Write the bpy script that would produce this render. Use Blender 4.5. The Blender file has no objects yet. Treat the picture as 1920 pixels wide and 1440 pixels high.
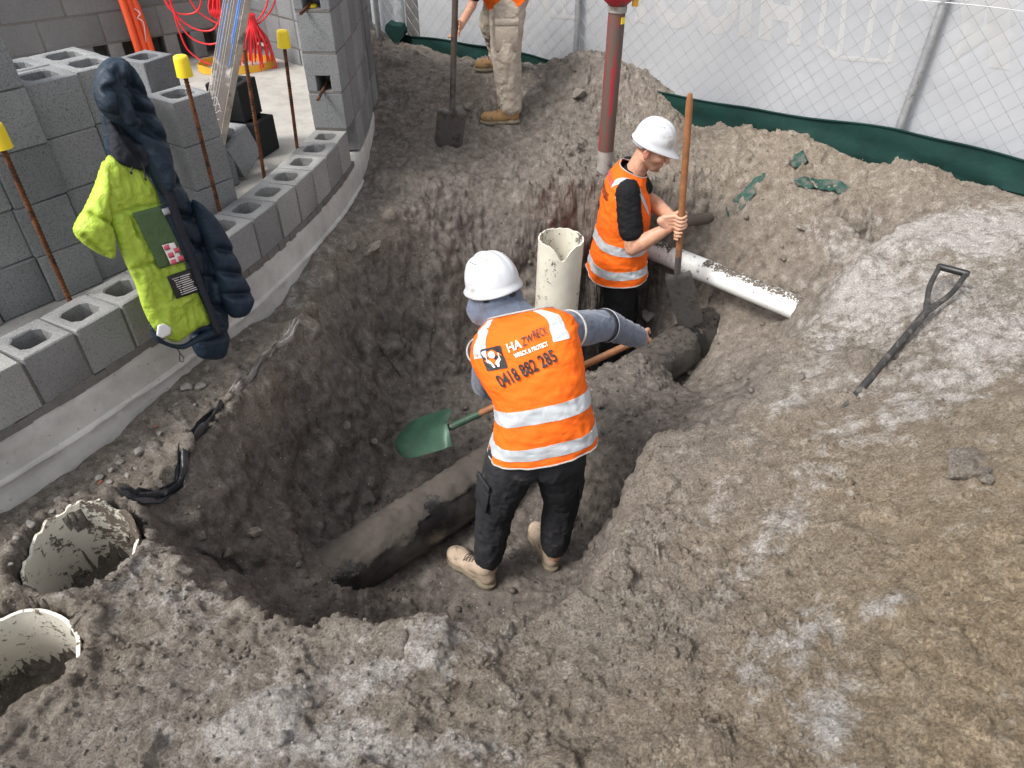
import bpy, bmesh, math, random
import numpy as np
from mathutils import Vector, Matrix, Quaternion
from mathutils.geometry import delaunay_2d_cdt

SC = bpy.context.scene
COL = SC.collection
rng = np.random.default_rng(7)
random.seed(7)

# ---------------------------------------------------------------- camera
CAM_H = 2.8
PITCH = 0.67124
ROLL = 0.00235
FPX = 1346.56
cam_d = bpy.data.cameras.new('camera')
cam_d.sensor_width = 36.0
cam_d.lens = 36.0 * FPX / 1920.0
cam_d.clip_start = 0.05
cam_d.clip_end = 400.0
cam = bpy.data.objects.new('camera', cam_d)
COL.objects.link(cam)
cam.location = (0, 0, CAM_H)
cam.rotation_euler = (Matrix.Rotation(math.pi/2 - PITCH, 3, 'X') @ Matrix.Rotation(-ROLL, 3, 'Z')).to_euler()
SC.camera = cam

# ---------------------------------------------------------------- sky, sun, exposure (bright overcast)
SUN_EL, SUN_AZ = math.radians(50), math.radians(-118)      # azimuth from +Y towards +X
w = bpy.data.worlds.new('World')
SC.world = w
w.use_nodes = True
nt = w.node_tree
bg = nt.nodes['Background']
sky = nt.nodes.new('ShaderNodeTexSky')
sky.sky_type = 'NISHITA'
sky.sun_disc = False
sky.sun_elevation = SUN_EL
sky.sun_rotation = SUN_AZ
sky.air_density = 1.0
sky.dust_density = 4.0
hsv = nt.nodes.new('ShaderNodeHueSaturation')
hsv.inputs['Saturation'].default_value = 0.22
nt.links.new(sky.outputs[0], hsv.inputs['Color'])
nt.links.new(hsv.outputs[0], bg.inputs['Color'])
bg.inputs['Strength'].default_value = 0.15
sun_d = bpy.data.lights.new('sun', 'SUN')
sun_d.energy = 1.5
sun_d.angle = math.radians(15)
sun_d.color = (1.0, 0.96, 0.9)
sun = bpy.data.objects.new('sun', sun_d)
COL.objects.link(sun)
sd = Vector((math.sin(SUN_AZ)*math.cos(SUN_EL), math.cos(SUN_AZ)*math.cos(SUN_EL), math.sin(SUN_EL)))
sun.rotation_euler = sd.to_track_quat('Z', 'Y').to_euler()
sun.location = sd*20
SC.view_settings.view_transform = 'Standard'
SC.view_settings.look = 'None'
SC.view_settings.gamma = 1.0
SC.view_settings.exposure = 0.82
SC.view_settings.use_curve_mapping = False

# ---------------------------------------------------------------- surveying: photo measurement -> place in the scene
def ray(px, py):
    x = (px-960)/FPX; y = (py-720)/FPX
    c, s = math.cos(ROLL), math.sin(ROLL)
    x, y = c*x - s*y, s*x + c*y
    return Vector((x, math.cos(PITCH) - y*math.sin(PITCH), -(math.sin(PITCH) + y*math.cos(PITCH))))
C0 = Vector((0, 0, CAM_H))
def PZ(px, py, z):
    d = ray(px, py); return C0 + d*((z-CAM_H)/d.z)
def PY(px, py, y):
    d = ray(px, py); return C0 + d*(y/d.y)
def PD(px, py, t):
    return C0 + ray(px, py)*t
def PP(px, py, p0, n):
    d = ray(px, py); p0 = Vector(p0); n = Vector(n)
    return C0 + d*((p0-C0).dot(n)/d.dot(n))

# ---------------------------------------------------------------- object helpers
def tag(o, label=None, cat=None, group=None, kind=None):
    if label: o['label'] = label
    if cat: o['category'] = cat
    if group: o['group'] = group
    if kind: o['kind'] = kind
    return o
def empty(name, loc, label=None, cat=None, group=None):
    o = bpy.data.objects.new(name, None)
    o.empty_display_size = 0.1
    COL.objects.link(o)
    o.location = loc
    return tag(o, label, cat, group)
def set_smooth(me, angle=None):
    me.polygons.foreach_set('use_smooth', np.ones(len(me.polygons), dtype=bool))
    if angle is not None:
        try: me.set_sharp_from_angle(angle=math.radians(angle))
        except Exception: pass
def link_obj(name, me, mat=None, parent=None):
    o = bpy.data.objects.new(name, me)
    COL.objects.link(o)
    if mat is not None:
        me.materials.clear(); me.materials.append(mat)
    if parent is not None:
        o.parent = parent
        # children are modelled in world space: cancel the parent's transform
        o.matrix_parent_inverse = Matrix.Translation(parent.location).inverted() if parent.type == 'EMPTY' else Matrix()
    return o
def np_mesh(name, V, F):
    me = bpy.data.meshes.new(name)
    me.from_pydata([tuple(v) for v in V], [], [tuple(f) for f in F])
    me.update()
    return me
def big_mesh(name, V, Q):
    """fast mesh from numpy arrays, Q (n,3) or (n,4)"""
    V = np.asarray(V, dtype=np.float32); Q = np.asarray(Q, dtype=np.int32)
    k = Q.shape[1]
    me = bpy.data.meshes.new(name)
    me.vertices.add(len(V)); me.vertices.foreach_set('co', V.ravel())
    me.loops.add(Q.size); me.loops.foreach_set('vertex_index', Q.ravel())
    me.polygons.add(len(Q))
    me.polygons.foreach_set('loop_start', np.arange(0, Q.size, k, dtype=np.int32))
    me.update(calc_edges=True)
    return me
def frame(axis, hint=(0, 0, 1)):
    a = Vector(axis).normalized(); h = Vector(hint)
    if abs(a.dot(h.normalized())) > 0.98: h = Vector((1, 0, 0)) if abs(a.x) < .9 else Vector((0, 1, 0))
    u = a.cross(h).normalized(); v = u.cross(a).normalized()
    return a, u, v

class MB:
    def __init__(s): s.V = []; s.F = []
    def add(s, V, F):
        o = len(s.V); s.V += [tuple(v) for v in V]; s.F += [tuple(i+o for i in f) for f in F]; return s
    def box(s, c, size, M=None, bev=0.0):
        c = Vector(c); hx, hy, hz = size[0]/2, size[1]/2, size[2]/2
        if bev <= 0:
            vs = [Vector((x*hx, y*hy, z*hz)) for z in (-1, 1) for y in (-1, 1) for x in (-1, 1)]
            fs = [(0,2,3,1),(4,5,7,6),(0,1,5,4),(2,6,7,3),(0,4,6,2),(1,3,7,5)]
        else:
            b = min(bev, hx*.9, hy*.9, hz*.9); vs = []; loops = []
            for z, ins in ((-hz, b), (-hz+b, 0), (hz-b, 0), (hz, b)):
                X, Y = hx-ins, hy-ins
                X1, Y1 = X-(b if ins == 0 else 0)*1.0, Y-(b if ins == 0 else 0)*1.0
                if ins: pts = [(-X,-Y+b*.0),(X,-Y),(X,Y),(-X,Y)]; pts = [(-X+.0*b,-Y),(X,-Y),(X,-Y),(X,Y),(X,Y),(-X,Y),(-X,Y),(-X,-Y)]
                else: pts = [(-X1,-Y),(X1,-Y),(X,-Y1),(X,Y1),(X1,Y),(-X1,Y),(-X,Y1),(-X,-Y1)]
                loops.append(len(vs)); vs += [Vector((p[0], p[1], z)) for p in pts]
            fs = []
            for a, bb in zip(loops[:-1], loops[1:]):
                for i in range(8):
                    j = (i+1) % 8; fs.append((a+i, a+j, bb+j, bb+i))
            fs.append(tuple(reversed(range(loops[0], loops[0]+8)))); fs.append(tuple(range(loops[-1], loops[-1]+8)))
        if M is not None: vs = [M @ v for v in vs]
        return s.add([v + c for v in vs], fs)
    def tube(s, path, rad, n=12, cap=True, hint=(0, 0, 1), closed=False):
        P = [Vector(p) for p in path]; m = len(P)
        R = rad if hasattr(rad, '__len__') else [rad]*m
        vs = []; fs = []; u_prev = None
        for i in range(m):
            if closed: t = P[(i+1) % m] - P[i-1]
            else: t = P[min(i+1, m-1)] - P[max(i-1, 0)]
            if t.length < 1e-9: t = Vector((0, 0, 1))
            t.normalize()
            if u_prev is None: a, u, v = frame(t, hint)
            else:
                u = u_prev - t*u_prev.dot(t)
                if u.length < 1e-6: a, u, v = frame(t, hint)
                u.normalize(); v = t.cross(u)
            u_prev = u
            if i == 0: v = t.cross(u)
            for k in range(n):
                a = 2*math.pi*k/n
                vs.append(P[i] + (u*math.cos(a) + v*math.sin(a))*R[i])
        rng_i = range(m) if closed else range(m-1)
        for i in rng_i:
            i2 = (i+1) % m
            for k in range(n):
                k2 = (k+1) % n
                fs.append((i*n+k, i*n+k2, i2*n+k2, i2*n+k))
        if cap and not closed:
            fs.append(tuple(reversed(range(n)))); fs.append(tuple(range((m-1)*n, m*n)))
        return s.add(vs, fs)
    def lathe(s, prof, origin, axis, n=24, hint=(0, 0, 1), cap0=False, cap1=False):
        a, u, v = frame(axis, hint); o = Vector(origin); vs = []; fs = []
        for (r, h) in prof:
            for k in range(n):
                t = 2*math.pi*k/n
                vs.append(o + a*h + (u*math.cos(t) + v*math.sin(t))*r)
        for i in range(len(prof)-1):
            for k in range(n):
                k2 = (k+1) % n
                fs.append((i*n+k, (i+1)*n+k, (i+1)*n+k2, i*n+k2))
        if cap0: fs.append(tuple(range(n)))
        if cap1: fs.append(tuple(reversed(range((len(prof)-1)*n, len(prof)*n))))
        return s.add(vs, fs)
    def mesh(s, name): 
        me = np_mesh(name, s.V, s.F)
        return me
    def build(s, name, mat, parent=None, smooth=None):
        me = s.mesh(name)
        bm = bmesh.new(); bm.from_mesh(me); bmesh.ops.remove_doubles(bm, verts=bm.verts, dist=1e-6)
        bmesh.ops.recalc_face_normals(bm, faces=bm.faces); bm.to_mesh(me); bm.free()
        if smooth is not None: set_smooth(me, smooth)
        return link_obj(name, me, mat, parent)

def catmull(pts, k=8, closed=False):
    P = [Vector(p) for p in pts]; out = []; n = len(P)
    segs = n if closed else n-1
    for i in range(segs):
        if closed: p0, p1, p2, p3 = P[i-1], P[i], P[(i+1) % n], P[(i+2) % n]
        else: p0, p1, p2, p3 = P[max(i-1, 0)], P[i], P[i+1], P[min(i+2, n-1)]
        for j in range(k):
            t = j/k
            out.append(0.5*((2*p1) + (p2-p0)*t + (2*p0-5*p1+4*p2-p3)*t*t + (3*p1-p0-3*p2+p3)*t**3))
    if not closed: out.append(P[-1])
    return out

# ---------------------------------------------------------------- numpy noise
def _h(ix, iy, iz, seed):
    h = (ix.astype(np.uint32)*np.uint32(374761393)) ^ (iy.astype(np.uint32)*np.uint32(668265263)) ^ (iz.astype(np.uint32)*np.uint32(2147483647 & 1274126177)) ^ np.uint32((seed*2654435761) & 0xffffffff)
    h = (h ^ (h >> np.uint32(13)))*np.uint32(1274126177)
    h = (h ^ (h >> np.uint32(16)))*np.uint32(2246822519)
    return h ^ (h >> np.uint32(15))
def perlin(P, seed=0):
    P = np.asarray(P, dtype=np.float32)
    i = np.floor(P).astype(np.int64); f = P - i
    u = f*f*f*(f*(f*6-15)+10)
    res = 0
    for dx in (0, 1):
        wx = u[:, 0] if dx else 1-u[:, 0]
        for dy in (0, 1):
            wy = u[:, 1] if dy else 1-u[:, 1]
            for dz in (0, 1):
                wz = u[:, 2] if dz else 1-u[:, 2]
                h = _h(i[:, 0]+dx, i[:, 1]+dy, i[:, 2]+dz, seed)
                gx = ((h & np.uint32(1023)).astype(np.float32)/511.5-1)
                gy = (((h >> np.uint32(10)) & np.uint32(1023)).astype(np.float32)/511.5-1)
                gz = (((h >> np.uint32(20)) & np.uint32(1023)).astype(np.float32)/511.5-1)
                res = res + wx*wy*wz*(gx*(f[:, 0]-dx) + gy*(f[:, 1]-dy) + gz*(f[:, 2]-dz))
    return res*1.4
def fbm(P, octaves=4, seed=0, gain=.5, lac=2.03, mode=''):
    P = np.asarray(P, dtype=np.float32); a = 1.; s = 0; tot = 0
    for o in range(octaves):
        n = perlin(P*(lac**o) + o*17.3, seed+o)
        if mode == 'b': n = np.abs(n)*2-.5
        elif mode == 'r': n = .5-np.abs(n)*2
        s = s + a*n; tot += a; a *= gain
    return s/tot
def worley(P, seed=0):
    P = np.asarray(P, dtype=np.float32); i = np.floor(P).astype(np.int64)
    best = np.full(len(P), 9., dtype=np.float32); rid = np.zeros(len(P), dtype=np.float32)
    for dx in (-1, 0, 1):
        for dy in (-1, 0, 1):
            for dz in (-1, 0, 1):
                c = i + np.array([dx, dy, dz]); h = _h(c[:, 0], c[:, 1], c[:, 2], seed)
                q = np.stack([(h & np.uint32(1023)), (h >> np.uint32(10)) & np.uint32(1023), (h >> np.uint32(20)) & np.uint32(1023)], 1).astype(np.float32)/1023.
                d = ((c + q - P)**2).sum(1); m = d < best
                best = np.where(m, d, best); rid = np.where(m, q[:, 0], rid)
    return np.sqrt(best), rid
def sstep(a, b, x):
    t = np.clip((x-a)/(b-a), 0, 1); return t*t*(3-2*t)
# ================================================================ materials
def new_mat(name):
    m = bpy.data.materials.new(name); m.use_nodes = True
    nt = m.node_tree; b = nt.nodes['Principled BSDF']
    return m, nt, b
def N(nt, typ, **kw):
    n = nt.nodes.new(typ)
    for k, v in kw.items():
        if k in n.inputs: n.inputs[k].default_value = v
        else: setattr(n, k, v)
    return n
def noise(nt, scale, detail=4, rough=.55, vec=None, dist=0.0):
    n = nt.nodes.new('ShaderNodeTexNoise'); n.inputs['Scale'].default_value = scale
    n.inputs['Detail'].default_value = detail; n.inputs['Roughness'].default_value = rough
    n.inputs['Distortion'].default_value = dist
    if vec is not None: nt.links.new(vec, n.inputs['Vector'])
    return n
def ramp(nt, src, stops):
    r = nt.nodes.new('ShaderNodeValToRGB'); e = r.color_ramp.elements
    e[0].position, e[0].color = stops[0][0], tuple(stops[0][1])+(1,)
    e[1].position, e[1].color = stops[-1][0], tuple(stops[-1][1])+(1,)
    for p, c in stops[1:-1]:
        x = e.new(p); x.color = tuple(c)+(1,)
    nt.links.new(src, r.inputs['Fac']); return r
def mixc(nt, fac, a, b, mode='MIX'):
    m = nt.nodes.new('ShaderNodeMix'); m.data_type = 'RGBA'; m.blend_type = mode
    for sock, v in ((m.inputs[0], fac), (m.inputs[6], a), (m.inputs[7], b)):
        if hasattr(v, 'links'): nt.links.new(v, sock)
        elif isinstance(v, (int, float)): sock.default_value = v
        else: sock.default_value = tuple(v)+(1,)
    return m.outputs[2]
def math_n(nt, op, a, b=0.0, clamp=False):
    m = nt.nodes.new('ShaderNodeMath'); m.operation = op; m.use_clamp = clamp
    for sock, v in ((m.inputs[0], a), (m.inputs[1], b)):
        if hasattr(v, 'links'): nt.links.new(v, sock)
        else: sock.default_value = v
    return m.outputs[0]
def bump(nt, b, h, strength, dist, prev=None):
    n = nt.nodes.new('ShaderNodeBump'); n.inputs['Strength'].default_value = strength
    n.inputs['Distance'].default_value = dist
    nt.links.new(h, n.inputs['Height'])
    if prev is not None: nt.links.new(prev, n.inputs['Normal'])
    if b is not None: nt.links.new(n.outputs[0], b.inputs['Normal'])
    return n.outputs[0]
def obco(nt):
    return nt.nodes.new('ShaderNodeTexCoord').outputs['Object']
def geopos(nt):
    return nt.nodes.new('ShaderNodeNewGeometry').outputs['Position']

def mat_simple(name, col, rough=.6, var=.12, vscale=8, bscale=60, bstr=.25, bdist=.002, metal=0., spec=.5, dirt=None, dirt_amt=.0, dscale=6):
    m, nt, b = new_mat(name); co = geopos(nt)
    n = noise(nt, vscale, 5, .6, co)
    lo = tuple(max(0, c*(1-var)) for c in col); hi = tuple(min(1, c*(1+var)) for c in col)
    c = ramp(nt, n.outputs[0], [(.3, lo), (.7, hi)]).outputs[0]
    if dirt is not None:
        d = noise(nt, dscale, 8, .72, co); f = ramp(nt, d.outputs[0], [(.62-dirt_amt*.35, (0,0,0)), (.70-dirt_amt*.3, (1,1,1))]).outputs[0]
        c = mixc(nt, f, c, dirt)
    nt.links.new(c, b.inputs['Base Color'])
    b.inputs['Roughness'].default_value = rough; b.inputs['Metallic'].default_value = metal
    b.inputs['Specular IOR Level'].default_value = spec
    if bstr > 0:
        n2 = noise(nt, bscale, 4, .6, co); bump(nt, b, n2.outputs[0], bstr, bdist)
    return m

def mat_soil(name, crumb=False):
    m, nt, b = new_mat(name); co = geopos(nt)
    at = nt.nodes.new('ShaderNodeAttribute'); at.attribute_name = 'soil'
    sp = nt.nodes.new('ShaderNodeSeparateColor'); nt.links.new(at.outputs['Color'], sp.inputs[0])
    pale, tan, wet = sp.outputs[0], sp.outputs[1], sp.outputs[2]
    n1 = noise(nt, 3.1, 8, .62, co); n2 = noise(nt, 19, 8, .68, co); n3 = noise(nt, 120, 5, .75, co); n4 = noise(nt, 7.3, 10, .75, co, .4)
    base = ramp(nt, n2.outputs[0], [(.34, (.275, .240, .205)), (.5, (.365, .324, .282)), (.66, (.465, .420, .370))]).outputs[0]
    tanc = ramp(nt, n2.outputs[0], [(.34, (.345, .268, .180)), (.5, (.460, .365, .255)), (.66, (.575, .475, .350))]).outputs[0]
    tf = math_n(nt, 'ADD', tan, math_n(nt, 'MULTIPLY', math_n(nt, 'SUBTRACT', n1.outputs[0], .5), .9), True)
    c = mixc(nt, tf, base, tanc)
    palec = ramp(nt, n2.outputs[0], [(.34, (.48, .44, .41)), (.5, (.64, .60, .565)), (.66, (.78, .74, .71))]).outputs[0]
    pf = math_n(nt, 'ADD', pale, math_n(nt, 'MULTIPLY', math_n(nt, 'SUBTRACT', n4.outputs[0], .5), 2.3))
    pf = math_n(nt, 'ADD', pf, math_n(nt, 'MULTIPLY', math_n(nt, 'SUBTRACT', n2.outputs[0], .5), 1.9))
    pf = math_n(nt, 'MULTIPLY', math_n(nt, 'SUBTRACT', pf, .40), 1.8, True)
    c = mixc(nt, pf, c, palec)
    wet_shade_c = ramp(nt, n2.outputs[0], [(.34, (.086, .075, .066)), (.5, (.148, .130, .115)), (.66, (.222, .197, .176))]).outputs[0]  # damp soil colour, also used for the painted shade in hollows
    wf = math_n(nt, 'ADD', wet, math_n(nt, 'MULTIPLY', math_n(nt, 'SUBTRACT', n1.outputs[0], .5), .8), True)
    c = mixc(nt, wf, c, wet_shade_c)
    g = ramp(nt, n3.outputs[0], [(.36, (.50, .49, .48)), (.5, (.97, .97, .97)), (.64, (1.42, 1.40, 1.38))]).outputs[0]
    gf = math_n(nt, 'SUBTRACT', .8, math_n(nt, 'MULTIPLY', wf, .45))
    c = mixc(nt, gf, c, g, 'MULTIPLY')
    v = nt.nodes.new('ShaderNodeTexVoronoi'); v.inputs['Scale'].default_value = 75; nt.links.new(co, v.inputs['Vector'])
    # tiny pale shell and lime grains
    sepc = nt.nodes.new('ShaderNodeSeparateColor'); nt.links.new(v.outputs['Color'], sepc.inputs[0])
    spot = math_n(nt, 'MULTIPLY', math_n(nt, 'GREATER_THAN', sepc.outputs[0], .962), math_n(nt, 'LESS_THAN', v.outputs['Distance'], .24))
    c = mixc(nt, math_n(nt, 'MULTIPLY', spot, .55), c, (.62, .58, .54))
    nt.links.new(c, b.inputs['Base Color'])
    b.inputs['Roughness'].default_value = .95; b.inputs['Specular IOR Level'].default_value = .15
    dry = math_n(nt, 'SUBTRACT', 1.0, math_n(nt, 'MULTIPLY', wf, .62))
    hb = bump(nt, None, n2.outputs[0], .5, .016)
    hb = bump(nt, None, math_n(nt, 'MULTIPLY', noise(nt, 60, 6, .72, co).outputs[0], dry), .8, .014, hb)
    bump(nt, b, math_n(nt, 'MULTIPLY', n3.outputs[0], dry), .85, .009, hb)
    return m

def mat_block(name, col, speck=.5):
    m, nt, b = new_mat(name); co = geopos(nt)
    n1 = noise(nt, 2.2, 5, .6, co); n2 = noise(nt, 170, 3, .7, co); oi = nt.nodes.new('ShaderNodeObjectInfo')
    c = ramp(nt, n1.outputs[0], [(.3, tuple(x*.80 for x in col)), (.7, tuple(x*1.15 for x in col))]).outputs[0]
    g = ramp(nt, n2.outputs[0], [(.34, (1-speck,)*3), (.46, (1, 1, 1)), (.7, (1+speck*.5,)*3)]).outputs[0]
    c = mixc(nt, .9, c, g, 'MULTIPLY')
    rv = ramp(nt, oi.outputs['Random'], [(0, (.80, .80, .82)), (1, (1.12, 1.11, 1.08))]).outputs[0]
    c = mixc(nt, 1.0, c, rv, 'MULTIPLY')
    st = ramp(nt, noise(nt, 5, 7, .7, co).outputs[0], [(.60, (0, 0, 0)), (.78, (1, 1, 1))]).outputs[0]
    c = mixc(nt, math_n(nt, 'MULTIPLY', st, .4), c, tuple(x*1.6 for x in col))
    nt.links.new(c, b.inputs['Base Color']); b.inputs['Roughness'].default_value = .95; b.inputs['Specular IOR Level'].default_value = .2
    bump(nt, b, n2.outputs[0], .8, .004)
    return m

def mat_concrete(name, col, stain=.5):
    m, nt, b = new_mat(name); co = geopos(nt)
    n1 = noise(nt, 1.7, 8, .66, co); n2 = noise(nt, 9, 8, .7, co); n3 = noise(nt, 120, 3, .6, co)
    c = ramp(nt, n1.outputs[0], [(.3, tuple(x*(1-stain*.5) for x in col)), (.55, col), (.75, tuple(min(1, x*(1+stain*.4)) for x in col))]).outputs[0]
    g = ramp(nt, n2.outputs[0], [(.3, (.72, .71, .70)), (.5, (1, 1, 1)), (.75, (1.2, 1.2, 1.2))]).outputs[0]
    c = mixc(nt, .7, c, g, 'MULTIPLY')
    v = nt.nodes.new('ShaderNodeTexVoronoi'); v.inputs['Scale'].default_value = 26; nt.links.new(co, v.inputs['Vector'])
    hole = math_n(nt, 'LESS_THAN', v.outputs['Distance'], .10)
    c = mixc(nt, math_n(nt, 'MULTIPLY', hole, .6), c, tuple(x*.35 for x in col))
    nt.links.new(c, b.inputs['Base Color']); b.inputs['Roughness'].default_value = .9; b.inputs['Specular IOR Level'].default_value = .25
    h = bump(nt, None, n2.outputs[0], .3, .006)
    bump(nt, b, n3.outputs[0], .35, .002, h)
    return m

def mat_cloth(name, col, rough=.85, fold=22, fstr=.5, var=.1, dust=None, dust_amt=0., sheen=.0, weave=900):
    m, nt, b = new_mat(name); co = geopos(nt)
    n1 = noise(nt, 5, 5, .6, co); n2 = noise(nt, fold, 3, .55, co, .8); n3 = noise(nt, weave, 2, .5, co)
    c = ramp(nt, n1.outputs[0], [(.3, tuple(x*(1-var) for x in col)), (.7, tuple(min(1, x*(1+var)) for x in col))]).outputs[0]
    if dust is not None:
        d = noise(nt, 14, 9, .75, co, .3); f = ramp(nt, d.outputs[0], [(.60-dust_amt*.3, (0,)*3), (.76-dust_amt*.3, (1,)*3)]).outputs[0]
        c = mixc(nt, math_n(nt, 'MULTIPLY', f, .7), c, dust)
    nt.links.new(c, b.inputs['Base Color']); b.inputs['Roughness'].default_value = rough; b.inputs['Specular IOR Level'].default_value = .25
    b.inputs['Sheen Weight'].default_value = sheen
    h = bump(nt, None, n2.outputs[0], fstr, .012)
    bump(nt, b, n3.outputs[0], .2, .001, h)
    return m

M = {}
M['soil'] = mat_soil('soil')
M['block'] = mat_block('block_grey', (.235, .243, .250), .5)
M['block_dark'] = mat_block('block_charcoal', (.020, .021, .022), .3)
M['block_pale'] = mat_block('block_pale', (.30, .30, .295), .4)
M['block_rear'] = mat_block('block_smoky', (.205, .203, .20), .35)
M['footing'] = mat_concrete('footing_concrete', (.52, .51, .48), .4)
M['slab'] = mat_concrete('slab_concrete', (.40, .385, .355), .35)
M['mortar'] = mat_concrete('mortar', (.17, .16, .15), .4)
M['hard_white'] = mat_simple('helmet_white', (.58, .59, .615), .36, .04, 14, 30, .05, .002, 0, .5, (.40, .37, .33), .13, 11)
M['hard_grey'] = mat_simple('band_grey', (.33, .35, .38), .5, .1, 20)
M['black_plastic'] = mat_simple('black_plastic', (.012, .012, .013), .42, .2, 20, 90, .2, .001)
M['orange'] = mat_cloth('orange_vest', (.86, .140, .010), .8, 9, 1.0, .10, (.55, .13, .03), .10, weave=1400)
M['tape'] = mat_cloth('reflective_tape', (.46, .485, .51), .5, 16, .5, .08, weave=700)
M['piping'] = mat_cloth('grey_piping', (.40, .39, .38), .7)
M['hoodie'] = mat_cloth('blue_grey_fleece', (.115, .135, .185), .95, 17, .6, .15, sheen=.25)
M['black_cloth'] = mat_cloth('black_cotton', (.010, .010, .012), .9, 18, .7, .2, (.09, .08, .07), .05)
M['charcoal_cloth'] = mat_cloth('charcoal_drill', (.026, .026, .030), .9, 14, .8, .2, (.13, .115, .10), .08)
M['khaki_cloth'] = mat_cloth('khaki_drill', (.42, .365, .30), .9, 16, .8, .12, (.22, .19, .16), .12)
M['boot_pale'] = mat_simple('pale_suede', (.47, .37, .28), .9, .15, 14, 45, .4, .004, 0, .2, (.15, .12, .095), .22, 16)
M['boot_tan'] = mat_simple('tan_suede', (.30, .185, .085), .85, .2, 14, 45, .4, .004, 0, .2, (.12, .10, .08), .2, 14)
M['sole'] = mat_simple('boot_sole', (.20, .17, .12), .8, .25, 20, 60, .3, .002, 0, .3, (.05, .045, .04), .25, 14)
M['skin'] = None
M['lime'] = mat_cloth('lime_nylon', (.38, .51, .060), .45, 20, 1.0, .08, weave=500)
M['navy'] = mat_cloth('navy_nylon', (.016, .028, .045), .5, 26, .5, .18, weave=500)
M['navy_knit'] = mat_cloth('dark_knit', (.022, .024, .032), .8, 30, .6, .15)
M['mesh_pocket'] = mat_cloth('green_mesh', (.075, .125, .055), .6, 30, .5, .1)
M['red_paint'] = mat_simple('worn_red_paint', (.40, .022, .035), .5, .3, 10, 40, .3, .003, 0, .5, (.085, .065, .052), .34, 8)
def mat_prop():
    m, nt, b = new_mat('worn_red_prop'); co = geopos(nt)
    mp = nt.nodes.new('ShaderNodeMapping'); mp.inputs['Scale'].default_value = (26, 26, 2.6); nt.links.new(co, mp.inputs['Vector'])
    n1 = noise(nt, 1.0, 8, .7, mp.outputs[0]); n2 = noise(nt, 60, 6, .7, co); n3 = noise(nt, 3.0, 3, .5, co)
    f = math_n(nt, 'ADD', n1.outputs[0], math_n(nt, 'MULTIPLY', math_n(nt, 'SUBTRACT', n3.outputs[0], .5), .5))
    fr = ramp(nt, f, [(.53, (0,)*3), (.60, (1,)*3)]).outputs[0]
    c = mixc(nt, fr, (.110, .075, .060), (.30, .022, .034))
    sp_ = ramp(nt, n2.outputs[0], [(.68, (0,)*3), (.72, (1,)*3)]).outputs[0]
    c = mixc(nt, math_n(nt, 'MULTIPLY', sp_, .6), c, (.42, .36, .30))
    nt.links.new(c, b.inputs['Base Color']); b.inputs['Roughness'].default_value = .6
    bump(nt, b, n1.outputs[0], .3, .003); return m
M['red_prop'] = mat_prop()
M['grey_paint'] = mat_simple('dusty_grey_paint', (.30, .28, .26), .8, .2, 16, 60, .3, .002, 0, .3, (.12, .10, .085), .3, 9)
M['galv'] = mat_simple('galvanised', (.36, .37, .38), .5, .2, 30, 120, .25, .001, .55, .5, (.14, .12, .10), .12, 25)
M['rust'] = mat_simple('rusty_steel', (.135, .052, .022), .85, .45, 30, 200, .5, .001, .2, .4, (.045, .022, .014), .3, 20)
M['yellow'] = mat_simple('yellow_plastic', (.85, .62, .02), .45, .06, 12, 60, .1, .001)
M['yellow_band'] = mat_simple('ochre_strap', (.72, .38, .03), .6, .15, 12)
M['orange_pipe'] = mat_simple('orange_conduit', (.80, .095, .025), .45, .12, 10, 40, .15, .002, 0, .5, (.24, .21, .18), .04, 5)
M['red_cable'] = mat_simple('red_cable', (.72, .022, .03), .4, .1, 10)
M['pvc'] = mat_simple('white_pvc', (.78, .80, .78), .38, .04, 6, 60, .1, .001, 0, .5, (.10, .085, .07), .17, 26)
M['pvc_cream'] = mat_simple('cream_pvc', (.74, .70, .58), .45, .12, 5, 40, .15, .002, 0, .4, (.17, .14, .11), .12, 17)
M['black_pipe'] = mat_simple('tarred_pipe', (.020, .019, .019), .34, .4, 6, 25, .3, .004, 0, .5, (.105, .088, .074), .30, 7)
M['clay_pipe'] = mat_simple('soiled_clay_pipe', (.12, .10, .085), .8, .25, 9, 40, .5, .006, 0, .2, (.07, .057, .048), .3, 9)
M['wood_handle'] = mat_simple('timber_handle', (.27, .115, .048), .55, .25, 22, 90, .3, .001, 0, .4, (.14, .11, .085), .15, 14)
M['wood_dusty'] = mat_simple('weathered_handle', (.085, .066, .055), .75, .3, 22, 90, .3, .001, 0, .3, (.20, .17, .14), .08, 12)
M['green_steel'] = mat_simple('green_blade', (.042, .105, .068), .42, .25, 12, 60, .25, .002, .2, .5, (.11, .105, .085), .16, 10)
M['worn_steel'] = mat_simple('worn_blade', (.12, .112, .108), .48, .35, 12, 60, .3, .002, .45, .5, (.062, .053, .046), .35, 12)
M['black_steel'] = mat_simple('black_shaft', (.030, .029, .028), .45, .3, 14, 60, .2, .001, .1, .5, (.11, .10, .09), .30, 16)
M['shade_cloth'] = mat_cloth('green_shade_cloth', (.005, .030, .025), .8, 9, .6, .25, (.011, .055, .045), .10, weave=300)
M['green_scrap'] = mat_cloth('green_scrap', (.018, .062, .050), .7, 18, .8, .25, (.16, .14, .12), .45)
M['membrane'] = mat_simple('black_membrane', (.022, .023, .027), .33, .3, 8, 30, .6, .006, 0, .5, (.16, .14, .12), .12, 9)
M['stone'] = mat_simple('grey_stone', (.24, .225, .205), .95, .25, 10, 55, .6, .006, 0, .2)
M['clod'] = mat_simple('soil_clod', (.20, .165, .130), .97, .35, 22, 70, .9, .008, 0, .1)
M['pale_stone'] = mat_simple('buff_stone', (.27, .225, .155), .95, .25, 12, 55, .6, .006, 0, .2)
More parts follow.
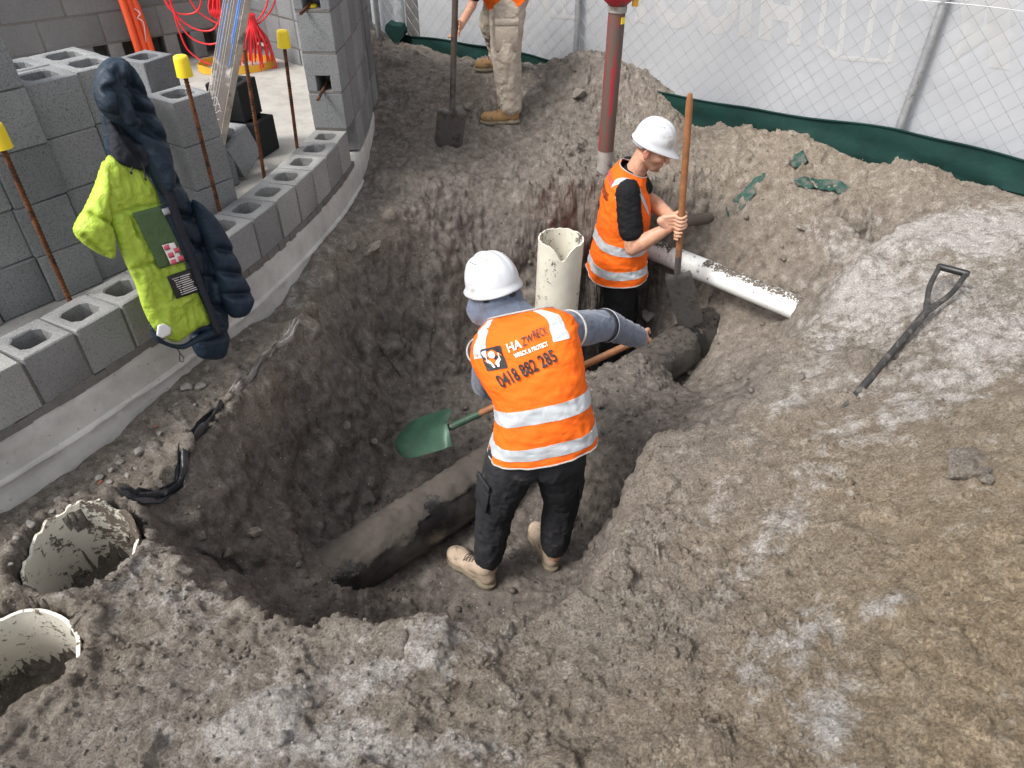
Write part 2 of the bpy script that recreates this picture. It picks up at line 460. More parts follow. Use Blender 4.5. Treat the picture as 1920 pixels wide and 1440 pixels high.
M['brick_bit'] = mat_simple('red_brick_fragment', (.26, .085, .05), .95, .25, 14, 60, .5, .004)
M['ply'] = mat_simple('formply_face', (.075, .062, .055), .55, .3, 6, 40, .2, .002, 0, .4, (.33, .31, .29), .12, 6)
M['ply_edge'] = mat_simple('formply_edge', (.46, .42, .36), .8, .25, 20, 90, .3, .002, 0, .3, (.12, .11, .10), .2, 16)
M['chalk_blue'] = mat_simple('blue_chalk', (.06, .19, .58), .9, .25, 30, 90, .1, .001)
M['chalk_white'] = mat_simple('white_chalk', (.62, .62, .62), .9, .15, 30, 90, .1, .001)
M['white_label'] = mat_simple('white_label', (.78, .78, .78), .7, .04, 12)
M['print_white'] = mat_simple('white_print', (.80, .76, .74), .6, .04, 12, bstr=0)
M['print_black'] = mat_simple('black_print', (.016, .014, .014), .6, .1, 12, bstr=0)
M['print_red'] = mat_simple('red_print', (.62, .10, .14), .6, .1, 12, bstr=0)
M['void'] = mat_simple('dark_slot', (.012, .012, .012), .9, .1, 12, bstr=0)
# ================================================================ excavated ground
WC = (-5.905, 4.4); WR = 5.0                       # centre and outer radius of the curved block wall
FENCE_A = Vector((2.26, 4.22, 0)); FENCE_D = Vector((-0.774, 0.633, 0))      # fence line
FENCE_N = Vector((-FENCE_D.y, FENCE_D.x, 0)) * -1.0
if FENCE_N.y > 0: FENCE_N = -FENCE_N               # points to the diggers
def PF(px, py, off=0.03):
    return PP(px, py, FENCE_A + FENCE_N*off, FENCE_N)

out_pts = []
def o3(v): out_pts.append((v[0], v[1], v[2]))
for a in [(0,1440,1.02),(300,1440,1.03),(600,1440,1.05),(960,1440,1.08),(1300,1440,1.15),(1600,1440,1.25),(1920,1440,1.35),
          (0,1250,.98),(250,1250,1.0),(480,1280,.98),(700,1260,1.0),(740,1195,1.0),(960,1300,1.02),(1000,1200,.92),(1200,1250,1.02),(1300,1100,1.0),
          (1250,950,.90),(1400,900,.96),(1500,1150,1.13),(1500,1000,1.07),(1700,1200,1.25),(1700,1000,1.2),(1900,1000,1.32),(1600,850,1.07),(1800,850,1.22),
          (1920,800,1.3),(1430,800,.92),(1500,760,.92),(1650,730,1.02),(1600,640,.94),(1700,620,1.07),(1800,600,1.15),(1900,600,1.2),(1550,600,.90),
          (1650,500,1.02),(1750,450,1.1),(1900,390,1.18),(1920,480,1.2),
          (0,960,.93),(100,950,.95),(200,880,.97),(300,800,.98),(400,700,.99),(500,600,1.0),(560,530,1.02),(620,440,1.03),(650,400,1.05),(690,430,1.02),
          (20,1000,.95),(150,1120,.97),(300,1100,.97),(260,1000,.96),
          (700,350,1.05),(680,280,1.12),(680,200,1.2),(675,120,1.3),(800,300,1.08),(900,330,1.02),(800,220,1.15),(940,232,1.12),(850,150,1.25),(915,130,1.32),
          (1000,140,1.31),(1050,220,1.15),(1050,300,1.05),(1150,280,1.06),(1130,330,1.0),(1000,380,.98),(850,395,1.0),
          (1300,300,1.08),(1500,350,1.06),(1650,340,1.1),(1700,380,1.08),(1400,330,1.03)]:
    o3(PZ(*a))
for a in [(700,75),(760,80),(830,105),(880,112),(1000,122),(1060,118),(1110,112),(1160,125),(1200,150),(1235,190),(1290,240),(1340,238),(1420,250),(1500,265),(1560,290),(1640,318),(1690,308),(1760,338),(1850,355),(1920,362)]:
    o3(PF(*a, off=.10))
for a in [(0,7,1.15),(2,6,1.1),(3.3,4.6,1.15),(3.4,2,1.3),(3,.3,1.4),(-2.5,6.8,1.15),(0,.1,1.1),(-2.2,.2,1.0),(-1.3,7.0,1.3),(-2.2,1.5,.93)]: o3(a)
flo_pts = [(-.1,2.05,0),(.19,2.15,0),(.05,2.4,.02),(-.4,1.7,-.10),(-.6,1.5,-.08),(0,1.6,-.03),(.3,1.8,.05),(-.98,1.74,.38),(-.84,1.62,.30),(-.82,1.80,.31),(-.90,1.90,.36),(-1.0,2.2,.12),(-.7,2.4,.06),
           (-.8,3.0,.12),(-.4,3.4,.15),(-.3,2.9,.08),(.1,3.3,.12),(.15,2.9,.15),(.68,3.95,-.24),(.6,3.6,-.12),(.45,3.9,-.18),(.9,4.1,-.1),
           (.55,2.78,.46),(.32,2.8,.36),(.8,2.62,.52),(.7,2.95,.46),(.2,2.5,.06),(.40,2.36,.05),(.5,2.30,.08),(.9,2.9,.42),(1.0,3.15,.25),
           (1.2,3.3,.25),(1.15,2.9,.45),(1.5,3.7,.42),(1.8,3.62,.72),(1.55,3.3,.50),(1.3,4.0,.45),(1.05,3.6,.08),(.95,3.4,.06),(.35,2.95,.42),(.5,3.06,.46),(.65,3.2,.44),(.77,3.31,.36),(.62,3.45,.05),(1.3,3.6,.3),(1.1,2.6,.6),(.85,2.36,.56),(1.0,2.5,.62),(.68,2.34,.48),(.50,2.55,.40),
           (.3,4.0,.0),(-.2,4.0,.2),(-1.2,3.3,.2),(-.3,1.2,0),(.7,2.0,.3),(2.1,3.4,.95)]
rim = [(235,930,.98,.34),(330,850,1.0,.34),(415,750,1.0,.30),(480,690,1.0,.32),(560,610,1.0,.32),(590,530,1.0,.34),(615,478,1.02,.38),(680,448,1.0,.44),(740,400,1.02,.6),
       (800,360,1.03,.80),(880,345,1.03,.85),(1000,360,1.0,.60),(1080,345,1.0,.32),(1180,345,1.0,.3),(1260,330,1.02,.5),(1330,325,1.04,.5),(1400,330,1.03,.5),(1470,350,1.04,.45),(1520,375,1.05,.35),(1620,400,1.07,.28),
       (1690,430,1.05,.24),(1620,500,1.0,.34),(1565,578,.9,.28),(1480,650,.86,.34),(1470,745,.90,.45),(1400,810,.82,.45),(1300,862,.70,.35),(1235,885,.66,.24),(1195,930,.74,.24),(1175,1010,.8,.26),
       (1100,1110,.86,.26),(1000,1175,.88,.24),(850,1165,.95,.2),(700,1185,.95,.2),(600,1190,.93,.2),(490,1190,.93,.26),(390,1110,.93,.34),(300,1030,.95,.34),(250,975,.97,.3)]
RIM = np.array([(*PZ(a[0], a[1], a[2])[:2], a[3]) for a in rim])

def rbf(pts, eps=.08, smooth=1e-3):
    P = np.array(pts); n = len(P)
    D = np.sqrt(((P[:, None, :2]-P[None, :, :2])**2).sum(2) + eps**2)
    A = np.zeros((n+3, n+3)); A[:n, :n] = D + np.eye(n)*smooth*-1
    A[:n, n] = 1; A[:n, n+1:] = P[:, :2]; A[n:, :n] = A[:n, n:].T
    b = np.zeros(n+3); b[:n] = P[:, 2]
    wgt = np.linalg.solve(A, b)
    def f(x, y):
        r = np.full(x.shape, wgt[n]) + wgt[n+1]*x + wgt[n+2]*y
        for i in range(n): r = r + wgt[i]*np.sqrt((x-P[i, 0])**2 + (y-P[i, 1])**2 + eps**2)
        return r
    return f
f_out, f_flo = rbf(out_pts), rbf(flo_pts)

def rim_dist(x, y):
    """signed distance inside the pit rim and the local bank width"""
    n = len(RIM); best = np.full(x.shape, 1e9); wid = np.zeros(x.shape); inside = np.zeros(x.shape, bool)
    for i in range(n):
        a = RIM[i]; b = RIM[(i+1) % n]
        dx, dy = b[0]-a[0], b[1]-a[1]
        t = np.clip(((x-a[0])*dx + (y-a[1])*dy)/(dx*dx+dy*dy), 0, 1)
        d = np.hypot(x-a[0]-t*dx, y-a[1]-t*dy); m = d < best
        best = np.where(m, d, best); wid = np.where(m, a[2]*(1-t)+b[2]*t, wid)
        c = ((a[1] > y) != (b[1] > y)) & (x < (b[0]-a[0])*(y-a[1])/(b[1]-a[1]+1e-12)+a[0])
        inside ^= c
    return np.where(inside, best, -best), wid

# broken clay-lined pipe mouths, lower left (centre, axis, radius)
MOUTHS = [(PZ(152, 1035, .95), .165), (PZ(5, 1268, .97), .185)]

GX0, GX1, GY0, GY1 = -2.7, 3.5, .15, 7.4
def base_height(x, y):
    sh = x.shape; xf, yf = x.ravel(), y.ravel()
    P = np.stack([xf, yf, np.zeros_like(xf)], 1)
    so, sf = f_out(xf, yf), f_flo(xf, yf)
    sd_, wd = rim_dist(xf, yf)
    sd_ = sd_ + .06*fbm(P*1.9, 2, 13) + .06*fbm(P*4.3, 3, 11) + .022*fbm(P*11, 3, 12)
    m = np.clip(sd_/wd, 0, 1)
    prof = sstep(0, 1, m)*.45 + m**.85*.55
    z = so + (sf-so)*prof
    # ledge of crust that overhangs the left bank, hollows eaten into the far right bank
    for (px, py, zz, r, amp) in [(1645,448,.9,.13,-.26),(1560,500,.8,.12,-.12),(1500,470,.8,.10,-.10),(1470,420,.9,.10,-.08),(1580,400,1.0,.07,-.08),(1620,525,1.0,.13,.06),(1720,470,1.08,.15,.06),(1800,430,1.12,.15,.04),(1340,390,.9,.09,-.06),(1545,600,.72,.07,.07),(1520,625,.70,.06,.05),(1800,885,1.2,.11,.03),(1560,680,.98,.2,.05),(1600,690,.98,.1,.06),(1470,780,.92,.10,.035),
                                 (690,460,1.0,.10,.03),(650,400,1.05,.13,-.03),(560,720,.5,.2,-.06),(700,640,.6,.25,.05),(1380,420,.85,.12,-.06),(850,430,.9,.16,.05),(740,1195,.98,.07,.03),(830,1185,.97,.08,.035),
                                 (1050,150,1.3,.2,.04),(1110,130,1.35,.18,.05),(760,330,1.05,.16,.03),(1340,330,1.05,.08,-.05),(1690,490,1.06,.05,-.05)]:
        c = PZ(px, py, zz); z = z + amp*np.exp(-((xf-c.x)**2+(yf-c.y)**2)/(r*r))
    lump = fbm(P*1.7, 4, 21)*.055 + fbm(P*5.5, 4, 22)*.030 + fbm(P*4.2, 3, 23, mode='r')*.022
    z = z + lump*(1-.35*(m > 0))
    # pipe bedded in the pit: soil heaped along its far side, scooped hollow on the near side
    # inside the pipe mouths
    for c, r in MOUTHS:
        d = np.hypot(xf-c.x, yf-c.y); sl = ((xf-c.x)*.75 - (yf-c.y)*.66)/r; z = z + .034*np.exp(-((d/r-1.26)/.15)**2) - .30*np.clip(.62-.62*sl, 0, 1)*(1-sstep(r*1.08, r*1.13, d))
    # below the slab and outside the fence the ground is level
    dw = np.hypot(xf-WC[0], yf-WC[1])
    inw = sstep(WR-.02, WR-.12, dw)
    z = z*(1-inw) + .88*inw
    # compacted under the boots
    for (bx, by, bz, r) in FEET:
        d = np.hypot(xf-bx, yf-by); k = 1-sstep(r*.75, r*1.8, d); z = z*(1-k) + bz*k
    return z.reshape(sh), sd_.reshape(sh), wd.reshape(sh)
FEET = [(-.20,2.10,-.004,.10),(-.12,2.03,-.004,.08),(.18,2.16,-.004,.08),(.13,2.28,-.004,.08),
        (-.02,5.05,1.113,.07),(-.14,5.05,1.113,.07),(-.09,5.55,1.325,.08),(-.18,5.55,1.325,.07),(.70,3.86,-.245,.12),(.76,4.05,-.245,.12)]

hx = np.arange(GX0-.05, GX1+.06, .0125); hy = np.arange(GY0-.05, GY1+.06, .0125)
HX, HY = np.meshgrid(hx, hy)
HZ, HSD, HWD = base_height(HX, HY)
def lookup(A, x, y):
    fx = np.clip((x-hx[0])/.0125, 0, len(hx)-1.001); fy = np.clip((y-hy[0])/.0125, 0, len(hy)-1.001)
    i = fx.astype(int); j = fy.astype(int); u = fx-i; v = fy-j
    return (A[j, i]*(1-u)+A[j, i+1]*u)*(1-v) + (A[j+1, i]*(1-u)+A[j+1, i+1]*u)*v
def on_ground(px, py):
    d = ray(px, py); ts = np.arange(.8, 9, .004); X = d.x*ts; Y = d.y*ts; Z = CAM_H + d.z*ts
    ok = np.where(Z < lookup(HZ, X, Y))[0]; t = ts[ok[0]] if len(ok) else 4.
    return C0 + d*float(t)
def ground_z(x, y):
    return float(lookup(HZ, np.array([float(x)]), np.array([float(y)]))[0])

# grid: finer towards the diggers' edge in the foreground, then relaxed so that steep banks get enough faces
ny, nx = 740, 780
tj = np.linspace(0, 1, ny); yy = GY0 + (GY1-GY0)*(tj*.52 + .48*tj**2.1)
ti = np.linspace(-1, 1, nx); xx = .45 + np.sign(ti)*np.abs(ti)**1.25*3.1
GXX, GYY = np.meshgrid(xx, yy)
GXX = GXX + (rng.random(GXX.shape)-.5)*.003; GYY = GYY + (rng.random(GXX.shape)-.5)*.003
for it in range(36):
    GZZ = lookup(HZ, GXX, GYY)
    P = np.stack([GXX, GYY, GZZ], 2); c = P[1:-1, 1:-1]
    num = 0; den = 0
    for nb in (P[:-2, 1:-1], P[2:, 1:-1], P[1:-1, :-2], P[1:-1, 2:]):
        L = np.sqrt(((nb-c)**2).sum(2)) + 1e-6; num = num + nb[..., :2]*L[..., None]; den = den + L
    q = num/den[..., None]
    GXX[1:-1, 1:-1] += .6*(q[..., 0]-GXX[1:-1, 1:-1]); GYY[1:-1, 1:-1] += .6*(q[..., 1]-GYY[1:-1, 1:-1])
GZZ = lookup(HZ, GXX, GYY); SDD = lookup(HSD, GXX, GYY); WDD = lookup(HWD, GXX, GYY)
P = np.stack([GXX, GYY, GZZ], 2)
def grid_normals(P):
    du = np.gradient(P, axis=1); dv = np.gradient(P, axis=0); n = np.cross(du, dv)
    return n/np.linalg.norm(n, axis=2, keepdims=True)
NRM = grid_normals(P)
p = P.reshape(-1, 3); n = NRM.reshape(-1, 3); sdf = SDD.ravel(); steep = np.clip(1-n[:, 2], 0, 1)
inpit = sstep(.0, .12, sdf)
# soil character (world space): pale lime sand, tan sand, damp soil plus shade painted into hollows
def blob(px, py, z, rx, ry=None, ang=0):
    c = PZ(px, py, z); ry = ry or rx; dx, dy = p[:, 0]-c.x, p[:, 1]-c.y
    ca, sa = math.cos(ang), math.sin(ang)
    return np.exp(-(((dx*ca+dy*sa)/rx)**2 + ((-dx*sa+dy*ca)/ry)**2))
pale = np.full(len(p), .16)
for a in [(1760,440,1.1,.46,.26,2.3,1.0),(1880,420,1.2,.3,.25,0,.7),(1600,560,.93,.28,.18,.9,1.0),(1540,680,.92,.2,.10,1.0,.5),(1740,560,1.1,.34,.24,.5,.75),(1850,640,1.2,.38,.24,.5,.52),(1700,770,1.08,.5,.13,.5,.45),
          (1480,760,.92,.15,.06,.8,.8),(1350,930,.97,.14,.05,1.0,.60),(1450,1000,1.05,.3,.06,.8,.60),(1480,1210,1.15,.16,.08,.6,.75),(1560,1340,1.22,.16,.06,1.2,.7),(1660,1150,1.2,.09,.05,.4,.7),
          (480,1330,1.03,.18,.1,.3,.75),(700,1270,1.02,.18,.08,.4,.7),(560,1400,1.04,.2,.06,0,.8),(800,1420,1.06,.2,.04,0,.8),(830,1190,.97,.12,.06,.2,.55),(350,1130,.97,.22,.16,.4,.36),(200,1080,.97,.2,.1,.3,.25),
          (720,190,1.2,.16,.1,0,.45),(700,160,1.25,.2,.1,.4,.35),(1000,205,1.13,.09,.05,0,.65),(870,215,1.14,.12,.06,0,.4),(980,330,1.02,.10,.05,0,.42),(1560,280,1.12,.12,.05,2.4,.6),(690,470,1.0,.08,.05,.3,.3),
          (1000,1090,0,.10,.04,.9,.62),(1080,1010,.0,.12,.05,.5,.5),(990,1050,0,.06,.05,.9,.45),(960,1180,-.05,.05,.03,.9,.5),(1400,690,.5,.2,.12,.5,.2),(1330,270,1.1,.2,.1,2.4,.2),(640,440,1.03,.1,.2,0,.3),(560,540,1.0,.07,.2,-.3,.3)]:
    pale = pale + a[6]*blob(*a[:6])
tan = np.full(len(p), .12)
tan = tan + .75*sstep(.25, 1.3, p[:, 0])*sstep(2.5, 1.2, p[:, 1]) + .35*sstep(1.4, .6, p[:, 1])*sstep(-.6, .3, p[:, 0])
tan = tan + .28*sstep(.6, 1.6, p[:, 0])*sstep(3.0, 4.5, p[:, 1]) + .25*blob(760,1190,.98,.05)
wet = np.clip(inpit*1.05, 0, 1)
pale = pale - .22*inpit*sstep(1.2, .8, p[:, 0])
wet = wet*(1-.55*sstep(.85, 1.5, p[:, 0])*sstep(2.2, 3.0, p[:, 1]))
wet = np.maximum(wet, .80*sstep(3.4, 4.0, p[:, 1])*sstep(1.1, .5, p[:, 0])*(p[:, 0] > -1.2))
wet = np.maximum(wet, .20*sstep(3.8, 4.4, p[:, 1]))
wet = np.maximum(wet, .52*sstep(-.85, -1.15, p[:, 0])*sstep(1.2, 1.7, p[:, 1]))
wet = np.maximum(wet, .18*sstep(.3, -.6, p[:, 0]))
wet = np.maximum(wet, .85*blob(1645,450,.9,.2)); wet = np.maximum(wet, .6*blob(1500,470,.85,.28,.2,.3)); wet = np.maximum(wet, .5*blob(1320,400,.95,.3,.2,0)); wet = np.maximum(wet, .55*blob(1700,700,1.05,.16,.08,.4)); wet = np.maximum(wet, .6*blob(1800,900,1.2,.13,.05,.5))  # darkens eaten-out hollows and below the big clod: shade put into the soil colour
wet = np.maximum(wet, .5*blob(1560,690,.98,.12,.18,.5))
# relief along the surface normal
crumb = sstep(.0, .35, .62 + fbm(p*2.3, 3, 31) - .35*pale)
pw = p + .03*np.stack([fbm(p*12, 2, 51), fbm(p*12, 2, 52), fbm(p*12, 2, 53)], 1)
wA, idA = worley(pw*9., 41); wB, idB = worley(pw*22., 42); wC, idC = worley(pw*46., 43)
rough_m = sstep(-.25, .30, fbm(p*1.4, 3, 54))
dome = lambda w_, r_: np.sqrt(np.clip(1-(w_/r_)**2, 0, 1))
fine_m = sstep(-.3, .25, fbm(p*2.7, 3, 57))
clod = dome(wA, .62)*(idA > .84)*.026 + dome(wB, .60)*(idB > .60)*.013*rough_m*(.5+idB*.5) + dome(wC, .58)*(idC > .22)*.0078*(.15+.95*fine_m)*(.4+.8*idC)
disp = clod*(.35+.85*crumb)
disp = disp + fbm(p*12, 4, 32, mode='b')*.018*(.5+.8*rough_m) + fbm(pw*36, 3, 33, mode='b')*.0095*(.45+.8*rough_m) + fbm(p*85, 2, 38, mode='b')*.0065 + .012*sstep(.45, .8, pale)*(.5+fbm(p*9, 3, 55))
bank = inpit*sstep(.25, .7, steep)
streak = fbm(p*np.array([8., 8., 4.0]), 4, 34)*.030 + fbm(p*np.array([24., 24., 12.]), 3, 35)*.012 + fbm(p*3.2, 3, 37, mode='r')*.045 + fbm(pw*15, 4, 56, mode='b')*.016
slab_ = np.floor(fbm(pw*2.6, 2, 36)*5)/5*.06
disp = disp*(1-.55*bank)*(1-.25*inpit) + bank*(streak + slab_)
fade = sstep(WR-.0, WR+.06, np.hypot(p[:, 0]-WC[0], p[:, 1]-WC[1]))
foot = np.ones(len(p))
for (bx, by, bz, r) in FEET: foot = foot*sstep(r*.9, r*1.9, np.hypot(p[:, 0]-bx, p[:, 1]-by)) if bz > -.5 else foot
disp = disp*fade*(.25+.75*foot)
p2 = p + n*disp[:, None]
idx = np.arange(nx*ny).reshape(ny, nx)
Q = np.stack([idx[:-1, :-1].ravel(), idx[:-1, 1:].ravel(), idx[1:, 1:].ravel(), idx[1:, :-1].ravel()], 1)
me = big_mesh('ground', p2, Q); set_smooth(me)
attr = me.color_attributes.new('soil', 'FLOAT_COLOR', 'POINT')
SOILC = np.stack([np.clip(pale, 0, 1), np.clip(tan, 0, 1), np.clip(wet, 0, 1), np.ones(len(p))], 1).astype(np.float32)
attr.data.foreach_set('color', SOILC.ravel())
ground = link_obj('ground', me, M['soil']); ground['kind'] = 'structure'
GP, GN = p2, n
# the level site beyond: a ring to the horizon
mb = MB()
R = 200
for (x0, x1, y0, y1) in ((-R, R, -R, GY0+.02), (-R, R, GY1-.02, R), (-R, GX0+.04, GY0+.02, GY1-.02), (GX1-.02, R, GY0+.02, GY1-.02)):
    mb.add([(x0, y0, .86), (x1, y0, .86), (x1, y1, .86), (x0, y1, .86)], [(0, 1, 2, 3)])
og = mb.build('outer_ground', M['stone']); og['kind'] = 'structure'

# crumbs of soil lying on the surface: nobody could count them
def ico(seed):
    bm = bmesh.new(); bmesh.ops.create_icosphere(bm, subdivisions=1, radius=1.0)
    V = np.array([v.co[:] for v in bm.verts]); F = np.array([[v.index for v in f.verts] for f in bm.faces]); bm.free()
    V = V*(1+.34*fbm(V*1.1+seed*7.7, 2, seed)[:, None]*2) + np.random.default_rng(seed).normal(size=V.shape)*.13
    return V, F
icos = [ico(s) for s in range(9)]
def scatter(name, count, smin, smax, power, prob, seed, mat):
    r = np.random.default_rng(seed)
    ok = np.where(r.random(len(GP)) < prob)[0]
    pick = r.choice(ok, size=min(count, len(ok)), replace=False)
    Vs = []; Fs = []; Cs = []; off = 0
    sizes = smin + (smax-smin)*r.random(len(pick))**power
    for k, i in enumerate(pick):
        V, F = icos[k % 9]; s = sizes[k]
        a = r.random()*6.28; ca, sa = math.cos(a), math.sin(a)
        q = V*np.array([1, .75+.3*r.random(), .6+.3*r.random()])*s
        q = np.stack([q[:, 0]*ca-q[:, 1]*sa, q[:, 0]*sa+q[:, 1]*ca, q[:, 2]], 1)
        Vs.append(q + GP[i] + GN[i]*s*.25 + (r.random(3)-.5)*.006); Fs.append(F+off); off += len(V)
        Cs.append(np.repeat(SOILC[i][None], len(V), 0))
    me = big_mesh(name, np.concatenate(Vs), np.concatenate(Fs))
    at = me.color_attributes.new('soil', 'FLOAT_COLOR', 'POINT'); at.data.foreach_set('color', np.concatenate(Cs).ravel().astype(np.float32))
    o = link_obj(name, me, mat); o['kind'] = 'stuff'
    return o
hole = np.zeros(len(p))
for c, r_ in MOUTHS: hole = np.maximum(hole, (np.hypot(p[:, 0]-c.x, p[:, 1]-c.y) < r_*1.16))
okp = fade*(hole < .5)*(p[:, 1] < 6.6)*(.15+crumb)*(n[:, 2] > .45)*foot
near = sstep(3.2, .8, p[:, 1])
tag(scatter('soil_crumbs', 16000, .0020, .0095, 2.6, np.clip(okp*(.15+near), 0, 1), 3, M['soil']), 'loose soil crumbs strewn over the spoil around the pit', 'soil crumbs')
tag(scatter('soil_clods', 500, .008, .026, 3.0, np.clip(okp*(.25+.5*inpit)*.5, 0, 1), 5, M['soil']), 'larger broken clods of soil strewn about the dig', 'soil clods')
# ================================================================ slab, footing, block walls
SLAB_Z = 1.30; COURSE_T = 1.413; COURSE_B = 1.22
def wallpt(th, r): return Vector((WC[0] + r*math.cos(th), WC[1] + r*math.sin(th), 0))
# slab inside the curve
mb = MB(); n = 60
th0, th1 = -.80, .16
top = [wallpt(th0+(th1-th0)*i/n, WR-.17) for i in range(n+1)] + [Vector((-1.18, 5.35, 0)), Vector((-1.45, 5.75, 0)), Vector((-1.85, 6.2, 0)), Vector((-2.3, 6.6, 0)), Vector((-5.2, 6.6, 0)), Vector((-5.2, .8, 0))]
vs = [Vector((q.x, q.y, SLAB_Z)) for q in top] + [Vector((q.x, q.y, SLAB_Z-.18)) for q in top]
k = len(top)
mb.add(vs, [tuple(range(k)), tuple(reversed(range(k, 2*k)))] + [(i, k+i, k+(i+1) % k, (i+1) % k) for i in range(k)])
slab = mb.build('concrete_slab', M['slab']); slab['kind'] = 'structure'

# footing below the wall: flush band, cold-joint ridge, wider uneven lower band
def footing():
    n = 220; ths = np.linspace(-.86, .12, n)
    prof = [(WR-.45, COURSE_B-.012), (WR-.004, COURSE_B-.012), (WR+.002, COURSE_B-.02), (WR+.004, COURSE_B-.07), (WR+.006, 1.064), (WR+.018, 1.058), (WR+.020, 1.050), (WR+.012, 1.042), (WR+.014, 1.01), (WR+.018, .97), (WR+.022, .90), (WR+.022, .6)]
    V = []; 
    for t in ths:
        for (r, z) in prof: V.append((WC[0]+r*math.cos(t), WC[1]+r*math.sin(t), z))
    V = np.array(V); w_ = np.repeat([[0, .1, .2, .25, .3, .9, 1.1, .7, .4, .5, .6, .3]], n, 0).ravel()
    rad = V[:, :2]-np.array(WC); rad /= np.linalg.norm(rad, axis=1, keepdims=True)
    d = fbm(V*7, 4, 61)*.010*w_ + fbm(V*30, 3, 62)*.003*w_
    V[:, :2] += rad*d[:, None]; V[:, 2] += fbm(V*np.array([4, 4, 0])+9, 3, 63)*.008*(w_ > .65)
    m = len(prof); F = [(i*m+j, (i+1)*m+j, (i+1)*m+j+1, i*m+j+1) for i in range(n-1) for j in range(m-1)]
    me = np_mesh('footing', V, F); set_smooth(me, 50)
    return me
fo = link_obj('concrete_footing', footing(), M['footing'])
tag(fo, 'pale curved concrete footing under the low block wall', 'footing')

def hollow_block(name, L=.19, W=.19, H=.19, cell=(.118, .118), bev=.004, seed=0, open_side=False):
    """block with one open cell, chamfered arrises; origin at centre of base"""
    def loop(hx, hy, z, b):
        return [(-hx+b,-hy,z),(hx-b,-hy,z),(hx,-hy+b,z),(hx,hy-b,z),(hx-b,hy,z),(-hx+b,hy,z),(-hx,hy-b,z),(-hx,-hy+b,z)]
    hx, hy = L/2, W/2; cx, cy = cell[0]/2, cell[1]/2
    Ls = [loop(hx-bev, hy-bev, 0, bev), loop(hx, hy, bev, bev), loop(hx, hy, H-bev, bev), loop(hx-bev, hy-bev, H, bev),
          loop(cx+bev, cy+bev, H, .02), loop(cx, cy, H-bev, .022), loop(cx+.008, cy+.008, 0.0, .02)]
    V = [q for l in Ls for q in l]
    V = np.array(V); r = np.random.default_rng(seed); V = V + (r.random(V.shape)-.5)*.0034
    F = []
    for a in range(6):
        for i in range(8):
            j = (i+1) % 8; F.append((a*8+i, a*8+j, a*8+8+j, a*8+8+i))
    for i in range(8):
        j = (i+1) % 8; F.append((i, 48+i, 48+j, j))
    me = np_mesh(name, V, F); set_smooth(me, 35)
    return me
def solid_block(name, L, W, H, bev=.004, seed=0):
    mb = MB(); mb.box((0, 0, H/2), (L, W, H), bev=bev); me = mb.mesh(name)
    bm = bmesh.new(); bm.from_mesh(me); bmesh.ops.remove_doubles(bm, verts=bm.verts, dist=1e-6)
    for v in bm.verts: v.co += Vector((random.random()-.5, random.random()-.5, random.random()-.5))*.002
    bmesh.ops.recalc_face_normals(bm, faces=bm.faces); bm.to_mesh(me); bm.free(); set_smooth(me, 35)
    return me
HB = [hollow_block('hollow_block', seed=i) for i in range(4)]
for me in HB: me.materials.append(M['block'])
def place(me, name, loc, rz, parent=None, tilt=None, mat=None):
    o = bpy.data.objects.new(name, me); COL.objects.link(o)
    Mx = Matrix.Translation(loc) @ Matrix.Rotation(rz, 4, 'Z')
    if tilt is not None: Mx = Mx @ tilt
    if parent is not None:
        o.parent = parent; o.matrix_parent_inverse = Matrix.Translation(parent.location).inverted()
    o.matrix_basis = Mx
    return o

# low curved wall, one course
low = empty('low_block_wall', wallpt(-.35, WR-.095) + Vector((0, 0, COURSE_B)), 'low curved wall of open half blocks along the pit, one course high', 'wall')
STEP = .03796; TJ = -.1126
HBw = [hollow_block('wall_block', L=.178, cell=(.112, .105), seed=20+i) for i in range(4)]
for me in HBw: me.materials.append(M['block_pale'])
mort = MB()
for kk in range(-1, 17):
    th = TJ - STEP*(kk+.5)
    c = wallpt(th, WR-.095) + Vector((0, 0, COURSE_B+.003))
    place(HBw[kk % 4], 'block', c + Vector((0, 0, random.uniform(-.001, .002))), th+math.pi/2+random.uniform(-.006, .006), low)
    thj = TJ - STEP*kk
    cj = wallpt(thj, WR-.040) + Vector((0, 0, COURSE_B+.09))
    mort.box(cj, (.012, .062, .17), Matrix.Rotation(thj+math.pi/2, 3, 'Z'))
for i in range(-4, 68):
    t0 = TJ - STEP*i*.26; cj = wallpt(t0, WR-.020) + Vector((0, 0, COURSE_B-.008))
    mort.box(cj + Vector((0, 0, random.uniform(-.006, .002))), (.054, .048+random.uniform(-.004, .010), .026+random.uniform(0, .012)), Matrix.Rotation(t0+math.pi/2, 3, 'Z'))
mort.build('mortar', M['mortar'], low)

# tall wall standing on the course, seen end-on, curving away behind
tall = empty('tall_block_wall', wallpt(-.066, WR-.095) + Vector((0, 0, COURSE_T)), 'tall grey block wall seen end-on beside the spoil heap', 'wall')
path = [wallpt(t, WR-.095) for t in np.linspace(-.074, .12, 40)]
path += catmull([path[-1], Vector((-1.06, 5.3, 0)), Vector((-1.32, 5.65, 0)), Vector((-1.72, 6.02, 0)), Vector((-2.1, 6.36, 0))], 10)[1:]
cum = [0]
for a, b in zip(path[:-1], path[1:]): cum.append(cum[-1]+(b-a).length)
def along(s):
    s = max(0, min(s, cum[-1]-1e-4))
    i = max(j for j in range(len(cum)-1) if cum[j] <= s); t = (s-cum[i])/(cum[i+1]-cum[i]+1e-9)
    return path[i].lerp(path[i+1], t), (path[i+1]-path[i]).normalized()
SB190 = [solid_block('wall_block', .186, .186, .188, seed=i) for i in range(3)]
for me in SB190: me.materials.append(M['block'])
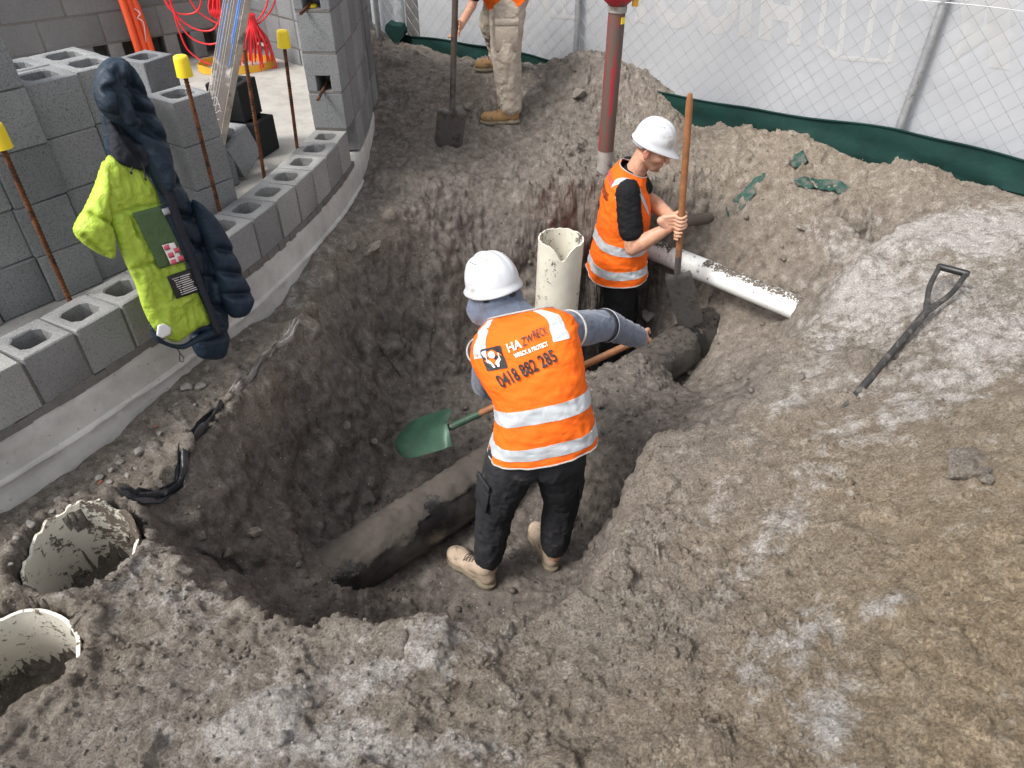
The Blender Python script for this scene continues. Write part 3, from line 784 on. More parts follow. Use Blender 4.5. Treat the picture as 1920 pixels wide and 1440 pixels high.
def notched(name, slot):
    mb = MB()
    if slot == 'foot':
        mb.box((0, 0, .135), (.186, .188, .108), bev=.003); mb.box((0, -.066, .042), (.186, .054, .084), bev=.003); mb.box((0, .066, .042), (.186, .054, .084), bev=.003)
        mb.box((.088, 0, .042), (.010, .078, .080))
    else:
        mb.box((0, 0, .174), (.186, .188, .028), bev=.003); mb.box((0, -.07, .08), (.186, .048, .159), bev=.003); mb.box((0, .07, .08), (.186, .048, .159), bev=.003)
        mb.box((.088, 0, .08), (.010, .09, .158))
    me = mb.mesh(name); bm = bmesh.new(); bm.from_mesh(me); bmesh.ops.remove_doubles(bm, verts=bm.verts, dist=1e-6); bmesh.ops.recalc_face_normals(bm, faces=bm.faces); bm.to_mesh(me); bm.free()
    me.materials.append(M['block']); return me
NF, NT = notched('notched_block', 'foot'), notched('notched_block', 'top')
tm = MB()
for crs in range(5):
    z = COURSE_T + .2*crs + .006
    s = .0; kb = 0
    if crs % 2: s = 0
    while s < 3.0:
        ln = .2
        c, d = along(s+.1); rz = math.atan2(d.y, d.x)
        me = SB190[(kb*7+crs) % 3]
        if kb == 0 and crs == 1: me = NF
        if kb == 0 and crs == 3: me = NT
        place(me, 'block', Vector((c.x, c.y, z)), rz, tall)
        s += ln; kb += 1
    for j in range(30):
        c, d = along(.060+.1*j); tm.box((c.x, c.y, z-.005), (.104, .178, .012), Matrix.Rotation(math.atan2(d.y, d.x), 3, 'Z'))
for j in range(1, 15):
    c, d = along(.2*j); tm.box((c.x, c.y, COURSE_T+.5), (.016, .180, .99), Matrix.Rotation(math.atan2(d.y, d.x), 3, 'Z'))
# footing course below the tall wall
for j in range(1, 12):
    c, d = along(.2*j+.1); place(SB190[j % 3], 'block', Vector((c.x, c.y, COURSE_B+.003)), math.atan2(d.y, d.x), tall)
tm.build('mortar', M['mortar'], tall)
st = MB(); a = wallpt(-.0745, WR-.10) + Vector((0, -.01, COURSE_T+.22)); st.tube([a + Vector((.01, .1, .02)), a + Vector((-.02, -.06, -.035))], .008, 8); st.build('bar_stub', M['rust'], tall, 40)
st = MB(); a = wallpt(-.0745, WR-.12) + Vector((0, -.01, COURSE_T+.61)); st.tube([a + Vector((.01, .1, .02)), a + Vector((-.02, -.04, -.01))], .008, 8); st.build('bar_stub', M['rust'], tall, 40)

# rear wall across the slab with open clean-out course
RA = PZ(54, 165, SLAB_Z) - Vector((.62, .52, 0)); RB = PZ(420, 102, SLAB_Z) + Vector((.42, .35, 0))
rd = (RB-RA); rl = rd.length; rd.normalize(); rz = math.atan2(rd.y, rd.x); rn = Vector((-rd.y, rd.x, 0))
rear = empty('rear_block_wall', (RA+RB)/2, 'smoke-grey rear block wall with row of clean-out gaps at its foot', 'wall')
LB = [solid_block('long_block', .388, .186, .190, seed=i) for i in range(3)]; PB = solid_block('pier_block', .098, .186, .190)
HLF = solid_block('half_block', .188, .186, .190)
for me in LB+[PB, HLF]: me.materials.append(M['block_rear'])
rm = MB()
for crs in range(6):
    s = 0.
    z = SLAB_Z + .2*crs + .004
    if crs == 0:
        while s < rl: place(PB, 'block', RA + rd*(s+.05) + rn*.1 + Vector((0, 0, .004)), rz, rear); s += .2
        rm.box((RA+RB)/2 + rn*.20 + Vector((0, 0, .1)), (rl, .03, .2), Matrix.Rotation(rz, 3, 'Z'))
    else:
        s = -.2 if crs % 2 else 0
        while s < rl-.05:
            place(LB[crs % 3], 'block', RA + rd*(s+.2) + rn*.1 + Vector((0, 0, .2*crs+.004)), rz, rear); s += .4
        rm.box((RA+RB)/2 + rn*.1 + Vector((0, 0, .2*crs+.002)), (rl, .178, .016), Matrix.Rotation(rz, 3, 'Z'))
        s = .2 if crs % 2 else .4
        while s < rl:
            rm.box(RA + rd*s + rn*.1 + Vector((0, 0, .2*crs+.1)), (.014, .178, .19), Matrix.Rotation(rz, 3, 'Z')); s += .4
rm.build('mortar', M['mortar'], rear)

# ---------------------------------------------------------------- stacked blocks on the slab
def stack_block(loc, rz, label, mat='block', tilt=None, group='half blocks stacked on the slab'):
    o = place(random.choice(HB) if mat == 'block' else DB, 'concrete_block', loc, rz, None, tilt)
    return tag(o, label, 'block', group)
DB = hollow_block('hollow_block', seed=99); DB.materials.append(M['block_dark'])
e0 = PZ(123, 560, SLAB_Z); e1 = PZ(195, 529, SLAB_Z); sdv = (e1-e0); sdv.normalize(); snv = Vector((-sdv.y, sdv.x, 0)); srz = math.atan2(sdv.y, sdv.x)
ordw = ['bottom', 'second', 'third', 'fourth', 'fifth']
cols = [('first', -3, 0, 3), ('second', -2, 0, 4), ('third', -1, .015, 4), ('fourth', 0, -.01, 5), ('fifth', 1, 0.01, 4), ('sixth', 2, 0.03, 4)]
for nm, ci, off, h in cols:
    for k in range(h):
        c = e1 + sdv*(.193*(ci)-.095) + snv*(.097+off) + Vector((0, 0, .1925*k+.002))
        c += Vector((random.uniform(-.004, .004), random.uniform(-.004, .004), 0))
        stack_block(c, srz+random.uniform(-.015, .015), 'grey half block, big stack left of jacket: %s column from left, %s course' % (nm, ordw[k]))
for (ci, h) in ((0, 4), (1, 4), (2, 4)):
    c = e1 + sdv*(.193*ci-.095) + snv*.30 + Vector((0, 0, .1925*(h-1)+.002))
    stack_block(c, srz, 'grey half block topping the rear row of the big stack, %s in row' % ('first', 'second', 'third')[ci])
# stack showing between the jacket's hood and the capped bar
def on(px, py, z): return PZ(px, py, z)
c = on(345, 262, SLAB_Z+.1925)   # face foot of the upper block near the hood
p_ = e1 + sdv*.62 + snv*.14
for k in range(3):
    stack_block(p_ + Vector((0, 0, .1925*k+.002)), srz+.02*k, 'grey half block behind the jacket hood, %s of three in a pile' % ordw[k])
p_ = on(352, 395, SLAB_Z) - sdv*.06 + snv*.11
for k in range(2):
    stack_block(Vector((p_.x, p_.y, SLAB_Z+.1925*k+.002)), srz-.02, 'grey half block hugging the right edge of the jacket, %s of a pair' % ('lower', 'upper')[k])
p_ = on(330, 330, SLAB_Z) + snv*.06 + sdv*.05
for k in range(3):
    stack_block(Vector((p_.x, p_.y, SLAB_Z+.1925*k+.002)), srz+.22, 'grey half block in the rear pile right of the hood, %s course' % ordw[k], mat='dark' if k == 1 else 'block')
PLK = on(408, 358, SLAB_Z) + snv*.075 + sdv*.03
stack_block(Vector((PLK.x, PLK.y, SLAB_Z+.002)), srz-.05, 'grey half block holding the foot of the chalk-marked plank')
q = on(470, 330, SLAB_Z) + snv*.08
stack_block(Vector((q.x, q.y, SLAB_Z+.052)), srz+.3, 'grey half block tipped over beside the charcoal blocks', tilt=Matrix.Rotation(math.radians(-24), 4, 'Y'))
q = on(500, 292, SLAB_Z) + snv*.09
stack_block(Vector((q.x, q.y, SLAB_Z+.002)), srz+.35, 'charcoal half block under the other charcoal block', 'dark')
stack_block(Vector((q.x-.06, q.y+.02, SLAB_Z+.196)), srz+.42, 'charcoal half block standing on top of the charcoal pair', 'dark')
q2 = q - sdv*.21 + snv*.03
stack_block(Vector((q2.x, q2.y, SLAB_Z+.002)), srz+.25, 'charcoal half block with open cell beside the tipped grey block', 'dark')

# ---------------------------------------------------------------- starter bars with yellow caps
def rebar(px, py, tx, ty, label, cap=True, zb=1.30, r=.0085):
    b = PZ(px, py, 1.33); t = PY(tx, ty, b.y + .0)
    b2 = b + (b-t).normalized()*.10
    L = (t-b2).length; n = int(L/.0045); path = []; rad = []
    for i in range(n+1):
        path.append(b2.lerp(t, i/n)); rad.append(r*(1.0 if i % 3 else 1.22))
    e = empty('starter_bar', b, label, 'rebar', 'starter bars rising from the low wall')
    mb = MB(); mb.tube(path, rad, 8); mb.build('bar', M['rust'], e, 60)
    if cap:
        ax = (t-b).normalized(); mb = MB()
        mb.lathe([(.0, .052), (.021, .052), (.0265, .048), (.0285, .040), (.031, -.022), (.0315, -.026), (.029, -.026), (.024, .03)], t, ax, 24); mb.build('cap', M['yellow'], e, 40)
    return b, t
rebar(145, 595, -2, 262, 'rusty ribbed starter bar with yellow cap at the left edge of the wall')
RB2 = rebar(420, 428, 344, 130, 'rusty ribbed starter bar with yellow cap right of the jacket')
rebar(500, 360, 457, 92, 'dark uncapped starter bar rising beside the chalk-marked plank', cap=False)
rebar(561, 306, 532, 78, 'slim rusty starter bar with yellow cap left of the tall wall')
rebar(604, 262, 586, 28, 'rusty starter bar with yellow cap in front of the tall wall end')

# ---------------------------------------------------------------- leaning formply plank
foot = Vector((PLK.x, PLK.y, SLAB_Z+.10)); up = PY(452, -40, foot.y+.10)
ax = (up-foot).normalized(); view = (foot-C0).normalized()
side = ax.cross(Vector((-.55, -.8, .2))).normalized(); nor = side.cross(ax).normalized()
if nor.dot(view) > 0: nor = -nor
L = (up-foot).length+.35; Wd = .132; Td = .040
Mx = Matrix((side, ax, nor)).transposed()
pk = empty('plank', foot, 'tall formply plank streaked with blue and white chalk lines, leaning', 'plank')
mb = MB(); mb.box(foot + ax*L/2, (Wd, L, Td), Mx, bev=.002); mb.build('board', M['ply'], pk)
mb = MB(); mb.box(foot + ax*L/2 + side*(Wd/2+.0012), (.002, L*.998, Td*.92), Mx); mb.box(foot + ax*L/2 - side*(Wd/2+.0012), (.002, L*.998, Td*.92), Mx); mb.build('raw_edge', M['ply_edge'], pk)
mb = MB()
for u in (-.050, -.031, -.012, .004):
    mb.box(foot + ax*(L*.56) + side*u + nor*(Td/2+.0006), (.0011, L*.74, .0008), Mx)
mb.build('chalk_line', M['chalk_white'], pk)
mb = MB()
for u, w_, f0, f1 in ((-.056, .002, .45, .95), (-.034, .003, .42, .62), (.034, .007, .50, .98), (.046, .004, .42, .72), (-.016, .0015, .6, .97)):
    mb.box(foot + ax*(L*(f0+f1)/2) + side*u + nor*(Td/2+.0011), (w_, L*(f1-f0), .0008), Mx)
mb.build('blue_mark', M['chalk_blue'], pk)
mb = MB()
for i in range(11):
    z0 = .10+.024*i; pts = [foot + ax*(z0+.012*math.sin(i*2.1+u*90)+.03*(u+.05)) + side*u + nor*(Td/2+.001) for u in np.linspace(-.05, .035+.01*math.sin(i), 12)]
    mb.tube(pts, .0011, 5)
mb.build('scribble', M['chalk_white'], pk)

# ---------------------------------------------------------------- orange conduits, red cable coil, strap
for i, (bx, by, dx, lab) in enumerate(((272, 136, -.0, 'leftmost orange conduit of three standing against the rear wall'), (283, 133, .0, 'middle orange conduit of three standing against the rear wall'), (294, 131, .02, 'rightmost orange conduit of three, with a white cable tie, at the rear wall'))):
    b = PZ(bx, by, SLAB_Z); mb = MB()
    pts = catmull([b + Vector((0, 0, -.02)), b + Vector((-.004, 0, .35)), b + Vector((-.03-.02*i, .02, .75)), b + Vector((-.05-.03*i, .03, 1.25))], 8)
    mb.tube(pts, .024, 16); o = empty('orange_conduit', b, lab, 'conduit', 'orange conduits'); mb.build('tube', M['orange_pipe'], o, 40)
    if i == 2:
        mb = MB(); r_ = b + Vector((0, -.026, .36))
        mb.tube(catmull([r_ + Vector((-.02, 0, .06)), r_ + Vector((.015, -.006, .03)), r_ + Vector((-.012, -.008, .0)), r_ + Vector((.018, -.006, -.03)), r_ + Vector((-.005, -.004, -.16))], 8), .003, 6); mb.build('tie', M['chalk_white'], o, 40)
cb = PZ(476, 128, SLAB_Z)
coil = empty('red_cable_coil', cb, 'bunch of red cable tails hanging and fanning over the ochre strap', 'cable')
hang = PY(472, 45, cb.y)
for i in range(34):
    a = i*2.399; rr = .035+.135*math.sqrt((i+.5)/34)
    e = cb + Vector((rr*math.cos(a)*1.05, rr*math.sin(a)*.8, .02+.05*random.random()))
    t = hang + Vector((.03*math.cos(a), .03*math.sin(a), .02*random.random()))
    midp = t.lerp(e, .5) + Vector((.02*math.cos(a), .02*math.sin(a), .02))
    mb = MB(); mb.tube(catmull([t + Vector((0, 0, .05)), t, midp, e], 7), .0055, 6); mb.build('cable', M['red_cable'], coil, 50)
def loopc(pts, label, y):
    P = [PY(a, b, y + (c if len(q) > 2 else 0)) for q in pts for (a, b, c) in [(q + (0,))[:3]]]
    mb = MB(); mb.tube(catmull(P, 10), .0060, 8); o = mb.build('red_cable', M['red_cable'], None, 50); tag(o, label, 'cable', 'red cables')
loopc([(505, -30), (500, 10), (485, 35), (470, 48), (462, 75)], 'red cable dropping from above into the cable bunch', cb.y)
loopc([(520, -30), (512, 12), (490, 40), (474, 50), (470, 80)], 'second red cable dropping from above into the cable bunch, to its right', cb.y+.02)
yb = 5.55
loopc([(300, -20), (318, 16), (345, 27), (372, 18), (380, -20)], 'shallow red cable loop swinging at the top of the rear wall', yb)
loopc([(296, -20), (330, 28), (365, 54), (398, 56), (412, 30), (410, -20)], 'deep red cable loop sagging in front of the rear wall', yb-.02)
loopc([(310, -20), (335, 40), (360, 72), (395, 83), (425, 70), (440, 40)], 'lowest red cable loop sagging across the rear wall', yb-.05)
loopc([(315, -20), (332, 45), (350, 90), (375, 112), (395, 121)], 'red cable running down from the loops to the ochre strap', yb-.03)
loopc([(345, -20), (370, 20), (400, 40), (412, 46)], 'short red cable arc behind the chalk-marked plank', yb+.02)
loopc([(476, 55), (500, 85), (512, 105), (518, 125), (505, 128)], 'stray red cable bowing out to the right of the cable bunch', cb.y)
hk = empty('red_cable_hank', PY(405, 20, yb), 'tight hank of red cable hanging left of the chalk-marked plank top', 'cable')
for i in range(9):
    u = (i-4)*2.6
    P = [PY(406+u*.5, -25, yb), PY(402+u, 5, yb-.02+.01*(i % 3)), PY(404+u, 25, yb-.03), PY(409+u*.3, 34, yb)]
    mb = MB(); mb.tube(catmull(P, 6), .0055, 6); mb.build('strand', M['red_cable'], hk, 50)
mb = MB(); c = PZ(445, 128, SLAB_Z); n = 48
prof_o = []
for k in range(n):
    a = 2*math.pi*k/n; prof_o.append(c + Vector((.27*math.cos(a), .19*math.sin(a)+.04*math.cos(a), 0)))
V = []; F = []
for k, q in enumerate(prof_o):
    o_ = (q-c).normalized()*.003; V += [q + Vector((0, 0, .003)), q + Vector((0, 0, .055+.006*math.sin(k*.7))), q - o_ + Vector((0, 0, .055+.006*math.sin(k*.7))), q - o_ + Vector((0, 0, .003))]
for k in range(n):
    k2 = (k+1) % n
    for j in range(4): F.append((k*4+j, k2*4+j, k2*4+(j+1) % 4, k*4+(j+1) % 4))
mb.add(V, F); tag(mb.build('strap_ring', M['yellow_band'], None, 60), 'ochre strap lying in a ring on the slab around the cables', 'strap')
# ================================================================ fence, banner, shade cloth
FD = FENCE_D.normalized()              # runs away to the left
fence_pt = lambda s, z, off=0.: Vector((FENCE_A.x, FENCE_A.y, z)) + FD*s + FENCE_N*off
S0, S1 = -2.3, 5.6
fence = empty('chain_link_fence', fence_pt(0, 1.15), 'galvanised chain-link fence behind the dig with steel posts', 'fence')
ZB, ZT, DG = 1.02, 3.1, .106
mb = MB(); nw = int((S1-S0)/(DG/2)); nz = int((ZT-ZB)/(DG/2))
for i in range(nw):
    V = []; 
    pts = []
    for j in range(nz+1):
        s = S0 + DG*i + (DG/2 if j % 2 else 0.0)*1.0 + DG*.25*0
        # neighbouring wires interlock at every knuckle
        s = S0 + DG*.5*i + (DG*.5 if (j+i) % 2 else 0)
        wob = .006*math.sin(i*.37+j*.21)
        pts.append(fence_pt(s, ZB + j*DG/2, .012 + wob + (.0018 if j % 2 else -.0018)))
        if j < nz:
            pass
    mb.tube(pts, .0017, 4, cap=False)
mb.build('wire_mesh', M['galv'], fence)
for (px, lab) in ((0, 'a'), (1, 'b'), (2, 'c')):
    pass
def sx(px, py): return (PF(px, py, 0)-FENCE_A).dot(FD)
sp1 = sx(1683, 240); sp2 = sx(1079, 110); sp3 = sx(742, 40); sp4 = sx(716, 40); sp5 = sx(1340, 195)
def post(s, r, off=-.045, lean=0.0, name='post', top=3.3):
    mb = MB(); a = fence_pt(s, .9, off); b = fence_pt(s-lean, top, off); mb.tube([a, a.lerp(b, .5), b], r, 16); mb.build(name, M['galv'], fence, 40)
post(sp1, .024, .0, .05); post(sp2, .022, .0, 0); post(sp4, .024, .05); post(sp4+.10, .021, .05)
for j, (s_a, z_a, s_b, z_b) in enumerate(((S0, 2.02, S1, 2.02), (S0, 2.95, S1, 2.95))):
    mb = MB(); n = 60
    mb.tube([fence_pt(s_a+(s_b-s_a)*i/n, z_a + .006*math.sin(i*.9), .02) for i in range(n+1)], .0021, 6); mb.build('line_wire', M['galv'], fence)
gp = empty('gate_post', fence_pt(sp3, 1.2, -.09), 'stout grey painted post with dark bands at the fence corner', 'post')
mb = MB(); mb.tube([fence_pt(sp3+.01, .95, -.09), fence_pt(sp3+.01, 3.2, -.09)], .07, 24); mb.build('tube', mat_simple('post_grey_paint', (.42, .45, .47), .6, .1, 9, 40, .15, .002, 0, .4, (.25, .22, .2), .1, 9), gp, 40)
for z in (1.60, 1.72, 1.93):
    mb = MB(); mb.tube([fence_pt(sp3+.01, z, -.09), fence_pt(sp3+.01, z+.05, -.09)], .0725, 24); mb.build('dark_band', M['hard_grey'], gp, 40)
mb = MB(); mb.box(fence_pt(sp3-.155, 2.0, -.075), (.16, .05, 2.2), Matrix.Rotation(math.atan2(FD.y, FD.x), 3, 'Z'), bev=.006)
tag(mb.build('timber_post', mat_simple('weathered_grey_timber', (.13, .125, .12), .9, .25, 5, 30, .5, .004)), 'weathered dark grey timber post behind the fence corner', 'post')

def mat_banner():
    m, nt, b = new_mat('banner_vinyl'); co = geopos(nt)
    n1 = noise(nt, 1.3, 4, .55, co); n2 = noise(nt, 16, 8, .7, co)
    c = ramp(nt, n1.outputs[0], [(.3, (.56, .575, .60)), (.7, (.66, .67, .69))]).outputs[0]
    f = ramp(nt, n2.outputs[0], [(.66, (0,)*3), (.74, (1,)*3)]).outputs[0]
    geo = nt.nodes.new('ShaderNodeSeparateXYZ'); nt.links.new(co, geo.inputs[0])
    low_ = math_n(nt, 'MULTIPLY', math_n(nt, 'SUBTRACT', 1.75, geo.outputs[2]), 1.1, True)
    c = mixc(nt, math_n(nt, 'MULTIPLY', math_n(nt, 'MULTIPLY', f, low_), .8), c, (.20, .17, .15))
    nt.links.new(c, b.inputs['Base Color']); b.inputs['Roughness'].default_value = .6
    tr = nt.nodes.new('ShaderNodeBsdfTranslucent'); nt.links.new(c, tr.inputs['Color'])
    mx = nt.nodes.new('ShaderNodeMixShader'); mx.inputs[0].default_value = .42
    nt.links.new(b.outputs[0], mx.inputs[1]); nt.links.new(tr.outputs[0], mx.inputs[2])
    nt.links.new(mx.outputs[0], nt.nodes['Material Output'].inputs['Surface'])
    bump(nt, b, noise(nt, 5, 3, .5, co).outputs[0], .35, .03)
    return m
M['banner'] = mat_banner()
def banner_off(s, z): return -.055 + .014*math.sin(s*2.3+z*1.1) + .007*math.sin(s*6.1-z*2.0) + .01*math.sin(z*3.0+s)
n_s, n_z = 120, 36
def sheet(name, s0, s1, z0, z1, off, thick, mat, label, cat):
    V = []; F = []
    for side in (0, 1):
        for i in range(n_s+1):
            s = s0+(s1-s0)*i/n_s
            for j in range(n_z+1):
                z = z0 + (z1-z0)*j/n_z; V.append(fence_pt(s, z, off(s, z) + (thick if side == 0 else 0)))
    m = (n_s+1)*(n_z+1); w_ = n_z+1
    for i in range(n_s):
        for j in range(n_z):
            a = i*w_+j; F.append((a, a+1, a+w_+1, a+w_)); F.append((m+a, m+a+w_, m+a+w_+1, m+a+1))
    for i in range(n_s):
        for j in (0, n_z):
            a = i*w_+j; F.append((a, a+w_, m+a+w_, m+a))
    mb = MB(); mb.add(V, F); o = mb.build(name, mat, None, 60); return tag(o, label, cat)
banner = sheet('banner', sx(690, 40)+1.2, S0, 1.10, 3.1, banner_off, .0012, M['banner'], 'long white translucent vinyl banner hung along the chain-link fence', 'banner')
banner.matrix_world  # reversed lettering shows through from the street side
def mat_letter():
    m, nt, b = new_mat('banner_letter'); co = geopos(nt)
    n1 = noise(nt, 2, 3, .5, co); c = ramp(nt, n1.outputs[0], [(.3, (.72, .72, .715)), (.7, (.79, .79, .785))]).outputs[0]
    nt.links.new(c, b.inputs['Base Color']); b.inputs['Roughness'].default_value = .6
    tr = nt.nodes.new('ShaderNodeBsdfTranslucent'); nt.links.new(c, tr.inputs['Color'])
    mx = nt.nodes.new('ShaderNodeMixShader'); mx.inputs[0].default_value = .55
    nt.links.new(b.outputs[0], mx.inputs[1]); nt.links.new(tr.outputs[0], mx.inputs[2])
    nt.links.new(mx.outputs[0], nt.nodes['Material Output'].inputs['Surface']); return m
M['letter'] = mat_letter()
def lettershape(name, polys):
    """polys: outlines measured on the photo, laid on the banner cloth"""
    mb = MB()
    for poly in polys:
        P = [PF(a, b, -.05) for a, b in poly]; q2 = []
        for p_ in P:
            s = (p_-FENCE_A).dot(FD); q2.append((s, p_.z))
        bd = []; m = len(q2)
        for i in range(m):
            a, b2 = q2[i], q2[(i+1) % m]; kk = max(1, int(math.hypot(a[0]-b2[0], a[1]-b2[1])/.06))
            bd += [Vector((a[0]+(b2[0]-a[0])*t/kk, a[1]+(b2[1]-a[1])*t/kk)) for t in range(kk)]
        pts = bd; r_ = delaunay_2d_cdt(pts, [(i, (i+1) % len(bd)) for i in range(len(bd))], [], 1, 1e-5)
        mb.add([fence_pt(v.x, v.y, banner_off(v.x, v.y)+.0035) for v in r_[0]], [tuple(f) for f in r_[2]])
    return mb.build(name, M['letter'], banner)
def ring_part(cx, cy, rx, ry, k, a0, a1, n=22):
    o = [(cx+rx*math.cos(t), cy+ry*math.sin(t)) for t in np.linspace(a0, a1, n)]
    i = [(cx+rx*k*math.cos(t), cy+ry*k*math.sin(t)) for t in np.linspace(a1, a0, n)]
    return o+i
lettershape('letter', [[(980,-40),(1000,-40),(998,14),(978,12)]])
lettershape('letter', [[(1018,-40),(1026,-40),(1030,8),(1046,28),(1046,34),(1036,32),(1020,12)], [(1042,26),(1094,30),(1094,38),(1042,33)], [(1084,-40),(1093,-40),(1092,34),(1083,34)], [(1055,-40),(1062,-40),(1064,28),(1056,28)]])
lettershape('letter', [[(1192,-40),(1212,-40),(1212,44),(1192,40)]])
lettershape('letter', [ring_part(1268, -2, 42, 56, .52, -.2, math.pi+.2)])
lettershape('letter', [ring_part(1342, 8, 40, 58, .45, -.25, math.pi+.1)])
lettershape('letter', [[(1392,-40),(1412,-40),(1405,72),(1382,68)]])
lettershape('letter', [[(1430,-40),(1452,-40),(1445,78),(1420,72)], [(1486,-40),(1510,-40),(1500,86),(1475,82)], [(1446,6),(1490,14),(1486,44),(1444,36)]])
lettershape('emblem', [[(1546,-40),(1556,-40),(1540,88),(1530,86)], [(1530,84),(1542,84),(1574,104),(1570,112),(1562,108)], [(1570,104),(1666,112),(1664,120),(1568,112)], [(1582,-40),(1592,-40),(1578,104),(1568,102)], [(1640,-40),(1651,-40),(1628,108),(1617,106)], [(1690,-40),(1701,-40),(1672,118),(1661,116)]])
lettershape('letter', [[(1795,-40),(1850,-40),(1846,30),(1790,122),(1784,112),(1808,60)], [(1850,-40),(1896,-40),(1893,132),(1856,126)], [(1800,76),(1860,40),(1862,66),(1790,110)]])

# green shade-cloth skirt tied along the foot of the fence
def green_top(s):
    knots = [(S0, 1.345), (sx(1920,300), None), (sx(1800,270), None), (sx(1683,241), None), (sx(1500,216), None), (sx(1368,196), None), (sx(1200,166), None), (sx(1050,112), None), (sx(910,88), None), (sx(850,80), None), (sx(760,66), None), (sx(745, 58), None)]
    return knots
KN = []
for (px, py) in ((1920,300),(1800,268),(1683,241),(1560,225),(1450,210),(1368,196),(1290,182),(1200,166),(1000,102),(910,86),(850,77),(800,70),(752,64)):
    q = PF(px, py, .02); KN.append(((q-FENCE_A).dot(FD), q.z))
KN = [(S0, KN[0][1]+.02)] + KN; KN.sort()
ks, kz = np.array([k[0] for k in KN]), np.array([k[1] for k in KN])
V = []; F = []; ns, nzz = 260, 14
s_a, s_b = S0, KN[-1][0]
ties = [sx(1368, 196), sp1, sx(1050, 110)]
for side in (0, 1):
    for i in range(ns+1):
        s = s_a+(s_b-s_a)*i/ns; zt = float(np.interp(s, ks, kz))
        tie = max(math.exp(-((s-t)/.06)**2) for t in ties)
        for j in range(nzz+1):
            f = j/nzz; z = zt - f*.55
            fold = .024*math.sin(f*22+s*3.6+2.2*math.sin(s*1.7)) + .012*math.sin(f*47+s*6.3+math.sin(s*4)) + .012*math.sin(s*11+f*9)
            bul = .032 + .022*math.sin(min(1, f*2.2)*math.pi*.5)*(1-.6*tie) + .55*fold*(.25+min(1, f*3))*(1-.5*tie)
            V.append(fence_pt(s, z, bul + (.0012 if side else 0)))
w_ = nzz+1; m = (ns+1)*w_
for i in range(ns):
    for j in range(nzz):
        a = i*w_+j; F.append((a, a+1, a+w_+1, a+w_)); F.append((m+a, m+a+w_, m+a+w_+1, m+a+1))
    a = i*w_; F.append((a, a+w_, m+a+w_, m+a))
mb = MB(); mb.add(V, F)
sk = mb.build('shade_cloth_skirt', M['shade_cloth'], None, 60); tag(sk, 'dark green shade cloth tied along the foot of the fence', 'shade cloth')
mb = MB(); mb.tube([fence_pt(s, float(np.interp(s, ks, kz))+.002+.004*math.sin(s*9), .04) for s in np.linspace(s_a, s_b, 140)], .006, 8); mb.build('rolled_hem', M['shade_cloth'], sk, 60)
mb = MB(); e = fence_pt(s_b, kz[-1]+.05, .05)
pts = [e + FD*(.12*math.cos(t)) + Vector((0, 0, .07*math.sin(t)*(1+.3*math.sin(3*t)))) for t in np.linspace(0, 6.28, 14)[:-1]]
mb.add(pts + [q + FENCE_N*.06 + Vector((.01, 0, -.02)) for q in pts], [tuple(range(13)), tuple(range(13, 26))] + [(i, (i+1) % 13, 13+(i+1) % 13, 13+i) for i in range(13)])
tag(mb.build('cloth_bundle', M['shade_cloth'], None, 30), 'bunched end of green shade cloth at the fence corner post', 'shade cloth')
# ================================================================ pipes
def mat_dirty(name, clean, dirt, rough_c=.35, speck=.3, clean2=None):
    """clean surface with soil lying where the 'dirt' attribute says"""
    m, nt, b = new_mat(name); co = geopos(nt)
    at = nt.nodes.new('ShaderNodeAttribute'); at.attribute_name = 'dirt'
    n1 = noise(nt, 30, 7, .7, co); n2 = noise(nt, 90, 5, .7, co); n3 = noise(nt, 6, 4, .6, co)
    f = math_n(nt, 'ADD', at.outputs['Fac'], math_n(nt, 'MULTIPLY', math_n(nt, 'SUBTRACT', n1.outputs[0], .5), 1.6))
    f = math_n(nt, 'ADD', f, math_n(nt, 'MULTIPLY', math_n(nt, 'SUBTRACT', n2.outputs[0], .5), speck*3))
    f = math_n(nt, 'MULTIPLY', math_n(nt, 'SUBTRACT', f, .45), 7.0, True)
    cc = ramp(nt, n3.outputs[0], [(.35, clean), (.65, clean2 or clean)]).outputs[0]
    dc = ramp(nt, n3.outputs[0], [(.35, tuple(x*.78 for x in dirt)), (.65, tuple(x*1.22 for x in dirt))]).outputs[0]
    nt.links.new(mixc(nt, f, cc, dc), b.inputs['Base Color'])
    r = nt.nodes.new('ShaderNodeMapRange'); r.inputs[3].default_value = rough_c; r.inputs[4].default_value = .95
    nt.links.new(f, r.inputs[0]); nt.links.new(r.outputs[0], b.inputs['Roughness'])
    h = bump(nt, None, f, .5, .004); bump(nt, b, n1.outputs[0], .5, .006, h)
    return m
M['tar_dirty'] = mat_dirty('tarred_pipe_soiled', (.012, .011, .011), (.080, .068, .058), .24, .40, (.060, .055, .051))
M['pvc_dirty'] = mat_dirty('pvc_soiled', (.79, .80, .78), (.10, .083, .068), .35, .55)
M['cream_dirty'] = mat_dirty('cream_pvc_stained', (.76, .72, .60), (.12, .095, .075), .45, .35, (.66, .63, .55))
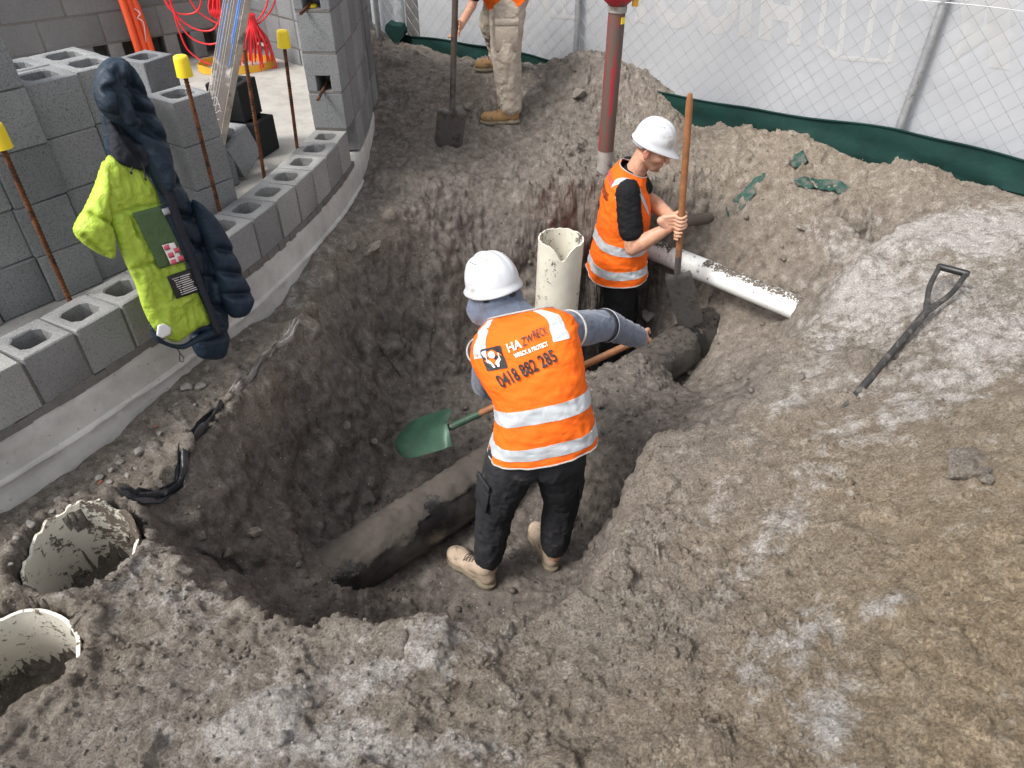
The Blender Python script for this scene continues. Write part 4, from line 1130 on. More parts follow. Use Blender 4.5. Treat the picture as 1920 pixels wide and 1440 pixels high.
def dirty_tube(name, a, b, r, mat, parent, soil, n=72, m=160, lump=.0, seed=1, rings=()):
    a, b = Vector(a), Vector(b); ax, u, v = frame(b-a); L = (b-a).length
    ts = np.linspace(0, L, m); an = np.linspace(0, 2*math.pi, n, endpoint=False)
    T, A = np.meshgrid(ts, an, indexing='ij'); T = T.ravel(); A = A.ravel()
    D = np.outer(np.cos(A), np.array(u)) + np.outer(np.sin(A), np.array(v))
    P = np.array(a) + np.outer(T, np.array(ax)) + D*r
    dirt = soil(P, D, T/L)
    rr = np.zeros(len(P)) + dirt.clip(0, 1)*lump*(1+1.3*fbm(P*25, 3, seed)+1.0*fbm(P*70, 3, seed+1, mode='b'))
    for (t0, w_, h_) in rings: rr = rr + h_*sstep(w_, w_*.7, np.abs(T-t0*L))
    P = P + D*rr[:, None]
    idx = np.arange(m*n).reshape(m, n)
    Q = np.stack([idx[:-1], np.roll(idx, -1, 1)[:-1], np.roll(idx, -1, 1)[1:], idx[1:]], -1).reshape(-1, 4)
    me = big_mesh(name, P, Q[:, ::-1]); set_smooth(me)
    at = me.attributes.new('dirt', 'FLOAT', 'POINT'); at.data.foreach_set('value', dirt.astype(np.float32))
    return link_obj(name, me, mat, parent)
BA, BB = PZ(640, 1075, .15), PZ(1290, 645, .20); bd = (BB-BA).normalized()
p0, p1 = BA - bd*.50, BB + bd*.42
def soil_big(P, D, t):
    top = sstep(.25, .75, D[:, 2] + .9*fbm(P*6, 4, 71) + .30*D[:, 1])
    end = sstep(.14, .06, t)*1.2
    clean = np.exp(-((t-.30)/.045)**2)*.9*(D[:, 2] < .80) + np.exp(-((t-.36)/.03)**2)*.5*(D[:, 2] < .6)
    far = sstep(.74, .78, t)*.25
    return top*.85 + end - clean - far
bp = empty('buried_pipe', BA.lerp(BB, .5), 'thick dark tarred pipe crossing the pit floor, soil crusted on top', 'pipe')
dirty_tube('barrel', p0, p1, .138, M['tar_dirty'], bp, soil_big, 80, 260, .012, 72)
mb = MB(); c = p0.lerp(p1, .865); mb.tube([c, c+bd*.06], .1455, 40); mb.build('coupling', M['black_plastic'], bp, 40)

wa, wb = PD(1225, 468, 4.62), PD(1528, 592, 3.93); wd = (wb-wa).normalized()
pv = empty('white_drain_pipe', wa.lerp(wb, .5), 'white plastic drain pipe flecked with soil, bridging the far right hollow', 'pipe')
def soil_w(P, D, t): return sstep(.45, 1.15, D[:, 2])*.62 + .16 + .12*fbm(P*9, 2, 74) + .35*sstep(.22, .0, t)
dirty_tube('barrel', wa - wd*.45, wb + wd*.4, .066, M['pvc_dirty'], pv, soil_w, 48, 160, .004, 75)
for (px, py, w_) in ((1300, 497, .012), (1405, 540, .004)):
    c = PP(px, py, wa, Vector((0, 1, .3)));  t = (c-wa).dot(wd); c = wa + wd*t
    mb = MB(); mb.tube([c, c+wd*w_], .0672, 40); mb.build('joint_ring', M['hard_grey'], pv, 40)
c = wa + wd*((PP(1300, 497, wa, Vector((0, 1, .3)))-wa).dot(wd)); mb = MB(); mb.lathe([(.0662, 0), (.0695, .006), (.0695, .24), (.0662, .25)], c, wd, 40); mb.build('coupling', M['pvc'], pv, 40)

def open_pipe(name, c, r, axis, z0, rimf, mat, soilf, label, cat='pipe', th=.008, n=120, m=50):
    """broken open tube; rimf(angle) gives the height of the torn edge along the axis"""
    ax, u, v = frame(axis, (0, 1, 0)); c = Vector(c)
    V = []; dirt = []; F = []
    for shell, rr in ((0, r), (1, r-th)):
        for k in range(n):
            a = 2*math.pi*k/n; h = rimf(a)
            for j in range(m):
                t = j/(m-1); q = c + (u*math.cos(a)+v*math.sin(a))*rr + ax*(z0+(h-z0)*t)
                V.append(q); dirt.append(soilf(a, z0+(h-z0)*t, shell))
    for shell in (0, 1):
        o = shell*n*m
        for k in range(n):
            k2 = (k+1) % n
            for j in range(m-1):
                f = (o+k*m+j, o+k2*m+j, o+k2*m+j+1, o+k*m+j+1); F.append(f if shell == 0 else f[::-1])
    for k in range(n):
        k2 = (k+1) % n; F.append((k*m+m-1, k2*m+m-1, n*m+k2*m+m-1, n*m+k*m+m-1))
    me = np_mesh(name, V, F); set_smooth(me, 45)
    at = me.attributes.new('dirt', 'FLOAT', 'POINT'); at.data.foreach_set('value', np.array(dirt, dtype=np.float32))
    o = link_obj(name, me, mat); tag(o, label, cat); return o
jag = [random.uniform(-1, 1) for _ in range(64)]
def jn(a, f):
    x = (a/(2*math.pi)*f) % f; i = int(x); t = x-i; return jag[i % 64]*(1-t)+jag[int((i+1) % f) % 64]*t
# upright cream pipe behind the hooded digger: top torn open on the near side
vc = PY(1052, 447, 3.60)
def rim_v(a):
    # frame(): u = axis x hint ...; near side is towards -Y
    x, y = math.cos(a), math.sin(a)
    near_ = max(0, -(UV[0].y*x + UV[1].y*y)); right_ = UV[0].x*x + UV[1].x*y
    notch = -.075*math.exp(-((right_-.05)/.30)**2)*(near_ > .2)*near_
    return notch + .004*jn(a, 40)
UV = frame((.02, .0, 1), (0, 1, 0))[1:]
open_pipe('upright_pipe', Vector((vc.x, vc.y, vc.z)), .126, (.02, .0, 1), -.85, rim_v, M['cream_dirty'],
          lambda a, h, s: .14 + .16*(s == 1) + .22*max(0, math.sin(a*3+h*9)) + .35*(h < -.55), 'cream upright plastic pipe with torn top, standing behind the hooded digger')
mc, mr = MOUTHS[0]
UV0 = frame((.02, -.05, 1), (0, 1, 0))[1:]
def rim_m(a):
    x, y = math.cos(a), math.sin(a); far = UV0[0].y*x + UV0[1].y*y; rt = UV0[0].x*x + UV0[1].x*y
    return .0 + .050*max(0, far)**.8 + .010*jn(a, 31) + .007*jn(a, 61) - (.035*math.exp(-((rt-.35)/.16)**2) if far > .3 else 0)
def stain(a, h, s):
    x, y = math.cos(a), math.sin(a); far = UV0[0].y*x + UV0[1].y*y; rt = UV0[0].x*x + UV0[1].x*y
    return .33 + .14*jn(a, 29) + .46*max(0, far)*max(0, rt+.35)*(1 if h > -.10 else max(0, 1+(h+.10)*9)) + .10*math.sin(a*9+h*40) + .5*max(0, min(1, (-.24-h)*8))
open_pipe('broken_pipe_mouth', Vector((mc.x, mc.y, .945)), mr*1.05, (.02, -.05, 1), -.50, rim_m, M['cream_dirty'], stain, 'broken cream pipe mouth stained brown, at the left rim of the pit', th=.010)
mc, mr = MOUTHS[1]
open_pipe('broken_pipe_mouth', Vector((mc.x, mc.y, .965)), mr*1.05, (.03, -.06, 1), -.50, lambda a: .006 + .010*jn(a, 23) + .008*math.sin(a), M['cream_dirty'],
          lambda a, h, s: .26 + .12*max(0, math.sin(a*5+h*9)) + .5*max(0, min(1, (-.3-h)*8)), 'white pipe mouth cut off by the left edge of the photo', th=.010)
ga = PZ(1262, 418, .86); gb = PZ(1352, 405, .76)
mb = MB(); mb.tube([ga.lerp(gb, t) for t in np.linspace(0, 1.1, 8)], .036, 24)
tag(mb.build('pipe_stub', M['clay_pipe'], None, 40), 'short soil-coloured pipe stub poking from the bank behind the shovel handle', 'pipe')

# ================================================================ red steel prop
pb = PD(1132, 330, 4.6); pr = empty('steel_prop', pb, 'worn red steel prop standing upright behind the bare-headed digger in helmet', 'prop')
pr['label'] = 'worn red steel prop with flared collar rising out of the soil'
mb = MB(); r0 = .0485
mb.tube([Vector((pb.x, pb.y, z)) for z in np.linspace(.5, 1.17, 8)], r0*.985, 32); mb.build('lower_tube', M['grey_paint'], pr, 40)
mb = MB(); mb.tube([Vector((pb.x, pb.y, z)) for z in np.linspace(1.15, 1.935, 14)], r0, 32); mb.build('upper_tube', M['red_prop'], pr, 40)
mb = MB(); mb.lathe([(r0+.001, 1.930), (r0+.006, 1.934), (r0+.006, 1.962), (r0+.002, 1.966)], (pb.x, pb.y, 0), (0, 0, 1), 32); mb.build('bare_ring', M['grey_paint'], pr, 40)
mb = MB(); mb.lathe([(r0, 1.966), (.060, 1.975), (.085, 1.998), (.102, 2.022), (.108, 2.05), (.108, 2.12), (.06, 2.13), (.05, 2.3), (.05, 2.9)], (pb.x, pb.y, 0), (0, 0, 1), 36); mb.build('collar', M['red_paint'], pr, 40)
mb = MB(); mb.box((pb.x+.032, pb.y-.0405, 1.895), (.026, .004, .034), Matrix.Rotation(.65, 3, 'Z')); mb.build('number_tag', M['yellow'], pr)
mb = MB(); q = PY(1192, 4, pb.y-.02); mb.box(q + Vector((0, 0, .02)), (.034, .012, .085), Matrix.Rotation(.1, 3, 'Y')@Matrix.Rotation(.2, 3, 'Z'), bev=.003); mb.tube([q + Vector((0, 0, .06)), Vector((pb.x+.09, pb.y, 2.06))], .006, 8); mb.build('pin', M['yellow_band'], pr, 40)

# ================================================================ shovels
def blade_mesh(S, d, wv, L, W, tipk, dish, kick=.0, rolled=True):
    d = Vector(d).normalized(); wv = Vector(wv); wv = (wv - d*wv.dot(d)).normalized(); nn = wv.cross(d).normalized()
    nu, nv = 24, 30; V = []; F = []
    for side in (0, 1):
        for j in range(nv+1):
            v = j/nv
            if v < tipk: hw = W/2*(.90+.10*min(1, v/.12))
            else:
                q = (v-tipk)/(1-tipk); hw = W/2*math.sqrt(max(0, 1-q**2.3))
            for i in range(nu+1):
                u = -1+2*i/nu
                z = -dish*(1-u*u)*(1-.35*v) + kick*v*v + .012*math.exp(-(u/.22)**2)*(1-v)**2*(-1)
                if rolled and v < .05: z += .014*(1-v/.05)*abs(u)**.5
                V.append(Vector(S) + d*(L*v) + wv*(u*max(hw, .002)) + nn*(z + (.0022 if side else 0)))
    w_ = nu+1; m = (nv+1)*w_
    for j in range(nv):
        for i in range(nu):
            a = j*w_+i; F.append((a, a+1, a+w_+1, a+w_)); F.append((m+a, m+a+w_, m+a+w_+1, m+a+1))
    for j in range(nv):
        for i in (0, nu):
            a = j*w_+i; F.append((a, a+w_, m+a+w_, m+a))
    for i in range(nu):
        for j in (0, nv):
            a = j*w_+i; F.append((a, a+1, m+a+1, m+a))
    mb = MB(); mb.add(V, F); return mb, nn
def shovel(name, label, S, d, wv, L, W, tipk, dish, handle, mats, kick=0., hr=.0165, sock=.24):
    e = empty(name, S, label, 'shovel')
    mb, nn = blade_mesh(S, d, wv, L, W, tipk, dish, kick); mb.build('blade', M[mats[0]], e, 50)
    hp = [Vector(q) for q in handle]; hd = (hp[1]-hp[0]).normalized(); d = Vector(d).normalized()
    mb = MB(); S = Vector(S)
    pth = catmull([S + d*(L*.42) - nn*(dish*.9), S + d*.10 - nn*(dish*.6), S + nn*.0, hp[0] + hd*.03, hp[0] + hd*sock], 8)
    mb.tube(pth, [.004+(.0185-.004)*min(1, i/16) for i in range(len(pth))], 14); mb.build('socket', M[mats[0]], e, 50)
    mb = MB(); full = [hp[0] + hd*(sock-.05)] + hp[1:]
    pth = [full[0].lerp(full[-1], t) for t in np.linspace(0, 1, 24)] if len(full) == 2 else catmull(full, 10)
    n_ = len(pth); mb.tube(pth, [hr*(1.0 if i < n_-2 else (.96 if i == n_-2 else .6)) for i in range(n_)], 16); mb.build('handle', M[mats[1]], e, 50)
    return e
# green round-mouth shovel swung by the hooded digger
S1 = PY(846, 800, 2.65); T1 = PY(742, 832, 2.70); H1 = Vector((.60, 2.625, .985))
g = shovel('long_handled_shovel', 'green round-mouth shovel with timber handle swung by the hooded digger', S1, T1-S1, (0, -.93, -.36), (T1-S1).length, .225, .52, .028, [S1, H1], ('green_steel', 'wood_handle'), sock=.17)
# worn label on the green blade
dv = (T1-S1).normalized(); wv = Vector((0, -.93, -.36)); wv = (wv-dv*wv.dot(dv)).normalized(); nn = wv.cross(dv)
if nn.z < 0: nn = -nn
mb = MB()
for (u, v, a, b) in ((.50, .004, .030, .026), (.56, .01, .012, .02), (.66, -.006, .012, .008), (.66, .016, .014, .006)):
    c = S1 + dv*((T1-S1).length*u) + wv*v; c = c + nn*(.004-.018*(1-.2)); mb.box(c + nn*.004, (a, b, .0015), Matrix((dv, wv, nn)).transposed())
mb.build('worn_sticker', M['print_black'], g)
mb = MB()
for (u, v, a, b) in ((.515, -.004, .016, .012), (.53, .012, .006, .006)):
    c = S1 + dv*((T1-S1).length*u) + wv*v; c = c + nn*(.004-.018*(1-.2)); mb.box(c + nn*.0055, (a, b, .0015), Matrix((dv, wv, nn)).transposed())
mb.build('sticker_scrap', M['yellow'], g)
# shovel held upright by the digger in the black T-shirt
S2 = PY(1270, 512, 3.645); T2 = PY(1290, 612, 3.655); H2 = PY(1294, 175, 3.64)
shovel('long_handled_shovel', 'muddy square-mouth shovel with red-brown handle, held upright on the dark pipe', S2, (T2-S2) + Vector((.02, 0, 0)), (.93, -.30, .12), (T2-S2).length+.015, .158, .88, .022, [S2, H2], ('worn_steel', 'wood_handle'), hr=.0185, sock=.16)
# shovel of the digger on the heap
T3 = PZ(840, 276, 1.09); S3 = PY(848, 205, T3.y-.02); H3 = PY(855, -60, T3.y+.02)
shovel('long_handled_shovel', 'dull grey shovel with dark weathered handle held upright on the spoil heap', S3, T3-S3, (1, .12, 0), (T3-S3).length+.02, .185, .74, .018, [S3, H3], ('worn_steel', 'wood_dusty'), hr=.0185, sock=.30)
# D-handled tool lying half buried in the right slope
ga_ = on_ground(1622, 726) + Vector((0, .008, .006)); g2 = on_ground(1742, 578); gb_ = PD(1742, 578, (g2-C0).length/ray(1742, 578).length - .13)
dh = empty('d_handle_spade', ga_, 'black D-handled spade half buried in the pale slope at right', 'spade')
dd = (gb_-ga_).normalized()
mb = MB(); mb.tube([ga_ - dd*.16, ga_, ga_.lerp(gb_, .5), gb_], .0150, 18); mb.build('shaft', M['black_steel'], dh, 40)
mb = MB(); mb.tube([ga_ + dd*-.05, ga_ + dd*.030], .0158, 18); mb.build('socket', M['black_steel'], dh, 40)
gl, gr = PZ(1762, 500, gb_.z+.045), PZ(1812, 513, gb_.z+.055)
for q in (gl, gr):
    mb = MB(); mid = gb_.lerp(q, .45) + (q-(gl+gr)/2)*.35
    mb.tube(catmull([gb_ - dd*.02, mid, q], 8), [.0145]*4+[.0115]*13, 14); mb.build('yoke_arm', M['black_steel'], dh, 40)
mb = MB(); ex = (gr-gl)*.10; mb.tube([gl-ex, gl, gr, gr+ex], [.012, .0155, .0155, .012], 16); mb.build('grip', M['black_plastic'], dh, 40)
tl = PP(1690, 640, ga_, Vector((0, 1, .5))); tt = (tl-ga_).dot(dd); mb = MB(); mb.tube([ga_+dd*tt, ga_+dd*(tt+.03)], .0156, 18); mb.build('worn_decal', M['grey_paint'], dh, 40)

# ================================================================ stones, clods, scraps
def rock_mesh(name, seed, sub=3, flat=.75, rough=.5, cut=11):
    bm = bmesh.new(); bmesh.ops.create_icosphere(bm, subdivisions=sub, radius=1.0)
    V = np.array([v.co[:] for v in bm.verts]); r = np.random.default_rng(seed)
    for _ in range(cut):
        nrm = r.normal(size=3); nrm /= np.linalg.norm(nrm); dd_ = .45+.35*r.random(); k = V@nrm - dd_; V = V - np.outer(np.clip(k, 0, None), nrm)*.9
    V = V*(1+rough*.5*fbm(V*1.6+seed*3.1, 3, seed)[:, None] + .16*fbm(V*5+seed, 3, seed)[:, None]); V[:, 2] *= flat
    for v, c in zip(bm.verts, V): v.co = c
    me = bpy.data.meshes.new(name); bm.to_mesh(me); bm.free(); set_smooth(me, 40); return me
RK = [rock_mesh('stone', s, 3) for s in range(8)]
def stone(px, py, z, size, mat, label, name='stone', group=None, k=None, sink=.25, sc=(1, .8, .8)):
    c = on_ground(px, py)
    me = RK[random.randrange(8) if k is None else k].copy(); me.materials.append(M[mat])
    o = bpy.data.objects.new(name, me); COL.objects.link(o)
    o.location = c + Vector((0, 0, size*(.75*sc[2]-sink))); o.rotation_euler = (random.uniform(-.3, .3), random.uniform(-.3, .3), random.uniform(0, 6.28)); o.scale = (size*sc[0], size*sc[1], size*sc[2])
    tag(o, label, 'stone' if name == 'stone' else 'clod', group); return o
LBL = 'small grey rubble stone on the soil ledge below the footing'; GRP = 'rubble stones on the ledge'
for (px, py, s) in ((262,852,.030),(228,868,.022),(285,842,.018),(300,815,.014),(240,895,.018),(205,905,.016),(185,900,.020),(255,880,.014),(330,760,.013),(150,930,.018),(110,940,.020),(95,962,.016),(60,985,.022),(130,960,.014),(222,858,.013),(208,882,.014),
                    (365,760,.011),(318,770,.010),(390,690,.013),(455,640,.014),(470,618,.011),(520,560,.014),(545,545,.012),(30,1010,.016),(20,1060,.015)):
    stone(px, py, .97, s, 'stone', LBL, group=GRP)
stone(348, 730, .99, .030, 'stone', 'larger grey rubble lump against the footing below the jacket sleeve, left of two')
stone(378, 726, .99, .026, 'stone', 'larger grey rubble lump against the footing below the jacket sleeve, right of two')
for (px, py, s) in ((293, 800, .010), (190, 905, .012), (302, 792, .007)):
    stone(px, py, .97, s, 'brick_bit', 'small red brick fragment on the soil ledge', group='brick fragments on the ledge')
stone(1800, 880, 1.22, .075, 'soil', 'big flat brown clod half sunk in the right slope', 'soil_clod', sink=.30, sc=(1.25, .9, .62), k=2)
stone(1845, 892, 1.23, .034, 'soil', 'small brown clod hugging the right end of the big flat clod', 'soil_clod', sink=.3)
stone(1850, 905, 1.23, .028, 'soil', 'small brown clod below the right end of the big flat clod', 'soil_clod', sink=.3)
stone(738, 1205, .99, .055, 'soil', 'buff rounded stone set in the near rim of the pit', sink=.42, sc=(1.1, .8, .8), k=4)
stone(700, 470, 1.0, .065, 'soil', 'overhanging soil clod on the left bank below the tall wall', 'soil_clod', sink=.2, sc=(1.2, .8, .7))
stone(660, 462, 1.0, .05, 'soil', 'smaller overhanging soil clod left of the other on the left bank', 'soil_clod', sink=.2, sc=(1.1, .8, .7))
stone(1085, 180, 1.22, .075, 'soil', 'dark blocky clod lying on the heap left of the red prop', 'soil_clod', sink=.3, sc=(1, .8, .7))
stone(880, 205, 1.14, .05, 'soil', 'brown clod in front of the boot on the spoil heap', 'soil_clod', sink=.3)
stone(1215, 600, .18, .07, 'stone', 'grey rock behind the dark pipe beside the black trousers', sink=.2, sc=(1.1, .9, .9))
stone(1265, 715, .35, .022, 'white_label', 'white lump of lime beside the far end of the dark pipe', sink=.2)
for (px, py, s) in ((1030,420,.03),(960,650,.03),(1500,430,.035),(1290,700,.03),(650,800,.03),(480,1000,.035),(430,1040,.028),(380,1010,.03),(700,830,.03),(520,960,.028),(1060,770,.03),(1330,760,.028)):
    stone(px, py, .2, s, 'soil', 'dark crumbly clod lying loose inside the pit', 'soil_clod', group='clods inside the pit')

def scrap(name, outline, z, label, mat, lift=.012, amp=.02, seed=3, cat='cloth scrap', n=.012):
    P = [PZ(a, b, z) for a, b in outline]; bd_ = []
    for i in range(len(P)):
        a, b = P[i], P[(i+1) % len(P)]; kk = max(1, int((a-b).length/n)); bd_ += [Vector((a.x+(b.x-a.x)*t/kk, a.y+(b.y-a.y)*t/kk)) for t in range(kk)]
    xs = [v.x for v in bd_]; ys = [v.y for v in bd_]; pts = list(bd_)
    for x in np.arange(min(xs), max(xs), n):
        for y in np.arange(min(ys), max(ys), n): pts.append(Vector((x+random.uniform(-.2, .2)*n, y+random.uniform(-.2, .2)*n)))
    r_ = delaunay_2d_cdt(pts, [(i, (i+1) % len(bd_)) for i in range(len(bd_))], [], 1, 1e-6)
    A = np.array([(v.x, v.y, 0) for v in r_[0]]); hgt = lookup(HZ, A[:, 0], A[:, 1]) + lift + amp*(fbm(A*14, 3, seed)+.35) + .5*amp*fbm(A*np.array([40, 12, 1]), 2, seed+1)
    A[:, 2] = hgt; B = A.copy(); B[:, 2] -= .0015; m = len(A)
    mb = MB(); mb.add(list(A)+list(B), [tuple(f) for f in r_[2]] + [tuple(m+i for i in reversed(f)) for f in r_[2]])
    o = mb.build(name, M[mat], None, 60); return tag(o, label, cat)
scrap('cloth_scrap', [(1368,352),(1385,348),(1405,344),(1432,343),(1424,352),(1398,357),(1380,357)], 1.0, 'torn green cloth scrap with dark edge, hanging in the bank by the helmet', 'green_scrap', lift=.0, amp=.04)
scrap('cloth_scrap', [(1474,326),(1482,318),(1497,316),(1512,323),(1504,330),(1484,332)], 1.06, 'small bunched green cloth scrap, uppermost on the right bank', 'green_scrap', lift=.006, amp=.05)
scrap('cloth_scrap', [(1486,341),(1520,338),(1560,345),(1610,360),(1600,363),(1550,358),(1520,355),(1495,350)], 1.06, 'long thin green cloth scrap lying on the right bank', 'green_scrap', lift=.002, amp=.022)
# torn black membrane along the left edge
def ribbon(name, pts, width, label, mat, seed):
    """long sheet lying folded over the pit edge"""
    P = catmull([Vector((q.x, q.y, 0)) for q in [PZ(a, b, 1.0) for a, b in pts]], 22); V = []; F = []; nu = 21; n_ = len(P)
    for i, q in enumerate(P):
        t = P[min(i+1, n_-1)]-P[max(i-1, 0)]; t.normalize(); s = Vector((t.y, -t.x, 0))
        tp = min(1, .2+i/14, .2+(n_-1-i)/14)
        pp = np.array([[i*.055, j*.16, seed*1.7] for j in range(nu)]); a1 = fbm(pp, 3, seed); a2 = fbm(pp*np.array([.5, 1, 1])+5, 2, seed+1)
        gz = max(ground_z(q.x + s.x*k, q.y + s.y*k) for k in (-.02, 0, .02))
        for j in range(nu):
            u = j/(nu-1)-.45; x = q + s*((width*u + .022*a2[j])*tp)
            V.append(Vector((x.x, x.y, gz + .018 - .5*max(0, u)*width*1.6 + .030*a1[j] + .008*math.sin(u*16+i*.12))))
    m = len(V); B = [v + Vector((0, 0, -.0025)) for v in V]
    for i in range(n_-1):
        for j in range(nu-1):
            a = i*nu+j; F.append((a, a+1, a+nu+1, a+nu)); F.append((m+a, m+a+nu, m+a+nu+1, m+a+1))
    mb = MB(); mb.add(V+B, F); o = mb.build(name, M[mat], None, 80); return tag(o, label, 'plastic sheet')
ribbon('plastic_membrane', [(228,922),(270,912),(320,880),(345,835),(375,790),(415,748)], .042, 'crumpled black plastic membrane hanging on the left pit edge', 'membrane', 81)
ribbon('plastic_membrane', [(420,745),(455,712),(500,668),(540,635),(566,605)], .022, 'thin soil-crusted strip of membrane along the left pit edge toward the tall wall', 'grey_paint', 84)
# ================================================================ padded jacket hung on a starter bar
JP = Vector((-1.20, 2.30, 1.4)); JE = Vector((.56, .828, 0)).normalized(); JN = Vector((JE.y, -JE.x, .12)).normalized()
jacket = empty('padded_jacket', PP(310, 640, JP, JN), 'lime and navy padded jacket hung inside out over the low wall', 'jacket')
jup = JN.cross(JE)*-1
if jup.z < 0: jup = -jup
def j2(px, py):
    q = PP(px, py, JP, JN)-JP; return Vector((q.dot(JE), q.dot(jup)))
def puff(name, outline, thick, mat, layer=0., seams=(), R=.05, wr=.004, wf=22, n=.0075, seed=5, seam_w=.012, flat=False, back=.5, parent=None, tilt=None):
    O = [j2(*q) for q in outline]
    O = [Vector((v.x, v.y)) for v in catmull([Vector((q.x, q.y, 0)) for q in O], 4, closed=True)] if not flat else O
    bd_ = []
    for i in range(len(O)):
        a, b = O[i], O[(i+1) % len(O)]; kk = max(1, int((a-b).length/n)); bd_ += [a.lerp(b, t/kk) for t in range(kk)]
    B = np.array([(v.x, v.y) for v in bd_]); lo, hi = B.min(0), B.max(0); pts = list(bd_)
    for iy, y in enumerate(np.arange(lo[1], hi[1], n*.87)):
        for x in np.arange(lo[0] + (n/2 if iy % 2 else 0), hi[0], n): pts.append(Vector((x, y)))
    r_ = delaunay_2d_cdt(pts, [(i, (i+1) % len(bd_)) for i in range(len(bd_))], [], 1, 1e-6)
    A = np.array([(v.x, v.y) for v in r_[0]])
    def segd(A, C):
        d = np.full(len(A), 9.)
        for a, b in zip(C[:-1], C[1:]):
            ab = b-a; t = np.clip(((A-a)@ab)/(ab@ab+1e-12), 0, 1); d = np.minimum(d, np.linalg.norm(A-a-t[:, None]*ab, axis=1))
        return d
    d = segd(A, np.vstack([B, B[:1]]))
    edge = d < 1e-5
    q = np.clip(d/R, 0, 1); h = thick*np.sqrt(np.clip(1-(1-q)**2, 0, 1))
    for s in seams:
        C = np.array([(v.x, v.y) for v in [j2(*p_) for p_ in s]]); sdv_ = segd(A, C); h = h*(1-.62*np.exp(-(sdv_/seam_w)**2))
    A3 = np.stack([A[:, 0], A[:, 1], np.zeros(len(A))], 1)
    wrk = wr*(fbm(A3*np.array([wf*1.5, wf*.55, 1]) + .5*fbm(A3*6, 2, seed+9)[:, None], 3, seed, mode='r')*1.1 + .6*fbm(A3*np.array([wf*.6, wf*.9, 1]), 2, seed+1))*np.clip(d/.012, 0, 1)
    org = np.array(JP + JN*layer); E_, U_, N_ = np.array(JE), np.array(jup), np.array(JN)
    base = org + np.outer(A[:, 0], E_) + np.outer(A[:, 1], U_)
    if tilt: base = base + np.outer(tilt(A[:, 0], A[:, 1]), N_)
    Fr = base + np.outer(h+wrk, N_); Bk = base - np.outer(h*back + .001*~edge, N_)
    m = len(A); mb = MB(); mb.add(list(Fr)+list(Bk), [tuple(f) for f in r_[2]] + [tuple(m+i for i in reversed(f)) for f in r_[2]])
    me = mb.mesh(name); bm = bmesh.new(); bm.from_mesh(me); bmesh.ops.remove_doubles(bm, verts=bm.verts, dist=1e-5); bmesh.ops.recalc_face_normals(bm, faces=bm.faces); bm.to_mesh(me); bm.free(); set_smooth(me)
    return link_obj(name, me, M[mat], parent or jacket)
def patch(name, outline, mat, layer, parent=None): return puff(name, outline, .0025, mat, layer, (), R=.006, wr=.0015, n=.010, flat=True, parent=parent)
# navy outer shell behind, falling to the right with two sleeves
puff('navy_shell', [(270,262),(310,290),(345,345),(385,420),(420,470),(425,530),(430,600),(432,640),(420,672),(392,676),(372,665),(362,630),(365,560),(340,480),(300,380),(275,320)], .055, 'navy', -.02,
     [[(280,330),(350,350)], [(310,400),(388,412)], [(330,455),(415,470)], [(350,520),(428,520)], [(360,575),(430,572)], [(362,628),(434,622)], [(345,330),(375,420),(385,520),(390,600)]], R=.06, wr=.006, seam_w=.014)
puff('navy_sleeve', [(352,372),(388,400),(414,440),(432,480),(448,520),(462,548),(458,575),(445,590),(425,592),(412,572),(402,540),(385,480),(362,420)], .055, 'navy', .028, [[(392,462),(432,472)], [(398,505),(447,512)], [(408,548),(460,545)]], R=.05, wr=.006, seam_w=.014)
# lime lining
LIN = puff('lime_lining', [(198,290),(225,305),(262,320),(285,352),(300,390),(325,450),(345,500),(366,548),(388,602),(368,612),(350,625),(325,640),(300,628),(280,610),(262,575),(248,530),(225,480),(205,420),(190,372),(185,330)], .022, 'lime', .016,
     [[(190,405),(245,388),(300,378)], [(222,508),(280,490),(345,482)], [(215,385),(240,410),(250,440)]], R=.035, wr=.013, wf=17, seam_w=.006)
puff('lime_sleeve', [(195,300),(178,345),(160,385),(142,415),(137,432),(148,450),(175,470),(200,482),(212,484),(214,460),(210,430),(205,395),(203,345)], .055, 'lime', .0, [[(158,395),(205,420)], [(150,440),(195,475)]], R=.06, wr=.011, wf=24, seam_w=.006)
patch('mesh_pocket', [(232,396),(300,378),(345,482),(284,500)], 'mesh_pocket', .050)
pt = patch('inner_pocket', [(283,383),(302,376),(352,468),(334,490),(318,452)], 'navy', .055)
patch('red_print_label', [(285,455),(308,449),(325,484),(302,491)], 'print_white', .0605)
for (a, b) in ((286, 456), (305, 461), (294, 470), (313, 476), (299, 483)):
    patch('red_print_square', [(a,b),(a+10,b-3),(a+14,b+6),(a+4,b+9)], 'print_red', .064)
patch('size_tag', [(284,388),(297,384),(302,397),(289,401)], 'hard_grey', .060)
cl = patch('care_label', [(297,514),(345,498),(364,540),(316,556)], 'print_black', .050)
for i in range(9):
    f = i/8; a = Vector((304+17*f, 519+29*f)); b = Vector((342+15*f, 507+28*f)); ins = .12*abs(math.sin(i*2.3))
    a2, b2 = a.lerp(b, .06+ins*.5), a.lerp(b, .94-ins); patch('care_text', [tuple(a2), tuple(b2), (b2.x+.6, b2.y+1.2), (a2.x+.6, a2.y+1.2)], 'print_white', .0535, cl)
puff('zip_placket', [(276,262),(292,300),(300,345),(318,392),(345,470),(372,545),(398,610),(388,618),(365,560),(338,492),(306,412),(290,365),(272,315)], .014, 'navy_knit', .055, (), R=.012, wr=.004, n=.007)
puff('hem', [(270,600),(285,625),(310,640),(335,642),(355,630),(390,612),(412,606),(408,622),(360,640),(332,652),(300,644),(280,632)], .02, 'navy', .028, (), R=.015, wr=.006)
patch('white_tag', [(278,604),(290,600),(304,608),(303,622),(288,628),(276,622)], 'white_label', .058)
